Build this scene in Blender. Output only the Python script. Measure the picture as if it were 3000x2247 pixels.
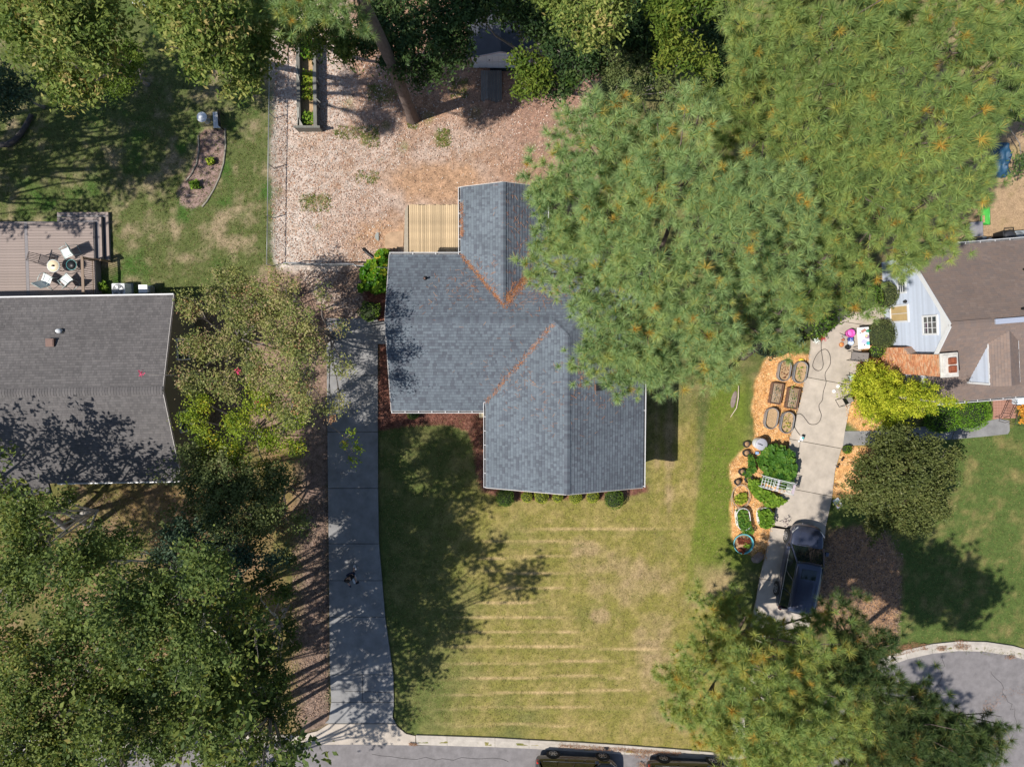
import bpy, bmesh, math, random
import numpy as np
from mathutils import Vector, Matrix, geometry
R = math.radians
random.seed(7); RNG = np.random.default_rng(11)
for o in list(bpy.data.objects): bpy.data.objects.remove(o, do_unlink=True)
SC = bpy.context.scene
COL = SC.collection

# ---------------------------------------------------------------- camera, sky, sun, exposure
CAM_H = 38.0; FPX = 2017.0; TILT = math.atan(108.5/FPX)
cam = bpy.data.objects.new('camera', bpy.data.cameras.new('camera')); COL.objects.link(cam)
cam.location = (0, 0, CAM_H); cam.rotation_euler = (-TILT, 0, 0)
cam.data.sensor_width = 36; cam.data.lens = FPX/3000*36; cam.data.clip_end = 2000
SC.camera = cam
SUN_EL = 54.0; SUN_AZ = 17.5          # light travels towards +X turned SUN_AZ towards +Y
w = bpy.data.worlds.new('World'); SC.world = w; w.use_nodes = True
nt = w.node_tree; bg = nt.nodes['Background']
sky = nt.nodes.new('ShaderNodeTexSky'); sky.sky_type = 'NISHITA'; sky.sun_disc = False
sky.sun_elevation = R(SUN_EL); sky.sun_rotation = R(270-SUN_AZ)
sky.air_density = 1.0; sky.dust_density = 0.8; sky.ozone_density = 3.0
nt.links.new(sky.outputs[0], bg.inputs[0]); bg.inputs[1].default_value = 0.085
sd = bpy.data.lights.new('sun', 'SUN'); sd.energy = 4.6; sd.angle = R(0.55); sd.color = (1.0, 0.945, 0.87)
sun = bpy.data.objects.new('sun', sd); COL.objects.link(sun)
dirv = Vector((math.cos(R(SUN_AZ))*math.cos(R(SUN_EL)), math.sin(R(SUN_AZ))*math.cos(R(SUN_EL)), -math.sin(R(SUN_EL))))
sun.rotation_euler = dirv.to_track_quat('-Z', 'Y').to_euler(); sun.location = (-30, -10, 40)
SC.view_settings.view_transform = 'Standard'; SC.view_settings.look = 'None'
SC.view_settings.gamma = 1; SC.view_settings.use_curve_mapping = False
SC.view_settings.exposure = 0.36

# ---------------------------------------------------------------- helpers
def P(px, py, z=0.0):
    """world point at height z that the drone camera sees at photo pixel px,py (3000x2247)"""
    x = (px-1500)/FPX; y = (1123.5-py)/FPX
    a = -TILT
    yy = y*math.cos(a) + math.sin(a); zz = y*math.sin(a) - math.cos(a)
    t = (z-CAM_H)/zz
    return Vector((x*t, yy*t, z))
def P2(px, py, z=0.0):
    p = P(px, py, z); return (p.x, p.y)
def PP(pts, z=0.0): return [P2(a, b, z) for a, b in pts]

def tag(o, label=None, cat=None, group=None, kind=None):
    if label: o['label'] = label
    if cat: o['category'] = cat
    if group: o['group'] = group
    if kind: o['kind'] = kind
    return o
def empty(name, loc, rz=0.0, label=None, cat=None, group=None, kind=None):
    o = bpy.data.objects.new(name, None); COL.objects.link(o)
    o.location = loc; o.rotation_euler = (0, 0, rz); o.empty_display_size = 0.2
    return tag(o, label, cat, group, kind)
def children(o): return [c for c in bpy.data.objects if c.parent == o]
def copy_tree(o, parent=None):
    c = o.copy(); COL.objects.link(c); c.parent = parent
    for ch in o.children: copy_tree(ch, c)
    return c
def relabel(o, label): o['label'] = label; return o

class MB:
    """mesh builder: collects verts and faces; world=True builds shift into the parent's frame"""
    def __init__(s): s.v = []; s.f = []; s.sm = []
    def add(s, v, f, smooth=False):
        n = len(s.v); s.v += [tuple(p) for p in v]; s.f += [tuple(i+n for i in q) for q in f]; s.sm += [smooth]*len(f); return s
    def box(s, x0, x1, y0, y1, z0, z1, M=None):
        v = [Vector(p) for p in ((x0,y0,z0),(x1,y0,z0),(x1,y1,z0),(x0,y1,z0),(x0,y0,z1),(x1,y0,z1),(x1,y1,z1),(x0,y1,z1))]
        if M: v = [M @ p for p in v]
        return s.add(v, [(0,3,2,1),(4,5,6,7),(0,1,5,4),(1,2,6,5),(2,3,7,6),(3,0,4,7)])
    def bar(s, a, b, w, h=None, up=(0,0,1)):
        a = Vector(a); b = Vector(b); d = (b-a); L = d.length
        if L < 1e-6: return s
        d.normalize(); h = h or w; u = Vector(up)
        if abs(d.dot(u)) > .98: u = Vector((1,0,0))
        sx = d.cross(u).normalized(); uz = sx.cross(d).normalized()
        v = []
        for p in (a, b):
            for i, j in ((-1,-1),(1,-1),(1,1),(-1,1)): v.append(p + sx*i*w/2 + uz*j*h/2)
        return s.add(v, [(0,3,2,1),(4,5,6,7),(0,1,5,4),(1,2,6,5),(2,3,7,6),(3,0,4,7)])
    def tube(s, pts, r, n=8, closed=False, caps=True):
        pts = [Vector(p) for p in pts]; m = len(pts)
        rr = r if hasattr(r, '__len__') else [r]*m
        rings = []
        prev = None
        for i, p in enumerate(pts):
            if closed: d = pts[(i+1) % m]-pts[i-1]
            else: d = pts[min(i+1, m-1)]-pts[max(i-1, 0)]
            if d.length < 1e-9: d = Vector((0,0,1))
            d.normalize()
            if prev is None:
                u = Vector((0,0,1)) if abs(d.z) < .9 else Vector((1,0,0))
                a = d.cross(u).normalized()
            else:
                a = (prev - d*prev.dot(d));
                a = a.normalized() if a.length > 1e-6 else d.orthogonal().normalized()
            prev = a; b = d.cross(a)
            rings.append([p + (a*math.cos(2*math.pi*k/n)+b*math.sin(2*math.pi*k/n))*rr[i] for k in range(n)])
        v = [q for rg in rings for q in rg]; f = []
        for i in range(m if closed else m-1):
            j = (i+1) % m
            for k in range(n):
                k2 = (k+1) % n; f.append((i*n+k, i*n+k2, j*n+k2, j*n+k))
        if not closed and caps: f.append(tuple(range(n-1, -1, -1))); f.append(tuple((m-1)*n+k for k in range(n)))
        return s.add(v, f, True)
    def lathe(s, prof, c=(0,0,0), n=20, cap0=True, cap1=True, sx=1.0, sy=1.0, rz=0.0):
        v = []; f = []; m = len(prof)
        ca, sa = math.cos(rz), math.sin(rz)
        for r, z in prof:
            for k in range(n):
                x = r*sx*math.cos(2*math.pi*k/n); y = r*sy*math.sin(2*math.pi*k/n)
                v.append((c[0]+x*ca-y*sa, c[1]+x*sa+y*ca, c[2]+z))
        for i in range(m-1):
            for k in range(n):
                k2 = (k+1) % n; f.append((i*n+k, i*n+k2, (i+1)*n+k2, (i+1)*n+k))
        if cap0: f.append(tuple(range(n-1, -1, -1)))
        if cap1: f.append(tuple((m-1)*n+k for k in range(n)))
        return s.add(v, f, True)
    def prism(s, poly, z0, z1):
        n = len(poly)
        ar = sum(poly[i][0]*poly[(i+1)%n][1]-poly[(i+1)%n][0]*poly[i][1] for i in range(n))
        if ar < 0: poly = poly[::-1]
        zt = z1 if hasattr(z1, '__len__') else [z1]*n
        tris = geometry.tessellate_polygon([[Vector((p[0], p[1], 0)) for p in poly]])
        v = [(p[0], p[1], z0) for p in poly]+[(p[0], p[1], zt[i]) for i, p in enumerate(poly)]
        f = []
        for t in tris:
            a, b, c = t
            A, B, Cc = poly[a], poly[b], poly[c]
            if (B[0]-A[0])*(Cc[1]-A[1])-(B[1]-A[1])*(Cc[0]-A[0]) < 0: a, b, c = a, c, b
            f.append((a+n, b+n, c+n)); f.append((a, c, b))
        for i in range(n):
            j = (i+1) % n; f.append((i, j, j+n, i+n))
        return s.add(v, f)
    def build(s, name, mat, parent=None, world=False, smooth=None, bevel=0, mats=None):
        me = bpy.data.meshes.new(name)
        off = parent.location if (world and parent) else Vector((0,0,0))
        if world and parent and parent.parent: off = parent.parent.location
        me.from_pydata([(x-off[0], y-off[1], z-off[2]) for x, y, z in s.v], [], s.f)
        if any(s.sm) if smooth is None else smooth:
            me.polygons.foreach_set('use_smooth', s.sm if smooth is None else [True]*len(s.f))
        me.materials.append(mat)
        o = bpy.data.objects.new(name, me); COL.objects.link(o)
        if parent: o.parent = parent
        if bevel:
            b = o.modifiers.new('b', 'BEVEL'); b.width = bevel; b.segments = 2; b.limit_method = 'ANGLE'
        return o

def fastmesh(name, polys, mat, parent=None, world=False, attr=None, col=None, smooth=False):
    """polys (N,k,3) array of separate k-gons -> one mesh object; attr = per-face float, col = per-face rgb"""
    polys = np.asarray(polys, dtype=np.float32); N, k, _ = polys.shape
    if world and parent is not None:
        off = parent.parent.location if parent.parent else parent.location
        polys = polys - np.array([off[0], off[1], off[2]], dtype=np.float32)
    me = bpy.data.meshes.new(name)
    me.vertices.add(N*k); me.vertices.foreach_set('co', polys.reshape(-1))
    me.loops.add(N*k); me.loops.foreach_set('vertex_index', np.arange(N*k, dtype=np.int32))
    me.polygons.add(N); me.polygons.foreach_set('loop_start', np.arange(0, N*k, k, dtype=np.int32))
    me.update(calc_edges=True)
    if smooth: me.polygons.foreach_set('use_smooth', np.ones(N, dtype=bool))
    if attr is not None:
        a = me.attributes.new('tone', 'FLOAT', 'FACE'); a.data.foreach_set('value', np.asarray(attr, dtype=np.float32))
    if col is not None:
        a = me.attributes.new('pcol', 'FLOAT_COLOR', 'FACE')
        c4 = np.ones((N, 4), dtype=np.float32); c4[:, :3] = col; a.data.foreach_set('color', c4.reshape(-1))
    me.materials.append(mat)
    o = bpy.data.objects.new(name, me); COL.objects.link(o)
    if parent is not None: o.parent = parent
    return o

# ---------------------------------------------------------------- materials
def srgb(r, g, b):
    f = lambda c: (c/12.92 if c <= .04045 else ((c+.055)/1.055)**2.4)
    return (f(r/255), f(g/255), f(b/255))
MATS = {}
def mat(name, color, rough=.7, metal=0, var=.12, scale=6, bump=0.0, bscale=None, objvar=0.0, spec=.5, stretch=None, coat=0):
    if name in MATS: return MATS[name]
    m = bpy.data.materials.new(name); m.use_nodes = True; t = m.node_tree; b = t.nodes['Principled BSDF']
    b.inputs['Roughness'].default_value = rough; b.inputs['Metallic'].default_value = metal
    b.inputs['Specular IOR Level'].default_value = spec; b.inputs['Coat Weight'].default_value = coat
    tc = t.nodes.new('ShaderNodeTexCoord'); mp = t.nodes.new('ShaderNodeMapping')
    t.links.new(tc.outputs['Object'], mp.inputs[0])
    if stretch: mp.inputs['Scale'].default_value = stretch
    nz = t.nodes.new('ShaderNodeTexNoise'); nz.inputs['Scale'].default_value = scale; nz.inputs['Detail'].default_value = 6
    nz.inputs['Roughness'].default_value = .65
    t.links.new(mp.outputs[0], nz.inputs['Vector'])
    mr = t.nodes.new('ShaderNodeMapRange'); mr.inputs[1].default_value = .3; mr.inputs[2].default_value = .7
    mr.inputs[3].default_value = 1-var; mr.inputs[4].default_value = 1+var
    t.links.new(nz.outputs['Fac'], mr.inputs[0])
    last = mr.outputs[0]
    if objvar:
        oi = t.nodes.new('ShaderNodeObjectInfo'); m2 = t.nodes.new('ShaderNodeMapRange')
        m2.inputs[3].default_value = 1-objvar; m2.inputs[4].default_value = 1+objvar
        t.links.new(oi.outputs['Random'], m2.inputs[0])
        mm = t.nodes.new('ShaderNodeMath'); mm.operation = 'MULTIPLY'
        t.links.new(last, mm.inputs[0]); t.links.new(m2.outputs[0], mm.inputs[1]); last = mm.outputs[0]
    vm = t.nodes.new('ShaderNodeVectorMath'); vm.operation = 'SCALE'; vm.inputs[0].default_value = color
    t.links.new(last, vm.inputs['Scale']); t.links.new(vm.outputs[0], b.inputs['Base Color'])
    if bump:
        n2 = t.nodes.new('ShaderNodeTexNoise'); n2.inputs['Scale'].default_value = bscale or scale*4; n2.inputs['Detail'].default_value = 4
        t.links.new(mp.outputs[0], n2.inputs['Vector'])
        bp = t.nodes.new('ShaderNodeBump'); bp.inputs['Strength'].default_value = bump; bp.inputs['Distance'].default_value = .02
        t.links.new(n2.outputs['Fac'], bp.inputs['Height']); t.links.new(bp.outputs[0], b.inputs['Normal'])
    MATS[name] = m; return m
def ramp_mat(name, stops, rough=.65, trans=0.0, attrname='tone', fine=.0, spec=.18):
    """colour from the per-face 'tone' value through a ramp (leaf to leaf, shingle to shingle differences)"""
    m = bpy.data.materials.new(name); m.use_nodes = True; t = m.node_tree; b = t.nodes['Principled BSDF']
    b.inputs['Roughness'].default_value = rough; b.inputs['Specular IOR Level'].default_value = spec
    at = t.nodes.new('ShaderNodeAttribute'); at.attribute_name = attrname
    cr = t.nodes.new('ShaderNodeValToRGB')
    while len(cr.color_ramp.elements) < len(stops): cr.color_ramp.elements.new(.5)
    for e, (p, c) in zip(cr.color_ramp.elements, stops): e.position = p; e.color = (*c, 1)
    t.links.new(at.outputs['Fac'], cr.inputs[0]); out = cr.outputs[0]
    if fine:
        tc = t.nodes.new('ShaderNodeTexCoord'); nz = t.nodes.new('ShaderNodeTexNoise'); nz.inputs['Scale'].default_value = 45
        nz.inputs['Detail'].default_value = 5; t.links.new(tc.outputs['Object'], nz.inputs['Vector'])
        n3 = t.nodes.new('ShaderNodeTexNoise'); n3.inputs['Scale'].default_value = .55; n3.inputs['Detail'].default_value = 5
        t.links.new(tc.outputs['Object'], n3.inputs['Vector'])
        ad = t.nodes.new('ShaderNodeMath'); ad.operation = 'ADD'; t.links.new(nz.outputs['Fac'], ad.inputs[0]); t.links.new(n3.outputs['Fac'], ad.inputs[1])
        mr = t.nodes.new('ShaderNodeMapRange'); mr.inputs[1].default_value = .6; mr.inputs[2].default_value = 1.4
        mr.inputs[3].default_value = 1-fine; mr.inputs[4].default_value = 1+fine; t.links.new(ad.outputs[0], mr.inputs[0])
        vm = t.nodes.new('ShaderNodeVectorMath'); vm.operation = 'SCALE'; t.links.new(out, vm.inputs[0]); t.links.new(mr.outputs[0], vm.inputs['Scale'])
        out = vm.outputs[0]
    t.links.new(out, b.inputs['Base Color'])
    if trans:
        tr = t.nodes.new('ShaderNodeBsdfTranslucent'); mx = t.nodes.new('ShaderNodeMixShader'); mx.inputs[0].default_value = trans
        vs = t.nodes.new('ShaderNodeVectorMath'); vs.operation = 'MULTIPLY'; vs.inputs[1].default_value = (1.25, 1.25, .7)
        t.links.new(out, vs.inputs[0]); t.links.new(vs.outputs[0], tr.inputs[0])
        t.links.new(b.outputs[0], mx.inputs[1]); t.links.new(tr.outputs[0], mx.inputs[2])
        t.links.new(mx.outputs[0], t.nodes['Material Output'].inputs[0])
    return m
def pcol_mat(name, rough=.85, fine=.0, scale=40, bump=0.0, attr='pcol', con='', trans=0):
    m = bpy.data.materials.new(name); m.use_nodes = True; t = m.node_tree; b = t.nodes['Principled BSDF']
    b.inputs['Roughness'].default_value = rough; b.inputs['Specular IOR Level'].default_value = .2
    at = t.nodes.new('ShaderNodeAttribute'); at.attribute_name = attr; out = at.outputs['Color']
    tc = t.nodes.new('ShaderNodeTexCoord')
    if fine:
        acc = None
        for sc, wgt in ((scale, .55), (scale*.42, .55), (scale*.12, .5)):
            nz = t.nodes.new('ShaderNodeTexNoise'); nz.inputs['Scale'].default_value = sc; nz.inputs['Detail'].default_value = 5
            nz.inputs['Roughness'].default_value = .7
            t.links.new(tc.outputs['Object'], nz.inputs['Vector'])
            mr = t.nodes.new('ShaderNodeMapRange'); mr.inputs[1].default_value = .3; mr.inputs[2].default_value = .7
            mr.inputs[3].default_value = -wgt; mr.inputs[4].default_value = wgt; mr.clamp = False; t.links.new(nz.outputs['Fac'], mr.inputs[0])
            if acc is None: acc = mr.outputs[0]
            else:
                ad = t.nodes.new('ShaderNodeMath'); ad.operation = 'ADD'; t.links.new(acc, ad.inputs[0]); t.links.new(mr.outputs[0], ad.inputs[1]); acc = ad.outputs[0]
        ml = t.nodes.new('ShaderNodeMath'); ml.operation = 'MULTIPLY_ADD'; t.links.new(acc, ml.inputs[0]); ml.inputs[2].default_value = 1
        if con:
            ca = t.nodes.new('ShaderNodeAttribute'); ca.attribute_name = con; t.links.new(ca.outputs['Fac'], ml.inputs[1])
        else: ml.inputs[1].default_value = fine
        mxx = t.nodes.new('ShaderNodeMath'); mxx.operation = 'MAXIMUM'; t.links.new(ml.outputs[0], mxx.inputs[0]); mxx.inputs[1].default_value = .15
        vm = t.nodes.new('ShaderNodeVectorMath'); vm.operation = 'SCALE'; t.links.new(out, vm.inputs[0]); t.links.new(mxx.outputs[0], vm.inputs['Scale']); out = vm.outputs[0]
    t.links.new(out, b.inputs['Base Color'])
    if bump:
        n2 = t.nodes.new('ShaderNodeTexNoise'); n2.inputs['Scale'].default_value = scale*.8; n2.inputs['Detail'].default_value = 4
        t.links.new(tc.outputs['Object'], n2.inputs['Vector'])
        bp = t.nodes.new('ShaderNodeBump'); bp.inputs['Strength'].default_value = bump; bp.inputs['Distance'].default_value = .03
        t.links.new(n2.outputs['Fac'], bp.inputs['Height']); t.links.new(bp.outputs[0], b.inputs['Normal'])
    return m
def glass(name, color, rough=.05):
    m = mat(name, color, rough, 0, .05, 3, spec=.8, coat=.6); return m

M = dict(
 white=mat('white_paint', (.62,.64,.66), .5, var=.05), gutter=mat('gutter_white', (.62,.62,.62), .4, var=.04),
 fascia=mat('fascia', (.45,.42,.4), .6), dark=mat('dark_void', (.015,.016,.018), .9, var=.1),
 wallc=mat('house_siding', (.36,.38,.4), .7, var=.06), wallolive=mat('olive_siding', (.16,.15,.10), .7, var=.08),
 wallblue=mat('pale_blue_siding', (.43,.48,.57), .55, var=.03), siding=mat('siding_board_paint', (.43,.48,.57), .55, var=.03, objvar=.09), trim=mat('trim_white', (.68,.69,.70), .45, var=.03),  # siding boards vary in tone to stand in for the lap shadow lines
 conc=mat('concrete', (.43,.375,.315), .85, var=.2, scale=1.3, bump=.15, bscale=40, objvar=.05),
 concold=mat('old_concrete', (.225,.222,.22), .88, var=.28, scale=1.1, bump=.2, bscale=35, objvar=.06),
 curb=mat('kerb_concrete', (.42,.38,.33), .85, var=.18, scale=2.5, bump=.15, objvar=.06),
 asphalt=mat('asphalt', (.185,.172,.172), .9, var=.2, scale=2.2, bump=.25, bscale=120),
 newwood=mat('new_deck_wood', (.45,.335,.20), .75, var=.3, scale=3, stretch=(4,.5,4), objvar=.22),
 oldwood=mat('weathered_wood', (.15,.145,.125), .85, var=.3, scale=4, stretch=(3,.6,3), objvar=.2),
 ramp=mat('ramp_wood', (.19,.18,.17), .85, var=.3, scale=4, stretch=(4,.6,4), objvar=.3),
 compo=mat('composite_board', (.27,.215,.19), .75, var=.12, scale=4, stretch=(.6,4,4), objvar=.07),
 compotrim=mat('composite_trim', (.19,.175,.18), .7, var=.1), rail=mat('rail_brown', (.19,.125,.08), .6, var=.1),
 blackmetal=mat('black_metal', (.02,.02,.022), .45, .3, var=.1), galv=mat('galvanised_steel', (.42,.43,.44), .4, .6, var=.12),
 mesh=mat('fence_wire', (.30,.31,.31), .5, .5, var=.1), corten=mat('brown_bed_board', (.16,.09,.06), .8, var=.2),
 soil=mat('bed_soil', (.40,.27,.15), .95, var=.4, scale=18, bump=.6), whiteplastic=mat('white_plastic', (.78,.79,.8), .4, var=.04),
 greylid=mat('grey_lid', (.36,.36,.4), .5, var=.06), blackfabric=mat('black_fabric_pot', (.03,.03,.034), .9, var=.2),
 teal=mat('teal_plastic', (.07,.42,.42), .35, var=.05), tealring=mat('turquoise_pool_plastic', (.08,.36,.42), .35, var=.1),
 whitewire=mat('white_wire', (.78,.8,.8), .4, .1, var=.03), gutin=mat('gutter_inside', (.12,.12,.125), .7, var=.2), hose=mat('black_hose', (.05,.045,.04), .6, var=.1),
 rock=mat('boulder', (.22,.17,.15), .85, var=.3, scale=5, bump=.6, bscale=14), bark=mat('pine_bark', (.135,.10,.085), .9, var=.4, scale=7, bump=1, bscale=16, stretch=(1.4,1.4,.5)),
 palebark=mat('pale_bark', (.40,.37,.33), .9, var=.3, scale=8), greybark=mat('grey_bark', (.25,.22,.20), .9, var=.3, scale=8, bump=.6), brick=mat('chimney_mortar', (.40,.28,.22), .9, var=.1),
 cement=mat('chimney_cap_cement', (.52,.5,.46), .9, var=.2, scale=5), rust=mat('flue_clay', (.25,.075,.035), .8, var=.15),
 sling=mat('pale_sling_fabric', (.62,.66,.64), .6, var=.05), slinggrey=mat('grey_sling_fabric', (.21,.19,.18), .7, var=.05),
 cream=mat('cream_table_top', (.72,.60,.40), .35, var=.08, scale=9), darkbrown=mat('dark_brown_metal', (.05,.035,.035), .5, .2),
 skin=mat('skin', (.45,.27,.20), .55, var=.05), navy=mat('navy_cloth', (.02,.03,.07), .9), blackcloth=mat('black_cloth', (.009,.009,.011), .9),
 whitecloth=mat('white_cloth', (.6,.62,.64), .8), hair=mat('dark_hair', (.03,.02,.015), .6),
 tyre=mat('tyre_rubber', (.015,.015,.016), .8), rim=mat('alloy_rim', (.45,.45,.46), .3, .8, var=.05),
 glassd=glass('car_glass', (.012,.02,.02), .04), windowglass=glass('window_glass', (.03,.045,.05), .06),
 carblack=mat('black_car_paint', (.012,.013,.014), .22, .1, var=.04, coat=1), cargrey=mat('dark_bluegrey_car_paint', (.055,.062,.095), .22, .35, var=.04, coat=1),
 redlight=mat('tail_light', (.5,.015,.01), .2, var=.05), lamp=mat('head_light', (.55,.56,.58), .15, .2, var=.05),
 shedwall=mat('shed_wall', (.78,.82,.86), .6, var=.07), shedroof=mat('shed_roof_metal', (.03,.035,.05), .6, var=.2, scale=3),
 terracotta=mat('terracotta', (.46,.16,.07), .8, var=.1), pink=mat('magenta_plastic', (.58,.08,.38), .4, var=.05),
 bluebowl=mat('blue_plastic', (.04,.07,.30), .3, var=.06), palebowl=mat('pale_blue_plastic', (.5,.6,.75), .4),
 greenplastic=mat('green_plastic', (.08,.42,.08), .4, var=.08), tarp=mat('blue_tarp', (.02,.07,.13), .5, var=.2, scale=2, bump=.5, bscale=5),
 yellow=mat('yellow_plastic', (.7,.55,.05), .5), vent=mat('ridge_vent_metal', (.52,.56,.66), .4, .4, var=.05),
 brownvent=mat('brown_vent', (.16,.09,.07), .7), stone=mat('grey_stone', (.27,.28,.26), .9, var=.12, scale=8),
 edging=mat('bed_edging', (.24,.22,.18), .9, var=.3, scale=8), stick=mat('bleached_stick', (.55,.45,.36), .8),
 interior=mat('window_blind', (.50,.36,.17), .7, var=.15, scale=2), brickpaving=mat('patio_paving', (.36,.19,.14), .85, var=.25, scale=6),
)

# ---------------------------------------------------------------- ground sheets with their own real colours
def vnoise(x, y, cell, seed):
    g = np.random.default_rng(seed).random((256, 256)).astype(np.float32)
    fx = x/cell; fy = y/cell
    ix = np.floor(fx).astype(int); iy = np.floor(fy).astype(int); tx = fx-ix; ty = fy-iy
    tx = tx*tx*(3-2*tx); ty = ty*ty*(3-2*ty)
    a = g[ix & 255, iy & 255]; b = g[(ix+1) & 255, iy & 255]; c = g[ix & 255, (iy+1) & 255]; d = g[(ix+1) & 255, (iy+1) & 255]
    return (a*(1-tx)+b*tx)*(1-ty)+(c*(1-tx)+d*tx)*ty
def fbm(x, y, cell, seed, octv=4):
    s = 0; a = 1; t = 0
    for i in range(octv):
        s = s+a*vnoise(x, y, cell/2**i, seed+i*17); t += a; a *= .55
    return s/t
def sdpoly(x, y, poly):
    """signed distance (negative inside) to a polygon, vectorised"""
    d = np.full(x.shape, 1e9, dtype=np.float32); ins = np.zeros(x.shape, dtype=bool)
    n = len(poly)
    for i in range(n):
        x0, y0 = poly[i]; x1, y1 = poly[(i+1) % n]
        ex, ey = x1-x0, y1-y0; L = ex*ex+ey*ey+1e-12
        t = np.clip(((x-x0)*ex+(y-y0)*ey)/L, 0, 1)
        d = np.minimum(d, np.hypot(x-x0-t*ex, y-y0-t*ey))
        c = ((y0 > y) != (y1 > y)) & (x < (x1-x0)*(y-y0)/(y1-y0+1e-12)+x0)
        ins ^= c
    return np.where(ins, -d, d)

# ground regions, traced in photo pixels and dropped onto z=0
REG = {
 'back_yard_litter': [(795,-400),(1760,-400),(1760,560),(1700,640),(1640,800),(1350,800),(1150,800),(1143,752),(1143,850),(1100,940),(980,940),(900,905),(830,800),(797,770)],
 'right_back_yard': [(2640,-400),(3600,-400),(3600,760),(2620,760),(2560,900),(2600,560)],
 'mulch_bed': [(1107,1010),(1085,930),(1060,860),(1090,800),(1143,780),(1160,780),(1160,1190),(1440,1190),(1440,1420),(1900,1420),(1900,1440),(1780,1463),(1520,1466),(1450,1453),(1412,1443),(1398,1380),(1388,1320),(1372,1266),(1320,1245),(1240,1243),(1150,1256),(1107,1262)],
 'garden_bed': [(2238,1062),(2262,1030),(2330,1035),(2376,1040),(2352,1145),(2330,1230),(2312,1310),(2300,1440),(2240,1470),(2215,1480),(2262,1482),(2262,1545),(2246,1640),(2188,1625),(2146,1580),(2140,1490),(2150,1430),(2138,1400),(2136,1362),(2168,1330),(2205,1300),(2212,1290),(2204,1190),(2214,1120)],
 'chip_strip': [(2520,960),(2570,950),(2640,1000),(2620,1200),(2560,1262),(2520,1262),(2478,1235),(2476,1190),(2500,1100),(2512,1040)],
 'maple_bed': [(2466,1310),(2540,1305),(2620,1340),(2700,1420),(2660,1480),(2560,1470),(2470,1460),(2436,1455),(2445,1380)],
 'leaf_bed_right': [(2420,1560),(2500,1540),(2600,1560),(2640,1640),(2640,1780),(2628,1880),(2580,1900),(2440,1840),(2380,1860),(2400,1700)],
 'left_wood_floor': [(-1500,1412),(520,1412),(560,1340),(540,1100),(560,880),(620,850),(700,830),(800,790),(880,800),(975,930),(965,1260),(962,1600),(966,1980),(965,2120),(900,2155),(-1500,2168)],
 'left_bed': [(581,395),(600,380),(660,378),(660,430),(654,480),(640,530),(612,572),(592,600),(560,612),(530,600),(520,560),(545,520),(572,460)],
}
ORDER = list(REG)
def UV(X, Y):
    """photo pixel of ground points, used only to lay out lawn patches where they lie"""
    a = TILT
    zz = Y*math.sin(a)-CAM_H*math.cos(a)
    return 1500+FPX*X/(-zz), 1123.5-FPX*(Y*math.cos(a)+CAM_H*math.sin(a))/(-zz)
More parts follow.
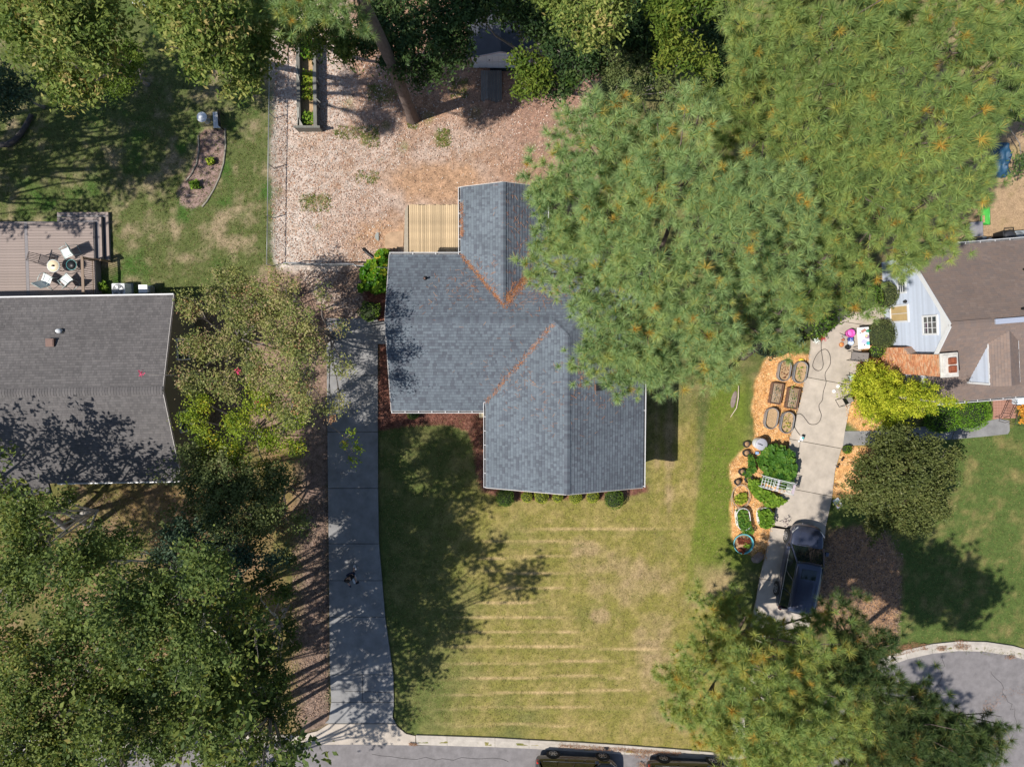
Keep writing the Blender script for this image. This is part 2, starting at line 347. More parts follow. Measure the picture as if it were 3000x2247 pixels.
def build_ground():
    s = .14
    xs = np.arange(-34, 34.01, s, dtype=np.float32); ys = np.arange(-26, 27.01, s, dtype=np.float32)
    X, Y = np.meshgrid(xs, ys, indexing='ij')
    wob = (fbm(X, Y, 1.1, 5, 4)-.5)*.55+(fbm(X, Y, .3, 9, 2)-.5)*.22
    sd = {k: sdpoly(X, Y, PP(v)) for k, v in REG.items()}
    n1 = fbm(X, Y, 3.0, 21, 5); n2 = fbm(X, Y, .8, 31, 4); n3 = fbm(X, Y, 6.0, 41, 4); n4 = fbm(X, Y, .25, 51, 2); n5 = np.random.default_rng(3).random(X.shape).astype(np.float32)
    C = lambda r, g, b: np.array([r, g, b], dtype=np.float32)
    def mix(a, b, t): t = np.clip(t, 0, 1)[..., None]; return a*(1-t)+b*t
    full = lambda c: np.broadcast_to(c, X.shape+(3,)).copy()
    # base grass: olive green with straw-coloured patches
    green = C(.092,.11,.032); straw = C(.255,.205,.095); deep = C(.045,.085,.018); tan = C(.29,.215,.11)
    col = mix(full(green), full(straw), (n2-.40)*1.6+(n4-.5)*1.0)
    con = np.full(X.shape, .55, dtype=np.float32)
    # image-pixel-like coordinates on the ground only used to lay out the lawns
    u, v = UV(X, Y)
    front = (u > 1100) & (v > 1180) & (u < 2210)
    dry = mix(full(C(.20,.18,.045)), full(C(.30,.235,.09)), (n2-.35)*1.7+(n4-.5)*1.3)
    dry = mix(dry, full(C(.14,.145,.045)), (n1-.52)*3.5)
    wfront = np.clip((u-1110)/120, 0, 1)*np.clip((v-1330)/160, 0, 1)*np.clip((2140-u)/60, 0, 1)
    wfront2 = np.clip((u-1860)/60, 0, 1)*np.clip((v-1120)/100, 0, 1)*np.clip((2050-u)/20, 0, 1)
    wf = np.maximum(wfront, wfront2)
    col = mix(col, dry, wf)
    strip = np.clip((u-2030+(v-1500)*.13)/14, 0, 1)*np.clip((2215-u)/40, 0, 1)*np.clip((v-1080)/60, 0, 1)*np.clip((1800-v)/200, 0, 1)
    col = mix(col, mix(full(C(.115,.155,.02)), full(C(.19,.18,.045)), (n2-.55)*2), strip*.9)
    tanp = full(tan)*(.8+.5*n4[..., None])
    for cx, cy, rx, ry, st in ((1850,1700,130,65,.6),(1780,1650,90,50,.5),(1935,1900,75,120,.7),(1760,1803,36,22,1),(1722,1608,34,26,1),(1990,2030,70,110,.7),(1700,1620,30,50,.6),(2035,1760,60,40,.6),(2090,1700,60,60,.5),(1330,1790,60,14,.3),(1960,1330,14,190,.75),(1925,1320,5,180,.6)):
        q = ((u-cx)/rx)**2+((v-cy)/ry)**2
        col = mix(col, tanp, (1.25-q+(n2-.5)*2.6)*st)
    # wheel-line clippings left by the mower
    for y0, a, x0, x1 in ((1549,.006,1480,2000),(1590,.0,1400,1760),(1632,-.006,1380,1700),(1674,-.004,1400,1750),(1718,.004,1430,1680),(1764,.01,1380,1640),(1810,.0,1300,1700),(1853,.004,1300,1720),(1897,.01,1280,1960),(1940,-.006,1260,1820),(1985,-.012,1270,1850),(2028,-.01,1260,1900),(2074,-.014,1250,1890),(2120,-.01,1250,1700)):
        yy = y0+a*(u-1600)+3*np.sin(u/140.+y0)+1.5*np.sin(u/47.+y0*1.7)+(n2-.5)*5
        wln = np.exp(-((v-yy)/3.0)**2)*np.clip((u-x0)/40, 0, 1)*np.clip((x1-u)/60, 0, 1)
        col = mix(col, full(C(.46,.33,.17)), wln*(.32+.9*n2)*1.0)
        wl2 = np.exp(-((v-yy-10)/6.)**2)*np.clip((u-x0)/40, 0, 1)*np.clip((x1-u)/60, 0, 1)
        col = mix(col, full(C(.13,.14,.03)), wl2*.35)
    # shaded lush grass near the drive (greener turf), left neighbour's lawn
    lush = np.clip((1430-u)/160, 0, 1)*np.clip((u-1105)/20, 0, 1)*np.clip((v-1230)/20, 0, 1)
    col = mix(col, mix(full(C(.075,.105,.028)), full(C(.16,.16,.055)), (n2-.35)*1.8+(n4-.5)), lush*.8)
    left = (u < 795)
    gl = mix(full(C(.095,.115,.036)), full(C(.29,.225,.14)), (n2-.47)*2.4+(n1-.5)*1.8+(n4-.5)*1.2)
    gl = mix(gl, full(C(.055,.11,.02)), (fbm(X, Y, 1.2, 77, 3)-.56)*4)
    col[left] = gl[left]
    right = (u > 2420) & (v > 1230)
    gr = mix(full(C(.078,.115,.028)), full(C(.235,.185,.075)), (n2-.52)*2.4+(n4-.5)*.9)
    col[right] = gr[right]
    def lay(name, c, cst, soft=.06, ww=1.0):
        nonlocal col, con
        t = np.clip(.5-(sd[name]+wob*ww)/soft*.5, 0, 1)
        col = mix(col, c, t); con = con*(1-t)+cst*t
    # back yard: bleached chips and leaves, orange soil, weeds
    chips = mix(full(C(.41,.31,.25)), full(C(.22,.14,.10)), (n2-.46)*2.6+(n5-.5)*1.0)
    chips = mix(chips, full(C(.50,.435,.38)), (n3-.42)*2.2+np.clip((1050-u)/500,-.5,.5)+(n5-.55)*.9)
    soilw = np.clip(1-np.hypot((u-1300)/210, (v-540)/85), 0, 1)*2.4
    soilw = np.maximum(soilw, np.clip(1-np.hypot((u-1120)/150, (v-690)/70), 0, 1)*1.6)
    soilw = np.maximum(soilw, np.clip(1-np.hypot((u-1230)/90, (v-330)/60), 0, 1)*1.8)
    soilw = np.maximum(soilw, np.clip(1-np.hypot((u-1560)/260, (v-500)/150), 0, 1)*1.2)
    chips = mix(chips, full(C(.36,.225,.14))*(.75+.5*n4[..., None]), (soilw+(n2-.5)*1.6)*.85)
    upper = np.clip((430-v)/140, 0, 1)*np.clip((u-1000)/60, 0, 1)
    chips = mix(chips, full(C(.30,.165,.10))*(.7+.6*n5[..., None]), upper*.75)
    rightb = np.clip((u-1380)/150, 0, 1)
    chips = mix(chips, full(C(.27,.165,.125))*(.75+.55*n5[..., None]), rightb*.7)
    weed = np.zeros_like(X)
    for cx, cy, r in ((1080,400,30),(1085,520,20),(1300,400,26),(1110,270,34),(1140,370,20),(905,590,26),(950,590,22),(1060,520,10),(1000,390,24),(1340,260,34),(1255,350,22),(1050,700,8),(890,575,14),(1180,430,14),(1020,300,30),(1115,465,9),(1400,330,22),(812,560,14),(810,620,16),(930,665,10)):
        weed = np.maximum(weed, 1.15-np.hypot(u-cx, v-cy)/r)
    chips = mix(chips, full(C(.13,.155,.035)), (weed*.7+(n2-.5)*2.6)*.6*(weed>0))
    chips = mix(chips, full(C(.235,.235,.20)), np.clip(1-np.abs(u-805)/9, 0, 1)*.6)
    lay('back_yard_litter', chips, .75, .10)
    lay('right_back_yard', mix(full(C(.36,.25,.15)), full(C(.25,.20,.08)), (n1-.5)*3+(n4-.5)), .45, .2)
    mul = full(C(.16,.07,.05))*(.6+.8*n5[..., None]); mul = mix(mul, full(C(.24,.125,.09)), (n2-.5)*2)
    lay('mulch_bed', mul, .6, .05, .35)
    org = mix(full(C(.60,.33,.13)), full(C(.34,.15,.05)), (n5-.45)*1.2+(n2-.5)); org = mix(org, full(C(.68,.45,.24)), (n4-.5)*2)
    org = mix(org, full(C(.19,.20,.05)), (n1-.62)*4)
    for k in ('garden_bed', 'chip_strip', 'maple_bed'): lay(k, org, .6, .08, .5)
    lb = mix(full(C(.34,.20,.11)), full(C(.17,.115,.075)), (n2-.45)*2+(n5-.5)); lay('leaf_bed_right', lb, .8, .2)
    wf_ = mix(full(C(.20,.135,.06)), full(C(.12,.12,.035)), (n1-.42)*3.2+(n4-.5)); wf_ = mix(wf_, full(C(.30,.19,.12)), (n2-.5)*2.4)
    wf_ = mix(wf_, full(C(.20,.14,.12))*(.7+.6*n5[..., None]), np.clip((u-850)/50, 0, 1)*.8)
    wf_ = mix(wf_, full(C(.25,.17,.13))*(.7+.6*n5[..., None]), np.clip((u-560)/120, 0, 1)*np.clip((1330-v)/80, 0, 1)*.8)
    lay('left_wood_floor', wf_, .8, .2)
    lay('left_bed', mix(full(C(.27,.19,.165)), full(C(.17,.10,.08)), (n5-.5)+(n2-.45)*2), .6, .06, .2)
    cellreg = np.full(X.shape, -1)
    for i, k in enumerate(ORDER): cellreg[(sd[k]+wob*.5) < 0] = i
    Z = ((n4-.5)*.035+(n2-.5)*.03).astype(np.float32)
    # the street and the drives sit in shallow beds in the turf
    for poly in (STREET, DRIVE_L, DRIVE_R):
        sdd = sdpoly(X, Y, poly)
        Z = np.where(sdd < .10, -.09, Z)
    ii, jj = np.meshgrid(np.arange(len(xs)-1), np.arange(len(ys)-1), indexing='ij')
    cr = cellreg[:-1, :-1]
    uu = u[:-1, :-1]; vv = v[:-1, :-1]
    lawnid = np.where(uu < 795, 100, np.where((uu > 2400), 102, 101))
    cr = np.where(cr < 0, lawnid, cr)
    gm = pcol_mat('ground', fine=1, scale=26, bump=.9, con='gcon'); gm.node_tree.nodes['Principled BSDF'].inputs['Roughness'].default_value = .95
    names = {100: 'left_lawn', 101: 'front_lawn', 102: 'right_lawn'}; names.update({i: k for i, k in enumerate(ORDER)})
    ny = len(ys)
    for idv in np.unique(cr):
        m = cr == idv
        a = ii[m]*ny+jj[m]
        quads = np.stack([a, a+ny, a+ny+1, a+1], 1)
        used, inv = np.unique(quads, return_inverse=True); inv = inv.reshape(-1)
        me = bpy.data.meshes.new(names[idv])
        co = np.stack([X.reshape(-1)[used], Y.reshape(-1)[used], Z.reshape(-1)[used]], 1)
        me.vertices.add(len(used)); me.vertices.foreach_set('co', co.reshape(-1).astype(np.float32))
        me.loops.add(len(inv)); me.loops.foreach_set('vertex_index', inv.astype(np.int32))
        me.polygons.add(len(quads)); me.polygons.foreach_set('loop_start', np.arange(0, len(inv), 4, dtype=np.int32))
        me.update(calc_edges=True)
        me.polygons.foreach_set('use_smooth', np.ones(len(quads), dtype=bool))
        at = me.attributes.new('pcol', 'FLOAT_COLOR', 'POINT'); c4 = np.ones((len(used), 4), dtype=np.float32)
        c4[:, :3] = np.clip(col.reshape(-1, 3)[used], .005, .8); at.data.foreach_set('color', c4.reshape(-1))
        at = me.attributes.new('gcon', 'FLOAT', 'POINT'); at.data.foreach_set('value', con.reshape(-1)[used].astype(np.float32))
        me.materials.append(gm)
        o = bpy.data.objects.new(names[idv], me); COL.objects.link(o); o['kind'] = 'structure'
    # far ground round the whole place
    m = MB(); B = 600
    for x0, x1, y0, y1 in ((-B,-33.9,-B,B),(33.9,B,-B,B),(-33.9,33.9,27.0,B),(-33.9,33.9,-B,-25.9)):
        m.add([(x0,y0,-.12),(x1,y0,-.12),(x1,y1,-.12),(x0,y1,-.12)], [(0,1,2,3)])
    o = m.build('far_ground', mat('far_turf', (.08,.09,.03), .95, var=.3, scale=.3)); o['kind'] = 'structure'
    return gm

# ---------------------------------------------------------------- street, drives, kerb, walks
def arc(cx, cy, r, a0, a1, n): return [(cx+r*math.cos(R(a0+(a1-a0)*i/n)), cy+r*math.sin(R(a0+(a1-a0)*i/n))) for i in range(n+1)]
edge = PP([(-1800,2196),(0,2196),(174,2197),(560,2186),(906,2181),(1061,2181),(1300,2184),(1550,2192),(1898,2214),(2120,2226)])
cc = P2(2810, 2482); cr_ = P2(2810,1906)[1]-cc[1]
bulb = arc(cc[0], cc[1], cr_, 160, 20, 26)
STREET = edge+bulb+[(34,-30),(34,-60),(-60,-60),(-60,edge[0][1])]
DL_left = [(955,930),(958,1100),(960,1310),(964,1647),(967,1973),(971,2056),(964,2107),(930,2140),(880,2152)]
DL_right = [(1107,940),(1107,1265),(1107,1430),(1110,1592),(1119,1697),(1128,1806),(1152,1975),(1154,2060),(1150,2100),(1162,2126),(1190,2148),(1217,2154)]
DRIVE_L = PP(DL_left+[(878,2184),(1217,2184)]+DL_right[::-1])
DR_left = [(2470,850),(2400,930),(2378,975),(2375,1020),(2352,1145),(2330,1230),(2308,1320),(2290,1440),(2272,1490),(2262,1545),(2240,1640),(2215,1760),(2190,1900),(2160,2060),(2130,2232)]
DR_right = [(2610,860),(2590,930),(2525,1000),(2517,1090),(2487,1200),(2475,1260),(2465,1310),(2445,1380),(2432,1480),(2418,1545),(2405,1640),(2388,1750),(2352,1900),(2320,2060),(2292,2226)]
DRIVE_R = PP(DR_left+DR_right[::-1])
def xat(line, y):
    for (x0, y0), (x1, y1) in zip(line, line[1:]):
        if y0 <= y <= y1: return x0+(x1-x0)*(y-y0)/(y1-y0) if y1 > y0 else x0
    return line[-1][0] if y > line[-1][1] else line[0][0]
def slab_between(L, Rr, y0, y1, tilt0=0, tilt1=0, gap=1.0):
    ys = sorted({y0, y1} | {y for _, y in L+Rr if y0 < y < y1})
    lp = [(xat(L, y), y) for y in ys]; rp = [(xat(Rr, y), y) for y in ys]
    lp[0] = (lp[0][0], lp[0][1]+gap-tilt0); rp[0] = (rp[0][0], rp[0][1]+gap+tilt0)
    lp[-1] = (lp[-1][0], lp[-1][1]-gap-tilt1); rp[-1] = (rp[-1][0], rp[-1][1]-gap+tilt1)
    return PP(lp+rp[::-1])
def roads():
    m = MB()
    m.prism(STREET, -.3, -.02); o = m.build('street', M['asphalt']); o['kind'] = 'structure'
    d = empty('left_driveway', P(1040, 1600, 0), kind='structure')
    ys = [932,1100,1265,1430,1592,1700,1806,1975,2056,2118]
    for a, b in zip(ys, ys[1:]):
        MB().prism(slab_between(DL_left, DL_right, a, b, 0, 0, .8), -.12, .035).build('slab', M['concold'], d, world=True)
    apr = PP([(964,2120),(930,2141),(880,2153),(878,2180),(1061,2180),(1217,2182),(1217,2155),(1190,2149),(1162,2127),(1160,2120)])
    MB().prism(apr, -.12, .012).build('apron', M['conc'], d, world=True)
    m = MB()    # crack-patched joints near the street
    MB().prism(PP([(1108,941),(1132,941),(1132,1008),(1108,1008)]), -.1, .06).build('side_step_slab', M['concold'], d, world=True)
    for a, b in (((1061,1977),(1061,2055)),((1104,2028),(1112,2054)),((1010,2024),(1150,2029))):
        pa, pb = P(*a, .037), P(*b, .037); m.tube([pa, (pa+pb)/2+Vector((.03,.02,0)), pb], .012, 4)
    m.build('crack', M['dark'], d, world=True)
    d = empty('right_driveway', P(2400, 1400, 0), kind='structure')
    ys = [855,945,1118,1300,1440,1552,1708,1860,2020,2222]
    for i, (a, b) in enumerate(zip(ys, ys[1:])):
        t0 = 14 if i else 0; t1 = 14 if i < len(ys)-2 else 0
        MB().prism(slab_between(DR_left, DR_right, a, b, t0, t1, .8), -.12, .035).build('slab', M['conc'], d, world=True)
    MB().prism(PP([(2475,1263),(2560,1262),(2620,1262),(2622,1302),(2540,1303),(2468,1306)]), -.1, .03).build('walk_slab', M['concold'], d, world=True)
    w1 = empty('front_walk', P(2800, 1280, 0), kind='structure')
    for a in ([(2624,1290),(2700,1292),(2786,1287),(2800,1240),(2700,1250),(2624,1262)], [(2788,1287),(2880,1279),(2952,1271),(2957,1262),(2956,1232),(2925,1226),(2880,1236),(2802,1240)]):
        MB().prism(PP(a), -.1, .035).build('slab', M['concold'], w1, world=True)
    p1 = empty('brick_patio', P(2960, 1190, 0), kind='structure')
    for i in range(13):
        for j in range(9):
            q = P(2912+i*8.2, 1158+j*8.2-i*.4); MB().box(-.073,.073,-.073,.073,-.06,.04+random.uniform(0,.006)).build('paver', M['brickpaving'], p1).location = Vector((q.x, q.y, 0))-p1.location
    # kerb with rolled gutter, section by section
    k = empty('kerb', P(1600, 2185, 0), kind='structure')
    inner = PP([(1219,2150),(1310,2153),(1450,2158),(1550,2164),(1690,2171),(1830,2180),(1978,2191),(2118,2203)])
    outer = PP([(1219,2181),(1310,2184),(1450,2188),(1550,2192),(1690,2201),(1830,2209),(1978,2218),(2118,2226)])
    def section(i0, i1, o0, o1):
        i0, i1, o0, o1 = [Vector((*p, 0)) for p in (i0, i1, o0, o1)]
        d = (i1-i0).normalized()*.008; i0 = i0+d; i1 = i1-d; o0 = o0+d; o1 = o1-d
        def row(t, z): return [(i0.lerp(o0, t).x, i0.lerp(o0, t).y, z), (i1.lerp(o1, t).x, i1.lerp(o1, t).y, z)]
        v = []
        for t, z in ((0,-.15),(0,.11),(.22,.115),(.36,.045),(.5,.012),(1,.0),(1,-.15)): v += row(t, z)
        f = [(2*a, 2*a+1, 2*a+3, 2*a+2) for a in range(6)]+[(12,13,1,0), tuple(range(0,14,2)), tuple(range(13,0,-2))]
        m = MB().add(v, f); return m.build('kerb_section', M['curb'], k, world=True)
    for a in range(len(inner)-1): section(inner[a], inner[a+1], outer[a], outer[a+1])
    inl = PP([(878,2150),(700,2150),(520,2154),(330,2160),(150,2164),(-100,2164),(-400,2164)]); outl = PP([(878,2181),(700,2184),(520,2189),(330,2193),(150,2197),(-100,2197),(-400,2197)])
    for a in range(len(inl)-1): section(inl[a+1], inl[a], outl[a+1], outl[a])
    ai = arc(cc[0], cc[1], cr_+.60, 150, 20, 18); ao = arc(cc[0], cc[1], cr_, 150, 20, 18)
    for a in range(18): section(ai[a], ai[a+1], ao[a], ao[a+1])
roads()
GROUND_MAT = build_ground()

# flat litter: one object each, far too many to count
def scatter_stuff(name, pts, size, cols, zr=(.01,.05), aspect=.55, tilt=.35, label=None, cat=None, spread=.15):
    n = len(pts); pts = np.asarray(pts, dtype=np.float32)
    a = RNG.random(n)*2*np.pi; L = size*(.6+.8*RNG.random(n)); W = L*aspect
    z = zr[0]+(zr[1]-zr[0])*RNG.random(n)
    dx = np.stack([np.cos(a), np.sin(a), (RNG.random(n)-.5)*2*tilt], 1)*L[:, None]/2
    dy = np.stack([-np.sin(a), np.cos(a), (RNG.random(n)-.5)*2*tilt], 1)*W[:, None]/2
    c = np.stack([pts[:, 0], pts[:, 1], z+(pts[:, 2] if pts.shape[1] > 2 else 0)], 1)
    q = np.stack([c-dx, c-dy*1.0, c+dx, c+dy], 1)
    cols = np.array(cols, dtype=np.float32); cc_ = cols[RNG.integers(0, len(cols), n)]*(1+spread*(RNG.random((n, 1))-.5)*2)
    o = fastmesh(name, q, LITTER, col=cc_)
    tag(o, label, cat, kind='stuff'); return o
LITTER = pcol_mat('litter', .85)
def in_region(poly, n, jit=0):
    P_ = np.array(poly); x0, y0 = P_.min(0); x1, y1 = P_.max(0); out = []
    while len(out) < n:
        x = x0+(x1-x0)*RNG.random(n); y = y0+(y1-y0)*RNG.random(n)
        s = sdpoly(x, y, poly); k = s < (jit*(RNG.random(n)-.3)); out += list(zip(x[k], y[k]))
    return np.array(out[:n])
pts = in_region(PP([(800,60),(1760,60),(1760,560),(1640,760),(1150,745),(1100,770),(830,772),(797,760)]), 30000, .2)
uu, vv = UV(pts[:, 0], pts[:, 1])
keep = ~((np.hypot((uu-1300)/200, (vv-545)/75) < 1) & (RNG.random(len(pts)) < .85)) & ~((uu > 1150) & (vv > 590) & (vv < 760) & (uu < 1360))
keep &= ~((uu > 1120) & (vv > 670)&(uu<1190))
keep &= RNG.random(len(pts)) < np.clip(1.1-(uu-900)/900, .35, 1)
scatter_stuff('fallen_leaves', pts[keep], .08, [(.58,.46,.38),(.50,.34,.25),(.40,.235,.155),(.60,.54,.47),(.28,.15,.10),(.44,.27,.17),(.24,.16,.12)], label='bleached fallen leaves and wood chips covering the fenced back yard', cat='leaf litter')
pts = np.vstack([in_region(PP(REG['garden_bed']), 5200), in_region(PP(REG['chip_strip']), 1700), in_region(PP(REG['maple_bed']), 1200)])
scatter_stuff('wood_chips', pts, .075, [(.70,.42,.18),(.60,.31,.11),(.78,.55,.30),(.42,.19,.07),(.66,.38,.16)], zr=(.02,.06), label='orange wood chips mulching the garden beds beside the right driveway', cat='wood chips')
pts = np.vstack([in_region(PP([(860,1480),(962,1480),(962,1980),(966,2100),(850,2100)]), 3500), in_region(PP([(870,790),(1050,800),(1090,900),(960,980),(870,960)]), 2500), in_region(PP(REG['leaf_bed_right']), 5000, .5), in_region(PP([(200,1440),(600,1440),(800,2000),(700,2150),(100,2150)]), 5000)])
scatter_stuff('leaf_litter', pts, .09, [(.22,.14,.10),(.29,.19,.13),(.15,.10,.08),(.36,.25,.18),(.10,.07,.06)], label='brown leaf litter under the trees and along the left driveway', cat='leaf litter')
pts = in_region(PP([(560,860),(800,120),(800,800),(600,860)]), 500)
# straw in the gutter
def along(a, b, n, wdt, zz=.0):
    a = np.array(a); b = np.array(b); t = RNG.random(n)[:, None]; return a+(b-a)*t+(RNG.random((n, 2))-.5)*wdt
pts = np.vstack([along(P2(1640,2178), P2(1990,2204), 1500, .3), along(P2(1850,2200), P2(1900,2212), 250, .5), along(P2(2600,1912), P2(2680,1890), 900, .5), along(P2(2690,1892), P2(2712,1892), 200, .35), along(P2(2745,1896),P2(2765,1896),150,.3), along(P2(2800,1885), P2(2830,1890), 300, .5), along(P2(1200,2176), P2(1222,2178), 120, .12),along(P2(1870,2236), P2(1895,2240), 150, .3), along(P2(2945,1925),P2(2970,1920),80,.2), along(P2(2890,2060),P2(2990,2010),60,.6), along(P2(2880,2075),P2(2915,2065),70,.5)])
pts = np.hstack([pts, np.full((len(pts), 1), .10)])
scatter_stuff('pine_straw', pts, .12, [(.26,.13,.07),(.17,.09,.05),(.33,.19,.11)], zr=(-.03,.03), aspect=.12, label='rusty pine straw drifted into the kerb and gutter', cat='pine straw')
pts = np.vstack([in_region(PP([(1107,1010),(1150,1010),(1150,1200),(1430,1205),(1425,1430),(1398,1430),(1385,1320),(1370,1262),(1300,1243),(1107,1262)]), 3800), in_region(PP([(1060,860),(1145,850),(1135,935),(1085,935)]), 1200)])
scatter_stuff('red_pine_straw', pts, .13, [(.22,.085,.055),(.14,.05,.035),(.28,.14,.10),(.09,.035,.025)], zr=(.02,.05), aspect=.12, label='dark red pine straw mulch along the grey-roofed house', cat='pine straw')

m = MB(); rr_ = np.random.default_rng(8)
for (a, b) in (((1100,2215),(1500,2222)),((2640,1990),(2900,2150)),((2760,1935),(2740,2060)),((300,2215),(640,2205)),((2905,1960),(2990,2120))):
    n = 14; pts = []
    for i in range(n+1):
        t = i/n; pts.append(P(a[0]+(b[0]-a[0])*t+rr_.normal()*6, a[1]+(b[1]-a[1])*t+rr_.normal()*5, -.016))
    m.tube(pts, .011, 4)
o = m.build('asphalt_cracks', mat('crack_tar', (.05,.048,.048), .8)); o['kind'] = 'structure'

# ---------------------------------------------------------------- houses
def shingle_polys(poly3, u, expo=.14, tabw=.24, seed=0, h=.018, light=(.72,.56,.40), wts=(.45,.35,.2), jitter=.0, straight=False, shade_band=.38):
    rng = np.random.default_rng(seed)
    p0 = Vector(poly3[0]); u = Vector(u).normalized()
    n = Vector((0,0,0))
    for i in range(len(poly3)):
        a, b = Vector(poly3[i]), Vector(poly3[(i+1) % len(poly3)]); n += a.cross(b)
    n.normalize()
    if n.z < 0: n = -n
    up = n.cross(u).normalized()
    if up.z < 0: up = -up; 
    uu = u
    pr = [((Vector(p)-p0).dot(uu), (Vector(p)-p0).dot(up)) for p in poly3]
    bmin = min(b for _, b in pr); bmax = max(b for _, b in pr)
    quads = []; tones = []
    nr = int((bmax-bmin)/expo)+1
    for r in range(nr):
        b0 = bmin+r*expo; bm = b0+expo*.5
        xs = []
        for i in range(len(pr)):
            (xa, ya), (xb, yb) = pr[i], pr[(i+1) % len(pr)]
            if (ya > bm) != (yb > bm): xs.append(xa+(xb-xa)*(bm-ya)/(yb-ya))
        xs.sort()
        for k in range(0, len(xs)-1, 2):
            a0, a1 = xs[k], xs[k+1]
            x = a0-rng.random()*tabw
            rowt = (rng.random()-.5)*.06
            while x < a1:
                wd = tabw if straight else tabw*(.45+1.1*rng.random())
                l = max(x, a0); rr = min(x+wd, a1)
                if rr-l > .01:
                    e1 = min(b0+expo*1.05, bmax)
                    hh = h*(.8+.5*rng.random())
                    lo0 = p0+uu*l+up*b0+n*hh; lo1 = p0+uu*(rr-.004)+up*b0+n*hh
                    up0 = p0+uu*l+up*e1+n*.002; up1 = p0+uu*(rr-.004)+up*e1+n*.002
                    d0 = p0+uu*l+up*b0-n*.002; d1 = p0+uu*(rr-.004)+up*b0-n*.002
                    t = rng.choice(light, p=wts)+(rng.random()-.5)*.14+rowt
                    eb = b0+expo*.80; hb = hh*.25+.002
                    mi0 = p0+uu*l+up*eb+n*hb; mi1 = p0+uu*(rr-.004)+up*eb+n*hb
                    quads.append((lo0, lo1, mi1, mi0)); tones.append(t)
                    quads.append((mi0, mi1, up1, up0)); tones.append(t-shade_band)  # dark strip painted for the shadow gap under the next course
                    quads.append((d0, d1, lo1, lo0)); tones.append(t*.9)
                x += wd
    return np.array([[tuple(v) for v in q] for q in quads], dtype=np.float32), np.array(tones)
def roof_slope(root, poly3, u, shm, deckm, name='roof_slope', expo=.14, tabw=.24, seed=0, thick=.12, **kw):
    n = len(poly3)
    m = MB(); v = [tuple(p) for p in poly3]+[(p[0], p[1], p[2]-thick) for p in poly3]
    nv = sum((Vector(poly3[i]).cross(Vector(poly3[(i+1) % n])) for i in range(n)), Vector((0,0,0)))
    o_ = list(range(n)) if nv.z > 0 else list(range(n))[::-1]
    m.add(v, [tuple(o_), tuple(i+n for i in o_[::-1])]+[(o_[i], o_[i]+n, o_[(i+1) % n]+n, o_[(i+1) % n]) for i in range(n)])
    r = m.build(name, deckm, root, world=True)
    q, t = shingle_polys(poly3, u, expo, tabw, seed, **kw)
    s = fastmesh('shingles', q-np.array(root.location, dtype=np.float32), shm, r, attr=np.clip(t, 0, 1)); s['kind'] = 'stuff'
    return r
def cap_line(root, a, b, matl, w=.15, step=.14, seed=0, name='ridge_cap', shm=None):
    a = Vector(a); b = Vector(b); d = (b-a).normalized(); L = (b-a).length; side = d.cross(Vector((0,0,1))).normalized()
    rng = np.random.default_rng(seed); qs = []; ts = []
    for i in range(int(L/step)):
        p = a+d*i*step; q = a+d*(i+1.1)*step
        t = .5+(rng.random()-.5)*.4
        for sgn in (-1, 1):
            lo = side*sgn*w-Vector((0,0,.055))
            z0 = Vector((0,0,.045)); z1 = Vector((0,0,.03))
            qs.append((p+z0, p+lo+z0, q+lo+z1, q+z1) if sgn < 0 else (p+z0, q+z1, q+lo+z1, p+lo+z0)); ts.append(t)
    q = np.array([[tuple(v) for v in x] for x in qs], dtype=np.float32)-np.array(root.location, dtype=np.float32)
    return fastmesh(name, q, shm, root, attr=np.clip(ts, 0, 1))
def gutter_line(root, a, b, out, w=.11, bracket=.62):
    a = Vector(a); b = Vector(b); o = Vector(out).normalized(); d = (b-a).normalized()
    g = MB()
    g.bar(a+o*w+Vector((0,0,-.05)), b+o*w+Vector((0,0,-.05)), .018, .11); g.bar(a+o*.012+Vector((0,0,-.06)), b+o*.012+Vector((0,0,-.06)), .012, .10)
    g.bar(a+o*(w+.006)+Vector((0,0,.008)), b+o*(w+.006)+Vector((0,0,.008)), .026, .012)
    gg = g.build('gutter', M['gutter'], root, world=True)
    g = MB(); g.bar(a+o*w/2+Vector((0,0,-.105)), b+o*w/2+Vector((0,0,-.105)), w-.03, .012); g.build('gutter_floor', M['gutin'], gg, world=True)
    L = (b-a).length; n = max(2, int(L/bracket)); me = None
    for i in range(n+1):
        p = a+d*(L*(i+.02)/(n+.04))
        if me is None:
            m = MB(); m.bar(-o*.05+Vector((0,0,.012)), o*w+Vector((0,0,.012)), .028, .006); br = m.build('gutter_bracket', M['gutter'], gg); me = br.data
        else: br = bpy.data.objects.new('gutter_bracket', me); COL.objects.link(br); br.parent = gg
        br.location = p-root.location
    return gg
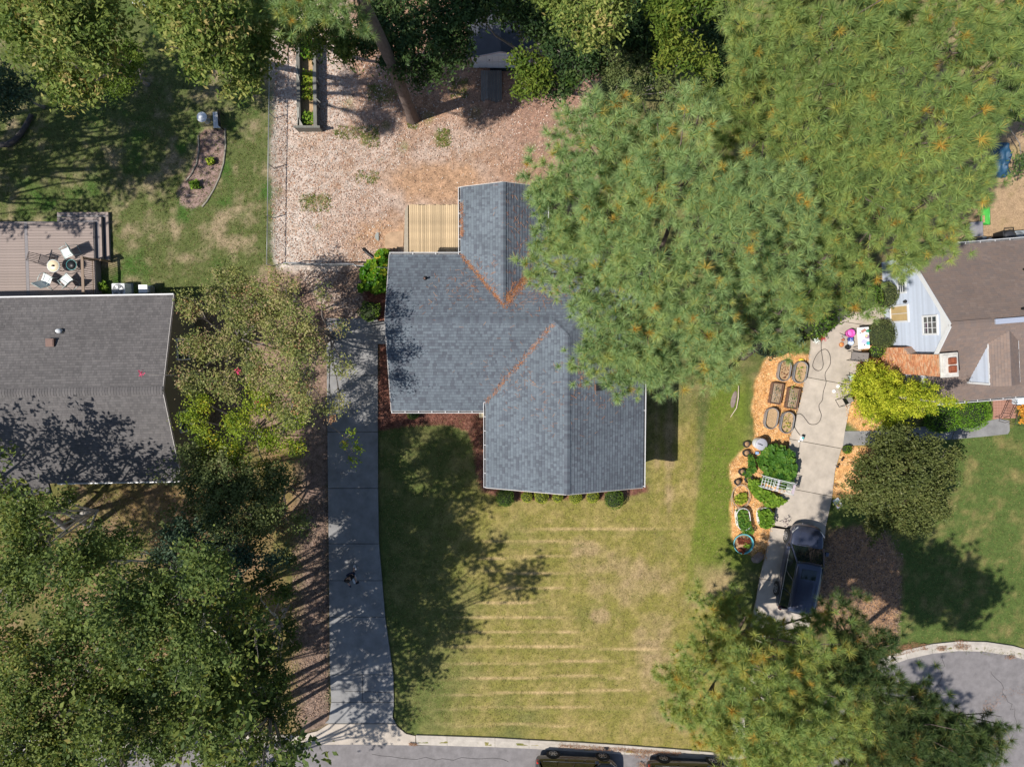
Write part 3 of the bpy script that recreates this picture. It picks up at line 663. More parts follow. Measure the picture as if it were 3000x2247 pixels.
def window(root, c, u, nrm, w, h, frame=.07, bars=(1,2), glassm=None, name='window', up=(0,0,1)):
    c = Vector(c); u = Vector(u).normalized(); n = Vector(nrm).normalized(); z = Vector(up)
    f = MB()
    for s in (-1, 1):
        f.bar(c+u*s*(w/2+frame/2)-z*(h/2+frame), c+u*s*(w/2+frame/2)+z*(h/2+frame), frame, .09, up=n)
        f.bar(c+z*s*(h/2+frame/2)-u*(w/2), c+z*s*(h/2+frame/2)+u*(w/2), .09, frame, up=z)
    fr = f.build(name, M['trim'], root, world=True)
    g = MB(); cp = c+n*.012
    g.add([cp-u*w/2-z*h/2, cp+u*w/2-z*h/2, cp+u*w/2+z*h/2, cp-u*w/2+z*h/2, cp-u*w/2-z*h/2-n*.02, cp+u*w/2-z*h/2-n*.02, cp+u*w/2+z*h/2-n*.02, cp-u*w/2+z*h/2-n*.02], [(0,1,2,3),(7,6,5,4),(0,4,5,1),(1,5,6,2),(2,6,7,3),(3,7,4,0)])
    g.build('pane', glassm or M['windowglass'], fr, world=True)
    b = MB()
    for i in range(1, bars[0]): b.bar(c+n*.03+u*(-w/2+w*i/bars[0])-z*h/2, c+n*.03+u*(-w/2+w*i/bars[0])+z*h/2, .028, .02, up=n)
    for j in range(1, bars[1]): b.bar(c+n*.033+z*(-h/2+h*j/bars[1])-u*w/2, c+n*.033+z*(-h/2+h*j/bars[1])+u*w/2, .028, .02, up=n)
    if b.v: b.build('glazing_bar', M['trim'], fr, world=True)
    return fr
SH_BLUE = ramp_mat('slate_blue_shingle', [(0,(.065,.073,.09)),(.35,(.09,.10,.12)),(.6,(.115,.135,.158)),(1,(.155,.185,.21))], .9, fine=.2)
SH_GREY = ramp_mat('grey_brown_shingle', [(0,(.08,.077,.077)),(.5,(.115,.108,.108)),(1,(.16,.15,.147))], .9, fine=.2)
SH_BROWN = ramp_mat('brown_shingle', [(0,(.145,.118,.11)),(.4,(.19,.15,.132)),(.7,(.215,.158,.13)),(1,(.235,.20,.18))], .9, fine=.16)
DK_B = mat('roof_deck_blue', (.06,.065,.08), .9); DK_G = mat('roof_deck_grey', (.08,.075,.075), .9); DK_R = mat('roof_deck_brown', (.11,.085,.078), .9)

# --- centre house
HZ = 3.6
XW = P(1424,1300,HZ).x; XE = P(1884,1300,HZ).x; XR = (XW+XE)/2; YS = P(1600,1428,HZ).y
YN = P(1250,747,HZ).y; XHW = P(1143,975,HZ).x; SL = .42
ZR = HZ+(XE-XW)/2*SL                       # front ridge
ZH = HZ+1.375; YH = YN-(ZH-HZ)/SL             # cross ridge
YC = YN-(ZR-HZ)/SL; XB = XW+(ZH-HZ)/SL
YV = P(1424,1178,HZ).y; SLS = (ZH-HZ)/(YH-YV); YSW = P(1250,1203,HZ-.15).y; ZSW = ZH-SLS*(YH-YSW)
XBW = P(1350,640,HZ).x; XBE = P(1600,640,HZ).x; XBR = (XBW+XBE)/2; YBN = P(1420,549,HZ).y; ZB = HZ+(XBE-XBW)/2*.5; YBR = YN-(ZB-HZ)/SL
ch = empty('grey_roofed_house', (XR, (YS+YN)/2, 0), label='central house with a slate blue shingled cross gable roof and white gutters', cat='house')
A = (XHW,YH,ZH); B = (XB,YH,ZH); Cc = (XR,YC,ZR); D = (XR,YS,ZR); NW = (XHW,YN,HZ); NE = (XE,YN,HZ)
kw = dict(shm=SH_BLUE, deckm=DK_B, expo=.15, tabw=.135, h=.02)
BWj = (XBW,YN,HZ); BEj = (XBE,YN,HZ); BR = (XBR,YBR,ZB)
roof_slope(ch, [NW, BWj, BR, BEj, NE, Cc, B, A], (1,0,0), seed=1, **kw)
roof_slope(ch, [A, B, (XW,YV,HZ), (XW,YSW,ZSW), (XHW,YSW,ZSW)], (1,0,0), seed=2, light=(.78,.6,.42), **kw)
roof_slope(ch, [(XW,YV,HZ), (XW,YS,HZ), D, Cc, B], (0,1,0), seed=3, light=(.85,.66,.48), wts=(.5,.3,.2), **kw)  # sunward west slope, sunlight put into its lighter tones
roof_slope(ch, [Cc, D, (XE,YS,HZ), NE], (0,1,0), seed=4, light=(.66,.52,.38), **kw)  # east slope toned darker, its shade put into the colour
roof_slope(ch, [(XBW,YBN,HZ), (XBR,YBN,ZB), BR, BWj], (0,1,0), seed=5, light=(.85,.66,.48), wts=(.5,.3,.2), **kw)  # back wing's west side, lighter tones painted for the sun
roof_slope(ch, [(XBR,YBN,ZB), (XBE,YBN,HZ), BEj, BR], (0,1,0), seed=6, light=(.6,.46,.32), **kw)  # turned from the sun, darker tones painted for the shade
cap_line(ch, A, B, None, shm=SH_BLUE, seed=1); cap_line(ch, B, Cc, None, shm=SH_BLUE, seed=2, w=.12); cap_line(ch, D, Cc, None, shm=SH_BLUE, seed=3)
cap_line(ch, (XBR,YBN,ZB), BR, None, shm=SH_BLUE, seed=4, w=.13); cap_line(ch, NE, Cc, None, shm=SH_BLUE, seed=5, w=.13)
wi = .32
m = MB()
m.prism([(XW+wi,YS+wi),(XE-wi,YS+wi),(XE-wi,YN-wi),(XW+wi,YN-wi)], -.1, HZ-.12)
m.build('front_wing_wall', M['wallc'], ch, world=True)
m = MB().prism([(XHW+wi,YSW+wi),(XW+wi-.003,YSW+wi),(XW+wi-.003,YN-wi-.003),(XHW+wi,YN-wi-.003)], -.1, ZSW-.15); m.build('side_wing_wall', M['wallc'], ch, world=True)
m = MB().prism([(XBW+wi,YN-wi+.003),(XBE-wi,YN-wi+.003),(XBE-wi,YBN-wi),(XBW+wi,YBN-wi)], -.1, HZ-.12); m.build('back_wing_wall', M['wallc'], ch, world=True)
def gable(root, a, b, apex, n, matl, t=.08, name='gable_wall'):
    a, b, apex, n = Vector(a), Vector(b), Vector(apex), Vector(n)
    v = [a, b, apex, a-n*t, b-n*t, apex-n*t]
    return MB().add(v, [(0,1,2),(5,4,3),(0,3,4,1),(1,4,5,2),(2,5,3,0)]).build(name, matl, root, world=True)
gable(ch, (XW+.4,YS+wi-.004,HZ-.121), (XE-.4,YS+wi-.004,HZ-.121), (XR,YS+wi-.004,ZR-.24), (0,-1,0), M['wallc'])
gable(ch, (XBE-.4,YBN-wi+.004,HZ-.121), (XBW+.4,YBN-wi+.004,HZ-.121), (XBR,YBN-wi+.004,ZB-.24), (0,1,0), M['wallc'])
gable(ch, (XHW+wi-.004,YN-.5,HZ-.16), (XHW+wi-.004,YSW+.5,ZSW-.145), (XHW+wi-.004,YH,ZH-.24), (-1,0,0), M['wallc'])
m = MB()
for a, b in ((D,(XW,YS,HZ)),(D,(XE,YS,HZ))): m.bar(Vector(a)+Vector((0,-.02,-.09)), Vector(b)+Vector((0,-.02,-.09)), .03, .16)
m.build('rake_board', M['fascia'], ch, world=True)
m = MB()
for a, b in (((XBR,YBN,ZB),(XBW,YBN,HZ)),((XBR,YBN,ZB),(XBE,YBN,HZ))): m.bar(Vector(a)+Vector((0,.02,-.09)), Vector(b)+Vector((0,.02,-.09)), .03, .16)
m.build('rake_board', M['fascia'], ch, world=True)
m = MB(); m.bar(Vector(A)+Vector((-.02,0,-.09)), Vector(NW)+Vector((-.02,0,-.09)), .03, .16); m.bar(Vector(A)+Vector((-.02,0,-.09)), Vector((XHW-.02,YSW,ZSW-.09)), .03, .16)
m.build('rake_board', M['fascia'], ch, world=True)
gutter_line(ch, NW, (XBW-.1,YN,HZ), (0,1,0), bracket=.95); gutter_line(ch, (XHW,YSW,ZSW), (XW-.02,YSW,ZSW), (0,-1,0))
gutter_line(ch, (XW,YV,HZ), (XW,YS,HZ), (-1,0,0)); gutter_line(ch, (XE,YN,HZ), (XE,YS,HZ), (1,0,0), bracket=3.0)
gutter_line(ch, (XBW,YN+.12,HZ), (XBW,YBN,HZ), (-1,0,0)); gutter_line(ch, (XBE,YN+.3,HZ), (XBE,YBN,HZ), (1,0,0))
for x in (XW+1.5, XE-1.6): window(ch, (x,YS+wi-.02,1.7), (1,0,0), (0,-1,0), 1.2, 1.3, bars=(2,2))
for y in (-4.5,-1.5,1.6): window(ch, (XE-wi+.02,y,1.7), (0,1,0), (1,0,0), 1.0, 1.2)
for x in (XHW+1.5,): window(ch, (x,YSW+wi-.02,1.6), (1,0,0), (0,-1,0), 1.2, 1.2, bars=(2,2))
window(ch, (XHW+wi-.02,.2,1.5), (0,1,0), (-1,0,0), 1.0, 1.1)
window(ch, (XBW+wi-.02,6.3,1.6), (0,1,0), (-1,0,0), 1.5, 1.2, bars=(2,2))
dr = MB().box(XW-.9,XW+.0,YSW+wi-.06,YSW+wi-.01,.25,2.3).build('front_door', mat('door_paint',(.12,.05,.04),.5), ch, world=True)
MB().lathe([(0,-.02),(.03,-.02),(.03,.03),(0,.03)], (XW-.8,YSW+wi-.08,1.2), 8).build('handle', M['galv'], dr, world=True)
MB().prism(PP([(1404,1204),(1424,1204),(1424,1222),(1404,1222)], 0), 0, .25).build('doorstep', mat('step_cream',(.5,.42,.28),.8), ch, world=True)
# plumbing vent, roof vent box
def on_n(px, py):   # point on the north slope seen at a pixel
    z = 4.2
    for _ in range(8): p = P(px, py, z); z = HZ+SL*(YN-p.y)
    return P(px, py, z)
p = on_n(1246, 817); v = MB(); v.tube([p, p+Vector((0,0,.28))], .05, 10); vv_ = v.build('plumbing_vent', M['brownvent'], ch, world=True)
MB().lathe([(.13,-.03),(.10,.02),(.055,.07)], p+Vector((0,0,.01)), 12).build('vent_boot', M['dark'], vv_, world=True)
def on_e(px, py):
    z = 4.2
    for _ in range(8): p = P(px, py, z); z = HZ+SL*(XE-p.x)
    return P(px, py, z)
p = on_e(1751, 1135); b_ = MB().box(-.17,.17,-.16,.16,-.1,.17).build('roof_vent_box', M['dark'], ch); b_.location = p-ch.location; b_.rotation_euler = (0, math.atan(SL), 0)
MB().box(-.19,-.172,-.16,.16,-.08,.15).build('vent_lip', M['brownvent'], b_)
# pine straw lying in the valleys and on the slopes
def straw_on(root_pts, n, wid, fz, seed, L=.2):
    rng = np.random.default_rng(seed); q = []
    a, b = root_pts
    for i in range(n):
        t = rng.random(); x = a[0]+(b[0]-a[0])*t+(rng.normal())*wid; y = a[1]+(b[1]-a[1])*t+rng.normal()*wid
        an = math.atan2(b[1]-a[1], b[0]-a[0])+rng.normal()*.8; l = L*(.5+.8*rng.random())
        dx, dy = math.cos(an)*l/2, math.sin(an)*l/2; ww = .009
        pz = lambda X_, Y_: fz(X_, Y_)+.03+.02*rng.random()
        q.append(((x-dx-dy*ww/l,y-dy+dx*ww/l,pz(x-dx,y-dy)),(x-dx+dy*ww/l,y-dy-dx*ww/l,pz(x-dx,y-dy)),(x+dx+dy*ww/l,y+dy-dx*ww/l,pz(x+dx,y+dy)),(x+dx-dy*ww/l,y+dy+dx*ww/l,pz(x+dx,y+dy))))
    return q
def roof_z(x, y):
    z = max(-1, min(HZ+SL*(YN-y), ZH-SLS*(YH-y)) if x < XR and x > XHW and y > YSW else -1)
    z2 = min(HZ+SL*(x-XW), HZ+SL*(XE-x), HZ+SL*(YN-y)) if y > YS else -1
    z3 = min(HZ+.5*(x-XBW), HZ+.5*(XBE-x)) if y > YH and y < YBN else -1
    return max(z, z2, z3)
q = []
q += straw_on((BWj, BR), 230, .05, roof_z, 1); q += straw_on((BR, (BR[0]+1.3,BR[1]+1.55,3)), 420, .13, roof_z, 2)
q += straw_on(((XW,YV,0), (XB,YH-.2,0)), 210, .06, roof_z, 3); q += straw_on(((-.3,2.2,0),(3.6,3.4,0)), 300, .5, roof_z, 4)
q += straw_on(((XBW+.05,5.4,0),(XBW+.05,7,0)), 110, .04, roof_z, 5); q += straw_on(((-3.5,2.6,0),(-.5,3.6,0)), 160, .6, roof_z, 6)
q += straw_on(((0,7,0),(1.2,3,0)), 160, .5, roof_z, 7); q += straw_on(((3,-3,0),(5.5,-1,0)), 160, .9, roof_z, 8); q += straw_on(((-1,-1,0),(2,-3,0)), 120, .8, roof_z, 9); q += straw_on(((3.2,-.6,0),(3.4,-1.8,0)), 40, .12, roof_z, 10)
q = np.array(q, dtype=np.float32)
cc_ = np.array([(.42,.17,.07),(.32,.12,.05),(.50,.26,.13)])[RNG.integers(0, 3, len(q))]
o = fastmesh('roof_pine_straw', q, LITTER, col=cc_); tag(o, 'orange pine needles gathered in the valleys of the slate blue roof', 'pine straw', kind='stuff')

# --- left house (seen from its eastern half)
LZ = 2.9; th = R(1.0)
lNE = P(518,864,LZ); lSE = P(521,1409,LZ); mid = (lNE+lSE)/2; ux = Vector((math.cos(th), math.sin(th), 0)); vx = Vector((-math.sin(th), math.cos(th), 0))
hw = (lNE-lSE).length/2; LRZ = 4.42; XL = 15.0
lh = empty('brown_grey_roofed_house', mid-ux*7+Vector((0,0,-LZ)), label='left neighbour house with a long plain grey brown gable roof in tree shade', cat='house')
def lp(a, b, z): p = mid+ux*a+vx*b; return (p.x, p.y, z)
kw = dict(shm=SH_GREY, deckm=DK_G, expo=.135, tabw=.16, wts=(.4,.35,.25))
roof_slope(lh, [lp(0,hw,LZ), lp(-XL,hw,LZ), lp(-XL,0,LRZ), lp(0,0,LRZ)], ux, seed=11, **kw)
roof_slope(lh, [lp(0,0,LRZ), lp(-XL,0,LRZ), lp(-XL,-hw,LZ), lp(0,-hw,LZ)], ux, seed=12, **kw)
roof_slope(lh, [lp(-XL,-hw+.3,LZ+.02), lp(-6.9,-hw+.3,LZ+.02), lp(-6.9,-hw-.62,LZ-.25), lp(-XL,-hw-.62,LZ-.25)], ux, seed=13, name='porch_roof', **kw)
cap_line(lh, lp(0,0,LRZ), lp(-XL,0,LRZ), None, shm=SH_GREY, seed=14, w=.2)
m = MB().prism([lp(-.28,hw-.35,0)[:2], lp(-XL+.3,hw-.35,0)[:2], lp(-XL+.3,-hw+.35,0)[:2], lp(-.28,-hw+.35,0)[:2]], -.1, LZ-.12); m.build('wall', M['wallolive'], lh, world=True)
gable(lh, lp(-.276,-hw+.4,LZ-.121), lp(-.276,hw-.4,LZ-.121), lp(-.276,0,LRZ-.2), ux, M['wallolive'])
for b in np.linspace(-hw+.4, hw-.4, 5)[1:-1]:
    pass
g1 = MB(); g1.bar(Vector(lp(.01,hw+.03,LZ-.05)), Vector(lp(-XL,hw+.03,LZ-.05)), .08, .12); g1.build('gutter', M['gutter'], lh, world=True)
g1 = MB(); g1.bar(Vector(lp(.01,-hw-.03,LZ-.06)), Vector(lp(-6.4,-hw-.03,LZ-.06)), .07, .10); g1.build('gutter', M['gutter'], lh, world=True)
g1 = MB(); g1.bar(Vector(lp(.02,-hw,LZ-.07)), Vector(lp(.02,0,LRZ-.07)), .03, .16); g1.bar(Vector(lp(.02,hw,LZ-.07)), Vector(lp(.02,0,LRZ-.07)), .03, .16); g1.build('rake_board', M['fascia'], lh, world=True)
window(lh, lp(-.26,-1.8,1.6), vx, ux, 1.0, 1.2); window(lh, lp(-.26,2.0,1.6), vx, ux, 1.0, 1.2)
for a in (-3,-9.5): window(lh, lp(a,-hw+.33,1.6), ux, -vx, 1.2, 1.3, bars=(2,2))
for a in (-5.4,-11): window(lh, lp(a,hw-.33,1.6), ux, vx, 1.2, 1.3, bars=(2,2))
# downspout elbow and porch rail pieces that stick out under the front eave
m = MB(); q0 = Vector(lp(-.03,-hw+.05,LZ-.1)); m.tube([q0, q0+Vector((.10,.05,-.4)), q0+Vector((-.15,.2,-.6)), q0+Vector((-.15,.2,-2.7))], .045, 8); m.build('downspout', M['gutter'], lh, world=True)
m = MB(); a_ = P(176,1416,2.3); m.bar(a_+Vector((.0,-.02,0)), a_+Vector((.95,.22,0)), .12, .06); m.bar(P(214,1418,2.6), P(214,1406,2.6), .08, .3); m.build('porch_beam', M['gutter'], lh, world=True)
def on_l(px, py):
    z = 3.5
    for _ in range(8):
        p = P(px, py, z); b = (p-mid).dot(vx); z = LRZ-abs(b)/hw*(LRZ-LZ)
    return P(px, py, z)
p = on_l(176, 970); m = MB(); m.lathe([(.15,0),(.15,.12),(.11,.2),(0,.23)], (0,0,0), 14, sx=1.1, sy=.8); v_ = m.build('roof_vent', M['white'], lh); v_.location = p-lh.location
MB().box(-.22,.22,-.13,.02,-.02,.06).build('vent_flange', M['dark'], v_)
p = on_l(151, 1004); v_ = MB().box(-.2,.2,-.2,.2,-.05,.16).build('box_vent', M['brownvent'], lh); v_.location = p-lh.location
MB().box(-.16,.16,-.16,.16,.161,.175).build('vent_cover', M['brownvent'], v_)

# --- right house, turned a few degrees
RZ = 2.9; rNW = P(2642,736,RZ); rSW = P(2688,1179,RZ); rm = (rNW+rSW)/2; tr = R(4.6)
ru = Vector((math.cos(tr), math.sin(tr), 0)); rv = Vector((-math.sin(tr), math.cos(tr), 0)); rhw = 3.95; RRZ = 6.25; RL = 15
rh = empty('brown_roofed_house', rm+ru*6+Vector((0,0,-RZ)), label='right neighbour house with steep brown roof, pale blue gable wall and a dormer', cat='house')
def rp(a, b, z): p = rm+ru*a+rv*b; return (p.x, p.y, z)
kw = dict(shm=SH_BROWN, deckm=DK_R, expo=.14, tabw=.2, wts=(.35,.4,.25))
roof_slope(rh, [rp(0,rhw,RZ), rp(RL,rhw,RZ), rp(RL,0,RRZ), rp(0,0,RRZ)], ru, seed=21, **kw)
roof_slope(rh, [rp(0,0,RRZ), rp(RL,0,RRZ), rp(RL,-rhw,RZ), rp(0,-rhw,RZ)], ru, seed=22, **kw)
cap_line(rh, rp(0,0,RRZ), rp(1.9,0,RRZ), None, shm=SH_BROWN, seed=23, w=.16)
ins = .32
MB().prism([rp(ins,rhw-.35,0)[:2], rp(RL-.3,rhw-.35,0)[:2], rp(RL-.3,-rhw+.35,0)[:2], rp(ins,-rhw+.35,0)[:2]], -.1, RZ-.1).build('wall', M['wallblue'], rh, world=True)
slope_r = (RRZ-RZ)/rhw
gable(rh, rp(ins+.002,rhw-.42,RZ-.101), rp(ins+.002,-rhw+.42,RZ-.101), rp(ins+.002,0,RRZ-.28), -ru, M['wallblue'], name='gable_wall')
# lap siding, board by board, on the gable end
bh = .152; k = 0; z = .05
while z < RRZ-.45:
    half = (rhw-.36) if z+bh < RZ-.1 else max(.05, (RRZ-.28-(z+bh))/slope_r-.02)
    if z < RRZ-.5:
        a0 = rp(ins-.012,-half,z); 
        m = MB(); o_ = -ru
        A0, A1 = Vector(rp(ins,-half,z)), Vector(rp(ins,half,z)); U = Vector((0,0,bh))
        m.add([A0+o_*.04, A1+o_*.04, A1+o_*.006+U, A0+o_*.006+U, A0, A1], [(0,3,2,1),(0,1,5,4)])
        m.build('siding_board', M['siding'], rh, world=True)
    z += bh; k += 1
# attic panel in the peak
zt = RRZ-1.25; hb = (RRZ-.25-zt)/slope_r
pk = [Vector(rp(ins-.05,-hb,zt)), Vector(rp(ins-.05,hb,zt)), Vector(rp(ins-.05,0,RRZ-.2))]; pkb = [p_+ru*.04 for p_ in pk]
MB().add(pk+pkb, [(0,2,1),(3,4,5),(0,1,4,3),(1,2,5,4),(2,0,3,5)]).build('gable_peak_panel', M['trim'], rh, world=True)
m = MB()
for sg in (-1, 1): m.bar(Vector(rp(-.02,0,RRZ-.10)), Vector(rp(-.02,sg*rhw,RZ-.10)), .035, .24)
m.build('rake_board', M['trim'], rh, world=True)
m = MB()
for sg in (-1, 1):
    a_, b_ = Vector(rp(.15,0,RRZ-.26)), Vector(rp(.15,sg*rhw,RZ-.26)); m.bar(a_, b_, .3, .02, up=(0,0,1))
m.build('soffit', M['trim'], rh, world=True)
gutter_line(rh, rp(0,-rhw,RZ), rp(RL,-rhw,RZ), -rv, bracket=.65); gutter_line(rh, rp(0,rhw,RZ), rp(RL,rhw,RZ), rv, bracket=.75)
m = MB(); m.bar(Vector(rp(1.95,0,RRZ+.07)), Vector(rp(RL-.5,0,RRZ+.07)), .24, .08); m.build('ridge_vent', M['vent'], rh, world=True)
def wallpt(px, py):
    # intersect pixel ray with the gable wall plane
    n = -ru; c = Vector(rp(ins-.03,0,0)); a = P(px, py, 0); b = P(px, py, 10); d = b-a
    t = (c-a).dot(n)/d.dot(n); return a+d*t
def wall_window(pts, bars, glassm=None):
    q = [wallpt(*p_) for p_ in pts]; zmin = min(p_.z for p_ in q); zmax = max(p_.z for p_ in q); bs = [(p_-rm).dot(rv) for p_ in q]
    bmin, bmax = min(bs), max(bs)
    return window(rh, rp(ins-.045,(bmin+bmax)/2,(zmin+zmax)/2), rv, -ru, bmax-bmin-.14, zmax-zmin-.14, bars=bars, glassm=glassm, frame=.09), (bmin, bmax, zmin, zmax)
wall_window([(2609,897),(2664,942)], (2,1), M['interior']); wall_window([(2704,926),(2750,980)], (3,3)); wall_window([(2630,816),(2656,858)], (2,3))
q0 = wallpt(2653,884); m = MB(); m.lathe([(0,0),(.07,.0),(.09,.14),(.05,.2),(0,.22)], (0,0,0), 8); l_ = m.build('wall_lamp', M['dark'], rh); l_.location = q0-ru*.08-rh.location
for a in (3.5,7.5,11): window(rh, rp(a,-rhw+.33,1.6), ru, -rv, 1.1, 1.3, bars=(2,2)); window(rh, rp(a,rhw-.33,1.6), ru, rv, 1.1, 1.3, bars=(2,2))
# chimney on the gable end: broad base, sloping shoulder, brick stack, cement cap with two flues
def chim():
    y1 = (P(2780,1037,5.4)-rm).dot(rv); y0 = (P(2780,1101,5.4)-rm).dot(rv); x0 = ins-.42; x1 = ins+.30
    zt = 5.45
    cm = MB(); yb = y1+.32
    v = []
    cm.prism([rp(x0,y0,0)[:2], rp(x1,y0,0)[:2], rp(x1,y1,0)[:2], rp(x0,y1,0)[:2]], -.05, zt)
    st = cm.build('chimney', M['brick'], rh, world=True)
    b = MB(); zz = 2.5
    prof = [(y1+.002,-.05),(yb,-.05),(yb,zz),(y1+.002,zz+.5)]
    v = [rp(x0-.001,a,z) for a, z in prof]+[rp(ins,a,z) for a, z in prof]
    b.add(v, [(0,3,2,1),(4,5,6,7),(0,1,5,4),(1,2,6,5),(2,3,7,6),(3,0,4,7)]); b.build('shoulder', M['brick'], st, world=True)
    # bricks: real blocks standing proud of the mortar
    qs = []; cols = []; rng = np.random.default_rng(4); bw, bhh = .20, .067
    def face(p0, du, W, H, n, zlim=None):
        r = 0
        while r*(bhh+.01) < H:
            x = -(r % 2)*bw/2
            while x < W:
                l, rr = max(x, 0), min(x+bw-.01, W)
                if rr-l > .03 and (zlim is None or zlim(l, rr, r*(bhh+.01)+bhh)):
                    a = p0+du*l+Vector((0,0,r*(bhh+.01))); e = du*(rr-l); h_ = Vector((0,0,bhh)); o_ = n*(.010+.006*rng.random())
                    qs.append((a+o_, a+e+o_, a+e+h_+o_, a+h_+o_)); qs.append((a+h_, a+h_+o_, a+e+h_+o_, a+e+h_)); qs.append((a+o_, a+o_+h_, a+h_, a)); qs.append((a+e, a+e+h_, a+e+h_+o_, a+e+o_))
                    c = np.array([(.56,.25,.125),(.62,.31,.16),(.50,.20,.10),(.60,.36,.22)])[rng.integers(0,4)]*(.85+.3*rng.random()); cols.extend([c]*4)
                x += bw
            r += 1
    yb_ = yb
    face(Vector(rp(x0,y1,0)), -rv, y1-y0, zt, -ru)
    face(Vector(rp(x0-.002,yb,0)), -rv, yb-y1-.01, zz+.5, -ru, lambda l, r_, z: z < zz+.5*(l/(yb_-y1)) )
    face(Vector(rp(x0,y0,0)), ru, x1-x0, zt, -rv); face(Vector(rp(x1,y1,0)), -ru, x1-x0-.4, zt, rv)
    face(Vector(rp(ins-.02,yb,0)), -ru, ins-x0-.02, zz, rv)
    bm_ = pcol_mat('brick_faces', .85, fine=.3, scale=18)
    s = fastmesh('bricks', np.array([[tuple(v) for v in q] for q in qs], dtype=np.float32), bm_, st, world=True, col=np.array(cols)); s['kind'] = 'stuff'
    c = MB(); c.prism([rp(x0-.06,y0-.06,0)[:2], rp(x1+.06,y0-.06,0)[:2], rp(x1+.06,y1+.06,0)[:2], rp(x0-.06,y1+.06,0)[:2]], zt, zt+.10)
    c.prism([rp(x0+.02,y0+.02,0)[:2], rp(x1-.02,y0+.02,0)[:2], rp(x1-.02,y1-.02,0)[:2], rp(x0+.02,y1-.02,0)[:2]], zt+.10, zt+.16)
    cp = c.build('chimney_cap', M['cement'], st, world=True, bevel=.02)
    for s_ in (0, 1):
        a0 = y0+.18+s_*((y1-y0)/2-.13); a1 = a0+(y1-y0)/2-.24
        f = MB(); xx0, xx1 = x0+.28, x0+.56
        for (p_, q_) in (((xx0,a0),(xx1,a0)),((xx1,a0),(xx1,a1)),((xx1,a1),(xx0,a1)),((xx0,a1),(xx0,a0))):
            f.bar(Vector(rp(*p_, zt+.22)), Vector(rp(*q_, zt+.22)), .045, .14)
        f.prism([rp(xx0,a0,0)[:2], rp(xx1,a0,0)[:2], rp(xx1,a1,0)[:2], rp(xx0,a1,0)[:2]], zt+.14, zt+.18)
        f.build('flue', M['rust'], st, world=True)
chim()
# dormer
def dormer():
    e = P(2906,1126,5.45); a0 = (e-rm).dot(ru); b0 = (e-rm).dot(rv)      # south-west eave corner
    wd = 1.3; ze = 5.40; zr = 5.85
    roofz = lambda b: RRZ-abs(b)*slope_r
    bt = -(RRZ-ze)/slope_r; br = -(RRZ-zr)/slope_r
    am = a0+wd/2; a1 = a0+wd
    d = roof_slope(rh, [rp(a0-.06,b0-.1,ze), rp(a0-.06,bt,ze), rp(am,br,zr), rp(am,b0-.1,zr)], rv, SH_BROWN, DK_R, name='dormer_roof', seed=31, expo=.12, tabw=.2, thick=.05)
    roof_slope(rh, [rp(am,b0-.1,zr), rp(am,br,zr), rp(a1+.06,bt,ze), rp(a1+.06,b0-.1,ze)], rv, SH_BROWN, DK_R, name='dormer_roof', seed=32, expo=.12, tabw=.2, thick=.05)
    for aa, nn in ((a0, -1), (a1, 1)):
        pts = [Vector(rp(aa,b0,roofz(b0))), Vector(rp(aa,bt,ze-.02)), Vector(rp(aa,b0,ze-.02))]
        cheek = MB().add(pts+[p_-ru*nn*.06 for p_ in pts], [(0,1,2),(5,4,3),(0,2,5,3),(1,0,3,4),(2,1,4,5)]).build('dormer_cheek', M['wallblue'], rh, world=True)
        z = roofz(b0)+.02
        while z < ze-.14:
            be = -(RRZ-z-.13)/slope_r
            A0, A1 = Vector(rp(aa,b0+.01,z)), Vector(rp(aa,min(be,bt),z)); U = Vector((0,0,.145)); o_ = ru*nn
            MB().add([A0+o_*.03, A1+o_*.03, A1+o_*.008+U, A0+o_*.008+U], [(0,3,2,1)] if nn < 0 else [(0,1,2,3)]).build('cheek_board', M['siding'], cheek, world=True)
            z += .15
        tb = MB(); tb.bar(Vector(rp(aa+nn*.03,b0,roofz(b0))), Vector(rp(aa+nn*.03,b0,ze)), .09, .09); tb.bar(Vector(rp(aa+nn*.05,b0,ze-.02)), Vector(rp(aa+nn*.05,bt,ze-.02)), .04, .08); tb.build('corner_trim', M['trim'], cheek, world=True)
    f = MB(); pts = [rp(a0,b0+.01,roofz(b0)), rp(a1,b0+.01,roofz(b0)), rp(a1,b0+.01,ze), rp(am,b0+.01,zr-.04), rp(a0,b0+.01,ze)]
    f.add(pts+[tuple(Vector(p_)+rv*.06) for p_ in pts], [(0,1,2,3,4),(9,8,7,6,5)]+[(i,(i+5),((i+1)%5)+5,(i+1)%5) for i in range(5)]); f.build('dormer_front', M['wallblue'], rh, world=True)
    window(rh, rp(am,b0-.01,(roofz(b0)+ze)/2+.05), ru, -rv, .7, .9, bars=(2,2))
dormer()
# pipe vents on the north slope
for px, py in ((2999,790),(2994,905)):
    p = P(px, py, 4.6); b = (p-rm).dot(rv); p = P(px, py, RRZ-abs(b)*slope_r)
    MB().tube([p, p+Vector((0,0,.4))], .06, 10).build('vent_pipe', M['dark'], rh, world=True)

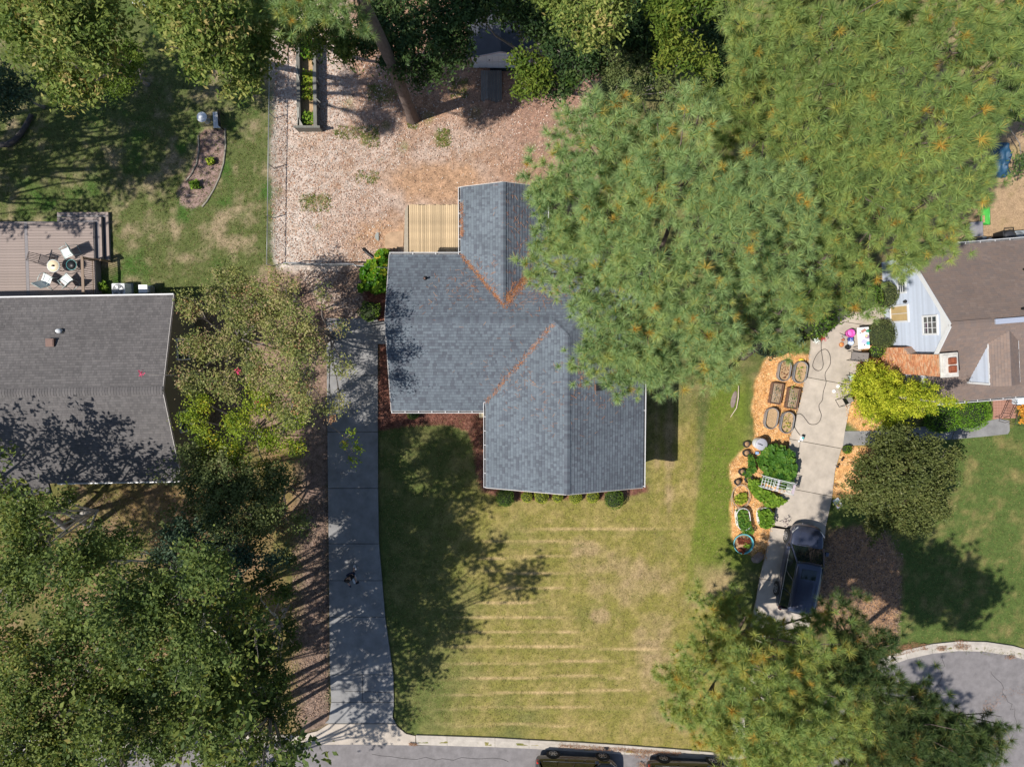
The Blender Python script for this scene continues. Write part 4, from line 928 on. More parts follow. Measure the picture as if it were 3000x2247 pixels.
# ---------------------------------------------------------------- timber decks, bed, shed, fences
def deck_new():
    z = .45; a = P(1198,600,z); b = P(1346,741,z)
    d = empty('timber_deck', ((a.x+b.x)/2, (a.y+b.y)/2, 0), label='new honey coloured timber deck in the corner behind the grey-roofed house', cat='deck')
    n = 26; W = (b.x-a.x)/n; L = abs(a.y-b.y)
    me = MB().box(-W/2+.006, W/2-.006, -L/2, L/2, z-.035, z).build('board', M['newwood'], d); me.location = (a.x+W/2-d.location.x, 0, 0)
    for i in range(1, n):
        c = me.copy(); COL.objects.link(c); c.location = (a.x+W*(i+.5)-d.location.x, random.uniform(-.02,.02), random.uniform(-.003,.003))
    m = MB(); m.box(a.x, a.x+.04, b.y, a.y, .1, z-.04); m.box(b.x-.04, b.x, b.y, a.y, .1, z-.04); m.box(a.x+.045, b.x-.045, a.y-.06, a.y-.02, .1, z-.04); m.build('rim_joist', M['newwood'], d, world=True)
    m = MB()
    for x in (a.x+.1, b.x-.1):
        for y in (a.y-.2, b.y+.2): m.box(x-.05, x+.05, y-.05, y+.05, -.1, z-.041)
    m.build('post', M['newwood'], d, world=True)
    s = MB(); s.prism(PP([(1186,617),(1195,600),(1196,742),(1183,742)], .22), .0, .22); s.build('step', mat('grey_step',(.32,.28,.22),.85), d, world=True)
deck_new()
o = MB().prism(PP([(1128,690),(1140,682),(1183,676),(1181,731),(1150,728),(1127,726)]), -.05, .03).build('old_patio_slab', mat('dusty_slab', (.40,.27,.17), .9, var=.25, scale=2)); tag(o, 'dusty square concrete slab beside the timber deck', 'slab', kind='structure')
m = MB(); q0 = P(1110,694); pts = [(q0.x+.02, q0.y-.22)]+[(q0.x-.21*math.cos(R(t)), q0.y+.22*math.sin(R(t))) for t in range(-90,91,18)]
o = m.prism(pts[1:], 0, .07).build('stepping_stone', M['stone']); tag(o, 'half round grey stepping stone left of the dusty slab', 'stepping stone')
m = MB(); m.tube([P(1063,728,.06), P(1076,742,.06), P(1092,754,.06), P(1108,762,.06), P(1122,767,.07), P(1140,773,.1)], .075, 10)
o = m.build('drain_pipe', M['blackmetal']); tag(o, 'black corrugated drain pipe curving from the leafy corner into the yard', 'pipe')

def raised_bed():
    r = empty('long_raised_bed', P(906,250), label='long narrow weathered timber raised bed with vines by the wire fence', cat='raised bed')
    z = .58
    xl, xr = P(874,250,z).x, P(922,250,z).x
    yb = P(906,372,z).y; yt = P(906,105,z).y
    n = 4
    for side, x in (('l', xl), ('r', xr)):
        for k in range(3):
            MB().box(x-.05, x+.05, yb, yt, k*.2, k*.2+.19).build('plank', M['oldwood'], r, world=True)
        MB().box(x-.09, x+.09, yb, yt, z+.005, z+.035).build('cap_board', M['oldwood'], r, world=True)
        for i in range(n+1):
            y = yb+(yt-yb)*i/n
            MB().box(x-.14 if side == 'l' else x+.055, x-.055 if side == 'l' else x+.14, y-.05, y+.05, 0, z-.01+(.18 if side=='r' and i in(0,) else 0)).build('post', M['oldwood'], r, world=True)
    e = MB(); e.box(xl-.2, xr+.25, yb-.1, yb-.02, 0, .75); e.box(xl-.24, xr+.29, yb-.12, yb, .752, .785); e.build('end_board', M['oldwood'], r, world=True)
    MB().box(xl+.05, xr-.05, yb, yt, .0, .12).build('soil', M['soil'], r, world=True)
    m = MB(); m.bar(Vector((xl-.02,yb+.05,z+.05)), Vector((xl-.02,yb+1.0,z+.05)), .1, .02); m.add([(xl-.05,yb+.02,z+.06),(xl+.25,yb+.02,z+.06),(xl-.02,yb+.5,z+.06)], [(0,1,2)]); m.bar(Vector((xl-.1,yb+3.2,z+.05)), Vector((xl+.05,yb+2.4,z+.06)), .06); m.bar(Vector((xr+.02,yb+1.5,z+.07)), Vector((xr+.25,yb+1.3,.45)), .05)
    m.build('loose_board', mat('pale_wood',(.30,.29,.25),.85), r, world=True)
    return r, xl, xr, yb, yt
RB = raised_bed()

def shed():
    yb = P(1465,199).y; xl = P(1387,199).x; xr = xl+3.05; xm = (xl+xr)/2; ze, za = 1.72, 2.42; yd = yb+2.6
    r = empty('garden_shed', (xm, yb+1.3, 0), label='small pale grey garden shed with a dark metal roof under the trees', cat='shed')
    MB().box(xl, xr, yb, yd, 0, ze).build('wall', M['shedwall'], r, world=True)
    gable(r, (xl,yb-.002,ze), (xr,yb-.002,ze), (xm,yb-.002,za-.05), (0,-1,0), M['shedwall'])
    sl = (za-ze)/(xm-xl); ov = .28
    for s, x1 in ((-1, xl-ov), (1, xr+ov)):
        z1 = za-sl*abs(x1-xm)
        v = [(xm,yb-.18,za+.02),(x1,yb-.18,z1+.02),(x1,yd+.1,z1+.02),(xm,yd+.1,za+.02)]
        MB().add(v+[(a,b,c-.05) for a,b,c in v], [(0,1,2,3),(7,6,5,4)]+[(i,i+4,(i+1)%4+4,(i+1)%4) for i in range(4)]).build('roof', M['shedroof'], r, world=True)
    m = MB(); m.bar((xm,yb-.19,za+.01), (xl-ov,yb-.19,za-sl*(xm-xl+ov)+.01), .03, .08); m.bar((xm,yb-.19,za+.01), (xr+ov,yb-.19,za-sl*(xm-xl+ov)+.01), .03, .08); m.build('fascia', mat('pinkish_fascia',(.5,.42,.42),.6), r, world=True)
    n = 9; w_ = (xr-xl)/n
    for i in range(n):
        MB().box(xl+i*w_+.012, xl+(i+1)*w_-.012, yb-.022, yb-.004, .03, .86).build('panel', M['shedwall'], r, world=True)
        MB().box(xl+i*w_+.012, xl+(i+1)*w_-.012, yb-.024, yb-.004, .90, ze-.02).build('panel', M['shedwall'], r, world=True)
    d = MB().box(xl+.75, xl+2.3, yb-.045, yb-.026, .06, 1.62).build('door', M['shedwall'], r, world=True)
    m = MB()
    for i in range(6): m.box(xl+.75+i*.31-.008, xl+.75+i*.31+.008, yb-.052, yb-.046, .06, 1.62)
    m.box(xl+.75, xl+2.3, yb-.06, yb-.047, .82, .9); m.build('door_batten', M['white'], d, world=True)
    MB().box(xl+.86,xl+.92,yb-.09,yb-.05,1.1,1.16).build('latch', M['dark'], d, world=True)
    MB().box(xl+.9,xl+2.3,yb-.2,yb-.05,-.05,.06).build('sill', M['dark'], r, world=True)
    rp_ = empty('shed_ramp', P(1441,250), label='weathered plank ramp leading up to the shed door', cat='ramp')
    x0, x1 = P(1409,250).x, P(1471,250).x; ys_, ye = P(1440,297).y, yb-.22; n = 9
    for i in range(n):
        xa = x0+(x1-x0)*i/n; xb = x0+(x1-x0)*(i+1)/n-.012
        v = [(xa,ys_+random.uniform(-.1,.1),.03),(xb,ys_+random.uniform(-.08,.08),.03),(xb,ye,.20),(xa,ye,.20)]
        MB().add(v+[(a,b,c-.035) for a,b,c in v], [(0,1,2,3),(7,6,5,4)]+[(k,k+4,(k+1)%4+4,(k+1)%4) for k in range(4)]).build('plank', M['ramp'], rp_, world=True)
shed()

def wire_fence(name, pts, h, label, post_step=2.9, diag=.10, railr=.022):
    r = empty(name, (*pts[0], 0), label=label, cat='fence')
    pp = []
    for a, b in zip(pts, pts[1:]):
        a = Vector((*a, 0)); b = Vector((*b, 0)); L = (b-a).length; n = max(1, round(L/post_step))
        pp += [a.lerp(b, i/n) for i in range(n)]
    pp.append(Vector((*pts[-1], 0)))
    me = MB().tube([(0,0,-.1),(0,0,h+.02)], .026, 8).build('post', M['mesh'], r); me.location = pp[0]-r.location
    for p in pp[1:]:
        c = me.copy(); COL.objects.link(c); c.location = p-r.location
    for a, b in zip(pts, pts[1:]): MB().tube([(*a, h), (*b, h)], railr, 8).build('top_rail', M['mesh'], r, world=True)
    m = MB()
    for a, b in zip(pts, pts[1:]):
        a = Vector((*a, 0)); b = Vector((*b, 0)); L = (b-a).length; d = (b-a)/L; n = int(L/diag)
        for i in range(n):
            for s in (1, -1):
                x0 = i*diag; x1 = x0+s*h*.9
                if x1 < 0 or x1 > L: continue
                m.bar(a+d*x0+Vector((0,0,.03)), a+d*x1+Vector((0,0,h)), .0035)
    w_ = m.build('wire_mesh', M['mesh'], r, world=True); w_['kind'] = 'stuff'
    return r
wire_fence('chain_link_fence', [P2(811,-60), P2(808,200), P2(802,640), P2(800,780)], .98, 'long chain link fence between the left lawn and the back yard')
def side_fence():
    a, b = P2(850,778,.0), P2(1050,782,.0); c, d = P2(1052,784,.0), P2(1150,792,.0)
    r = wire_fence('wire_gate_fence', [a, b], 1.05, 'sagging grey wire fence crossing from the myrtle trees to the gate', diag=.06, railr=.03)
    m = MB(); pa, pb = Vector((*a, 1.05)), Vector((*b, 1.05)); pts = [pa.lerp(pb, t)+Vector((0,.03*math.sin(t*9),-.05*math.sin(t*3.1))) for t in np.linspace(0,1,12)]
    m.tube(pts, .035, 6); m.build('covering_strip', mat('silver_strip',(.38,.38,.4),.5,.2), r, world=True)
    g = empty('wire_gate', (*c, 0), label='grey gate in the wire fence beside the big leafy plant', cat='gate')
    m = MB(); h = 1.05
    for z in (.08, h): m.tube([(*c, z), (*d, z)], .03, 8)
    for p in (c, d): m.tube([(*p, .0), (*p, h+.03)], .035, 8)
    m.build('gate_frame', M['mesh'], g, world=True)
    m = MB(); cv, dv = Vector((*c,0)), Vector((*d,0)); n = 34
    for i in range(n):
        for s in (1,-1):
            t0 = i/n; t1 = t0+s*.5
            if 0 <= t1 <= 1: m.bar(cv.lerp(dv,t0)+Vector((0,0,.08)), cv.lerp(dv,t1)+Vector((0,0,h)), .006)
    w_ = m.build('wire_mesh', M['mesh'], g, world=True); w_['kind'] = 'stuff'
    m = MB(); m.tube([(*b, 0), (*b, 1.2)], .045, 8); m.bar((*b,1.1), (b[0]+.12,b[1]-.1,1.1), .04); m.build('latch_post', M['galv'], g, world=True)
side_fence()

def deck_left():
    z = .55
    r = empty('composite_deck', P(100,756), label='large brown grey composite deck with corner steps behind the left house', cat='deck')
    x0 = P(-260,750,z).x; xd0, xd1 = P(74,750,z).x, P(83,750,z).x; x1 = P(275,750,z).x; yt = P(150,652,z).y; yb = P(150,874,z).y
    n = 28; bw = (yt-yb)/n; sk = math.tan(R(1.0))
    for (xa, xb) in ((x0, xd0-.01), (xd1+.01, x1)):
        me = MB().box(xa, xb, 0, bw-.012, z-.03, z).build('board', M['compo'], r); me.location = (-r.location.x, yb-r.location.y, 0)
        for i in range(1, n):
            c = me.copy(); COL.objects.link(c); c.location = (-r.location.x, yb+bw*i-r.location.y, random.uniform(-.002,.002))
    MB().box(xd0, xd1, yb, yt, z-.03, z+.002).build('divider_board', M['compotrim'], r, world=True)
    m = MB(); m.box(x0, x1+.02, yt+.002, yt+.04, .06, z-.035); m.box(x1+.002, x1+.04, yb, yt, .0, z-.035); m.build('skirt_board', M['compotrim'], r, world=True)
    # two wrap-round steps at the corner
    for k, (zt, xo, yo, xl) in enumerate(((.37, P(298,700,.37).x, P(150,637,.37).y, P(167,637,.37).x), (.18, P(319,700,.18).x, P(150,622,.18).y, P(167,622,.18).x))):
        xi = x1 if k == 0 else P(298,700,.37).x+.01; yi = yt if k == 0 else P(150,637,.37).y+.01; ybt = P(300,762,zt).y
        t = .14
        MB().box(xo-t, xo, ybt, yo, zt-.03, zt).build('tread_board', M['compo'], r, world=True); MB().box(xi+.045, xo-t-.01, ybt, yo-t-.01, zt-.032, zt-.002).build('tread_board', M['compotrim'], r, world=True)
        MB().box(xl, xo-t-.01, yo-t, yo, zt-.03, zt).build('tread_board', M['compo'], r, world=True)
        if yo-t-.01 > yi+.05: MB().box(xl, xi+.04, yi+.045, yo-t-.01, zt-.032, zt-.002).build('tread_board', M['compotrim'], r, world=True)
        MB().box(xo-.035, xo-.005, ybt, yo-.02, .0, zt-.035).build('riser', M['compotrim'], r, world=True)
        MB().box(xl, xo-.04, yo-.035, yo-.005, .0, zt-.035).build('riser', M['compotrim'], r, world=True)
    f = empty('deck_railing', (x1, (yb+P(275,762,z).y)/2, z), label='brown rail with thin dark balusters along the east edge of the composite deck', cat='railing')
    yr0, yr1 = yb+.1, P(275,764,z).y; hz = z+1.0
    MB().box(x1-.1, x1+.04, yr0, yr1, hz-.04, hz).build('top_rail', M['rail'], f, world=True)
    MB().box(x1-.05, x1-.01, yr0, yr1, z+.08, z+.12).build('bottom_rail', M['rail'], f, world=True)
    me = MB().tube([(0,0,z+.12),(0,0,hz-.04)], .012, 6).build('baluster', M['darkbrown'], f); k = 17
    me.location = (x1-.03-f.location.x, yr0+.06-f.location.y, -f.location.z)
    for i in range(1, k):
        c = me.copy(); COL.objects.link(c); c.location = (x1-.03-f.location.x, yr0+.06+(yr1-yr0-.12)*i/(k-1)-f.location.y, -f.location.z)
    m = MB(); m.box(x1-.09, x1+.03, yr1-.02, yr1+.10, 0, hz+.03); m.build('post', M['rail'], f, world=True)
    hr = empty('step_handrail', (x1, yr1+.1, 0), label='short brown handrail beside the composite deck steps', cat='handrail')
    xo = P(322,765,.1).x
    m = MB(); m.bar((x1+.04,yr1+.03,hz-.03), (xo,yr1+.0,.95), .05, .10); m.build('rail', M['rail'], hr, world=True)
    m = MB(); m.box(xo-.06, xo+.04, yr1-.05, yr1+.05, 0, 1.0); m.build('post', M['rail'], hr, world=True)
    m = MB()
    for i in range(1,5): t = i/5; m.tube([(x1+.04+(xo-x1)*t,yr1+.01,.3*(1-t)+.15),(x1+.04+(xo-x1)*t,yr1+.01,hz-.08-(hz-1.0)*t)], .012, 6)
    m.build('baluster', M['darkbrown'], hr, world=True)
    return z
DZ = deck_left()

# ---------------------------------------------------------------- furniture
def sling_chair(px, py, z, deg, fab, frm, label, group=None, w_=.52):
    """front faces local +Y"""
    p = P(px, py, z); r = empty('patio_chair', p, R(deg), label, 'chair', group)
    hw_ = w_/2
    m = MB(); m.add([(-hw_,.24,.43),(hw_,.24,.43),(hw_,-.22,.37),(-hw_,-.22,.37),(-hw_,.24,.415),(hw_,.24,.415),(hw_,-.22,.355),(-hw_,-.22,.355)], [(3,2,1,0),(4,5,6,7),(0,1,5,4),(1,2,6,5),(2,3,7,6),(3,0,4,7)])
    m.build('seat', fab, r)
    m = MB(); m.add([(-hw_,-.22,.37),(hw_,-.22,.37),(hw_,-.42,.93),(-hw_,-.42,.93),(-hw_,-.235,.365),(hw_,-.235,.365),(hw_,-.435,.925),(-hw_,-.435,.925)], [(0,1,2,3),(7,6,5,4),(0,4,5,1),(1,5,6,2),(2,6,7,3),(3,7,4,0)])
    m.build('backrest', fab, r)
    for s in (-1, 1):
        x = s*(hw_+.02)
        MB().tube([(x,.27,0),(x,.26,.42),(x,.2,.62),(x,-.05,.655),(x,-.26,.6)], .014, 6).build('armrest', frm, r)
        MB().tube([(x,-.46,0),(x,-.3,.25),(x,-.22,.38),(x,-.44,.95)], .014, 6).build('leg', frm, r)
        MB().tube([(x,.27,.02),(x,.24,.43)], .016, 6).build('leg', frm, r)
    m = MB(); m.tube([(-hw_-.02,-.44,.95),(hw_+.02,-.44,.95)], .014, 6); m.tube([(-hw_-.02,.25,.43),(hw_+.02,.25,.43)], .014, 6); m.tube([(-hw_-.02,-.46,.02),(hw_+.02,-.46,.02)], .012, 6)
    m.build('frame', frm, r); return r
g_ = 'pale sling chairs on the composite deck'
sling_chair(211,743,DZ,118,M['sling'],mat('light_frame',(.5,.6,.58),.4,.2),'pale sling chair beside the deck steps, topmost of the three', g_)
sling_chair(151,821,DZ,-28,M['sling'],MATS['light_frame'],'pale sling chair left of the other one in front of the house gutter', g_)
sling_chair(209,823,DZ,42,M['sling'],MATS['light_frame'],'pale sling chair nearest the railing, its back towards the house', g_)
def slat_chair(px, py, z, deg, label):
    p = P(px, py, z); r = empty('slatted_chair', p, R(deg), label, 'chair')
    me = MB().box(-.25,.25,-.022,.022,.40,.42).build('slat', M['darkbrown'], r); me.location = (0,-.2,0)
    for i in range(1,7):
        c = me.copy(); COL.objects.link(c); c.location = (0,-.2+.068*i,0)
    for s in (-1,1): MB().box(s*.25-.02,s*.25+.02,-.23,.27,.38,.425).build('side_rail', M['darkbrown'], r)
    for i in range(6):
        x = -.22+.088*i; m = MB(); m.bar((x,-.24,.43),(x,-.5,.9),.022,.05); m.build('back_slat', M['darkbrown'], r)
    m = MB(); m.bar((-.25,-.5,.9),(.25,-.5,.9),.05,.03); m.build('top_rail', M['darkbrown'], r)
    for x in (-.24,.24):
        for y in (-.22,.25): MB().box(x-.018,x+.018,y-.018,y+.018,0,.4).build('leg', M['darkbrown'], r)
        MB().tube([(x,.25,.4),(x,.22,.6),(x,-.32,.6)], .014, 6).build('armrest', M['darkbrown'], r)
    return r
slat_chair(141,765,DZ,-108,'dark slatted chair behind the cream round table')
def round_table(px, py, z, rad, h, topm, legm, name, label):
    p = P(px, py, z); r = empty(name, p, 0, label, 'table')
    MB().lathe([(0,h-.03),(rad,h-.03),(rad+.01,h-.015),(rad,h),(0,h)], n=32).build('table_top', topm, r)
    MB().lathe([(rad+.012,h-.035),(rad+.045,h-.03),(rad+.045,h-.005),(rad+.012,h-.005)], n=32, cap0=False, cap1=False).build('rim', M['sling'], r)
    for k in range(4):
        a = k*math.pi/2+.4; MB().tube([(rad*.55*math.cos(a),rad*.55*math.sin(a),h-.03),(rad*.85*math.cos(a),rad*.85*math.sin(a),0)], .018, 6).build('leg', legm, r)
    return r
t = round_table(178,783,DZ,.29,.62,M['cream'],M['blackmetal'],'round_patio_table','cream topped round patio table among the deck chairs')
MB().lathe([(0,.62),(.06,.62),(.055,.66),(.02,.68),(0,.68)], n=14, sx=1.3).build('centre_cap', M['darkbrown'], t)
p = P(224,779,DZ); r = empty('round_fire_pit', p, 0, 'small dark round wire side table against the deck railing', 'table')
MB().lathe([(0,.40),(.235,.40),(.24,.42),(0,.42)], n=28).build('table_top', M['blackmetal'], r)
for h in (.02,.22,.43): MB().tube([(.27*math.cos(a),.27*math.sin(a),h) for a in np.linspace(0,2*math.pi,24,endpoint=False)], .011, 5, closed=True).build('ring', M['teal'] if h > .4 else M['blackmetal'], r)
for k in range(8):
    a = k*math.pi/4; MB().tube([(.27*math.cos(a),.27*math.sin(a),.0),(.27*math.cos(a),.27*math.sin(a),.43)], .008, 5).build('leg', M['blackmetal'], r)

def ac_unit(px, py, w_, label, body, z=.0, h=.75, rz=0):
    p = P(px, py, z); r = empty('air_conditioner', p, rz, label, 'air conditioner')
    MB().box(-w_/2,w_/2,-w_/2,w_/2,.05,h).build('casing', body, r, bevel=.05)
    MB().lathe([(0,h+.002),(w_*.42,h+.002),(w_*.42,h+.02),(0,h+.02)], n=28).build('fan_well', mat('fan_well',(.16,.17,.18),.6), r)
    m = MB()
    for rr in (.12,.2,.28,.36,.43): m.tube([(w_*rr*math.cos(a),w_*rr*math.sin(a),h+.035) for a in np.linspace(0,2*math.pi,24,endpoint=False)], .006, 4, closed=True)
    for k in range(6): a = k*math.pi/6; m.tube([(-w_*.43*math.cos(a),-w_*.43*math.sin(a),h+.04),(w_*.43*math.cos(a),w_*.43*math.sin(a),h+.04)], .006, 4)
    m.build('fan_guard', body, r)
    m = MB()
    for k in range(4):
        a = k*math.pi/2+.5; c, s = math.cos(a), math.sin(a)
        m.add([(0,0,h+.022),(w_*.36*c-.05*s,w_*.36*s+.05*c,h+.024),(w_*.38*c,w_*.38*s,h+.028),(w_*.3*c+.09*s,w_*.3*s-.09*c,h+.026)], [(0,3,2,1)])
    m.lathe([(0,h+.02),(.07,h+.02),(.06,h+.05),(0,h+.05)], n=12); m.build('fan', M['galv'], r)
    MB().box(-w_/2-.06,w_/2+.06,-w_/2-.06,w_/2+.06,-.05,.05).build('pad', M['stone'], r); return r
ac_unit(369,853,.72,'white air conditioner under the gutter of the left house',M['whiteplastic'])
p = P(441,850); r = empty('utility_box', p, 0, 'small white utility box right of the white air conditioner', 'utility box')
MB().box(-.22,.22,-.2,.2,.1,.75).build('casing', M['whiteplastic'], r, bevel=.02); MB().box(-.235,.235,-.215,.215,.75,.79).build('lid', M['whiteplastic'], r); MB().box(.222,.3,-.16,.16,.1,.6).build('back_box', M['galv'], r)
ac_unit(2955,702,.72,'grey air conditioner behind the brown-roofed house next to the grill',mat('ac_grey',(.28,.31,.33),.45),rz=.09)
p = P(2921,700); r = empty('gas_grill', p, R(5), 'black covered gas grill left of the grey air conditioner', 'grill')
MB().box(-.34,.30,-.30,.28,.15,.95).build('body', M['blackmetal'], r, bevel=.03); MB().lathe([(.29,0),(.31,.06),(.2,.14),(0,.16)], (-.02,-.02,.95), 16, sx=1.1).build('lid', mat('grill_lid',(.035,.035,.04),.5), r)
m = MB(); m.tube([(-.25,.29,.9),(-.25,.4,.95),(.25,.4,.95),(.25,.29,.9)], .018, 6); m.build('handle', M['blackmetal'], r)
for x in (-.28,.24): MB().lathe([(0,-.02),(.09,-.02),(.09,.02),(0,.02)], (x,0,.09), 12).build('wheel', M['tyre'], r)
p = P(2897,705,.0); o = MB().lathe([(0,0),(.12,0),(.13,.12),(.08,.24),(0,.25)], n=14).build('small_white_bucket', M['whiteplastic']); o.location = p; tag(o, 'small white bucket at the left of the black grill', 'bucket')
p = P(2868,640); r = empty('green_wheelbarrow', p, R(3), 'bright green plastic cart at the edge of the pine branches', 'cart')
m = MB(); m.add([(-.22,-.45,.5),(.24,-.45,.5),(.2,.5,.55),(-.2,.5,.55),(-.12,-.3,.25),(.14,-.3,.25),(.12,.3,.25),(-.12,.3,.25)], [(4,5,6,7),(0,1,5,4),(1,2,6,5),(2,3,7,6),(3,0,4,7)]); m.build('tray', M['greenplastic'], r)
m = MB(); m.tube([(-.22,-.45,.5),(.24,-.45,.5),(.2,.5,.55),(-.2,.5,.55)], .035, 6, closed=True); m.build('rim', M['greenplastic'], r)
MB().box(-.1,.12,-.28,.1,.255,.3).build('load', M['soil'], r); MB().lathe([(0,-.05),(.15,-.05),(.15,.05),(0,.05)], (0,.4,.16), 14).build('wheel', M['tyre'], r)
p = P(2838,680); r = empty('grey_work_table', p, R(4), 'grey work table half hidden by the pine branch near the green cart', 'table')
MB().box(-.42,.28,-.35,.42,.70,.74).build('table_top', mat('grey_top',(.25,.24,.26),.6), r)
for x in (-.38,.24):
    for y in (-.3,.38): MB().box(x-.03,x+.03,y-.03,y+.03,0,.7).build('leg', M['blackmetal'], r)
p = P(2866,708); o = MB().box(-.1,.12,-.25,.2,0,.5).build('grey_bin', mat('bin_grey',(.2,.22,.24),.6), bevel=.03); o.location = p; tag(o, 'narrow grey bin between the work table and the grill', 'bin')
p = P(2925,470); r = empty('blue_tarp_pile', p, 0, 'dark blue tarp draped over a low pile at the edge of the pines', 'tarp')
m = MB(); n = 12; v = []; f = []
for i in range(n+1):
    for j in range(n+1):
        x = (i/n-.5)*.8; y = (j/n-.5)*1.9; e = min(i, n-i, j, n-j)
        v.append((x*1.15, y, 0 if e == 0 else .35+.12*math.sin(i*1.3)*math.cos(j*.9)+.05*random.random()))
for i in range(n):
    for j in range(n): f.append((i*(n+1)+j, (i+1)*(n+1)+j, (i+1)*(n+1)+j+1, i*(n+1)+j+1))
m.add(v, f, True); m.build('tarp', M['tarp'], r)
MB().box(-.38,-.3,-.9,.9,.02,.12).build('plank', M['oldwood'], r)

# left lawn bits
p = P(608,356); r = empty('round_lawn_table', p, 0, 'round grey white table on the left lawn beside the white bench', 'table')
MB().lathe([(0,.66),(.26,.66),(.275,.685),(.26,.71),(0,.71)], n=28).build('table_top', M['whiteplastic'], r); MB().lathe([(.05,.66),(.04,.3),(.16,.02),(.18,0)], n=14, cap0=False).build('pedestal', M['galv'], r)
p = P(644,360); r = empty('garden_bench', p, R(-90+2), 'white slatted garden bench at the top of the curved left bed', 'bench')
for i in range(4): MB().box(-.42,.42,-.17+.1*i,-.085+.1*i,.42,.445).build('seat_slat', M['white'], r)
for i in range(3): MB().box(-.42,.42,.235,.255,.52+.12*i,.60+.12*i).build('back_slat', M['blackmetal'], r)
for s in (-1,1):
    for y in (-.15,.22): MB().box(s*.4-.025,s*.4+.025,y-.025,y+.025,0,.42).build('leg', M['blackmetal'], r)
    MB().bar((s*.4,.24,.42),(s*.4,.26,.86),.04).build('back_post', M['blackmetal'], r)
m = MB(); e_ = [(581,398),(583,440),(576,480),(560,512),(545,530)]; m.tube([P(a,b,.03) for a,b in e_], .045, 6); m.tube([P(a,b,.03) for a,b in [(659,378),(661,430),(655,480),(643,520),(627,555),(606,590),(592,606)]], .05, 6)
o = m.build('bed_edging', M['edging']); tag(o, 'low curved edging round the brown bed on the left lawn', 'edging')
m = MB(); m.tube([P(547,571,.06), P(562,573,.1), P(578,573,.08), P(592,571,.05)], [.018,.016,.012,.006], 6); m.tube([P(572,573,.1), P(580,577,.05)], .008, 5)
o = m.build('fallen_branch', M['stick']); tag(o, 'bleached fallen branch at the foot of the left bed', 'branch')
m = MB(); m.tube([P(1107,320,.04), P(1120,316,.09), P(1133,314,.07), P(1148,315,.05)], [.02,.018,.014,.008], 6); o = m.build('fallen_branch', M['stick']); tag(o, 'bleached fallen branch on the soil left of the pine trunk', 'branch')
m = MB(); pts = [P(0,425,.14), P(22,424,.16), P(42,412,.17), P(62,390,.17), P(78,365,.16), P(92,335,.15)]; m.tube(pts, [.14,.16,.15,.14,.13,.11], 9); o = m.build('fallen_log', mat('dark_log', (.07,.06,.055), .95, var=.3)); tag(o, 'dark curved fallen log at the left edge of the shaded lawn', 'log')
p = P(418,10); r = empty('round_wire_lawn_chair', p, 0, 'white round wire lawn chair at the top edge above the left trees', 'chair')
for k, rr in enumerate((.42,.34,.26,.18)): MB().tube([(rr*math.cos(a)*.8,rr*math.sin(a),.45+.05*k-.04*k) for a in np.linspace(.3,2*math.pi-.3,24)], .018 if k == 0 else .008, 5).build('wire_ring', M['whitewire'], r)
MB().tube([(.3,-.35,.42),(.3,.35,.42)], .02, 6).build('front_bar', M['whitewire'], r)
for a in (.6,2.2,4,5.6): MB().tube([(.3*math.cos(a),.36*math.sin(a),.45),(.36*math.cos(a),.42*math.sin(a),0)], .014, 6).build('leg', M['whitewire'], r)

# ---------------------------------------------------------------- right garden
def stadium(L, W, n=10):
    r_ = W/2; pts = []
    for k in range(n+1): a = math.pi*k/n; pts.append((r_*math.cos(a), L/2-r_+r_*math.sin(a)))
    for k in range(n+1): a = math.pi+math.pi*k/n; pts.append((r_*math.cos(a), -L/2+r_+r_*math.sin(a)))
    return pts
def ring_wall(m, pts, z0, z1, t=.02):
    n = len(pts); v = []
    for (x, y) in pts:
        l = math.hypot(x, y); v += [(x, y, z0), (x, y, z1), (x*(1-t/l), y*(1-t/l), z1), (x*(1-t/l), y*(1-t/l), z0)]
    f = []
    for i in range(n):
        j = (i+1) % n
        for k in range(4): k2 = (k+1) % 4; f.append((i*4+k, j*4+k, j*4+k2, i*4+k2))
    m.add(v, f); return m
def oval_bed(px, py, deg, L, W, h, label, matl, fill=.6, ribs=True, group='galvanised oval planters'):
    r = empty('oval_raised_bed', P(px, py), R(deg), label, 'raised bed', group)
    pts = stadium(L, W)
    ring_wall(MB(), pts, 0, h, .02).build('wall', matl, r)
    m = MB(); m.tube([(x, y, h) for x, y in pts], .014, 5, closed=True)
    m.build('rim', matl, r)
    if ribs:
        m = MB(); 
        for i in range(0, len(pts)):
            x, y = pts[i]; m.tube([(x*1.015,y*1.015,.02),(x*1.015,y*1.015,h-.02)], .012, 4)
        m.build('corrugation', matl, r)
    MB().prism([(x*.95, y*.97) for x, y in pts], -.02, h*fill).build('soil', M['soil'], r)
    return r
og = mat('oval_bed_steel', (.30,.30,.31), .5, .35, var=.15)
OB = [oval_bed(2292,1086,-9,1.12,.62,.38,'galvanised oval bed with dark foliage, upper left of the four ovals',og),
 oval_bed(2338,1090,-9,1.18,.66,.38,'galvanised oval bed with seedlings, upper right of the four ovals',og),
 oval_bed(2254,1224,-9,1.16,.66,.38,'empty galvanised oval bed, lower left beside the lawn edge',og),
 oval_bed(2300,1236,-9,1.18,.66,.38,'galvanised oval bed with yellow plants, nearest the white rain barrel',og)]
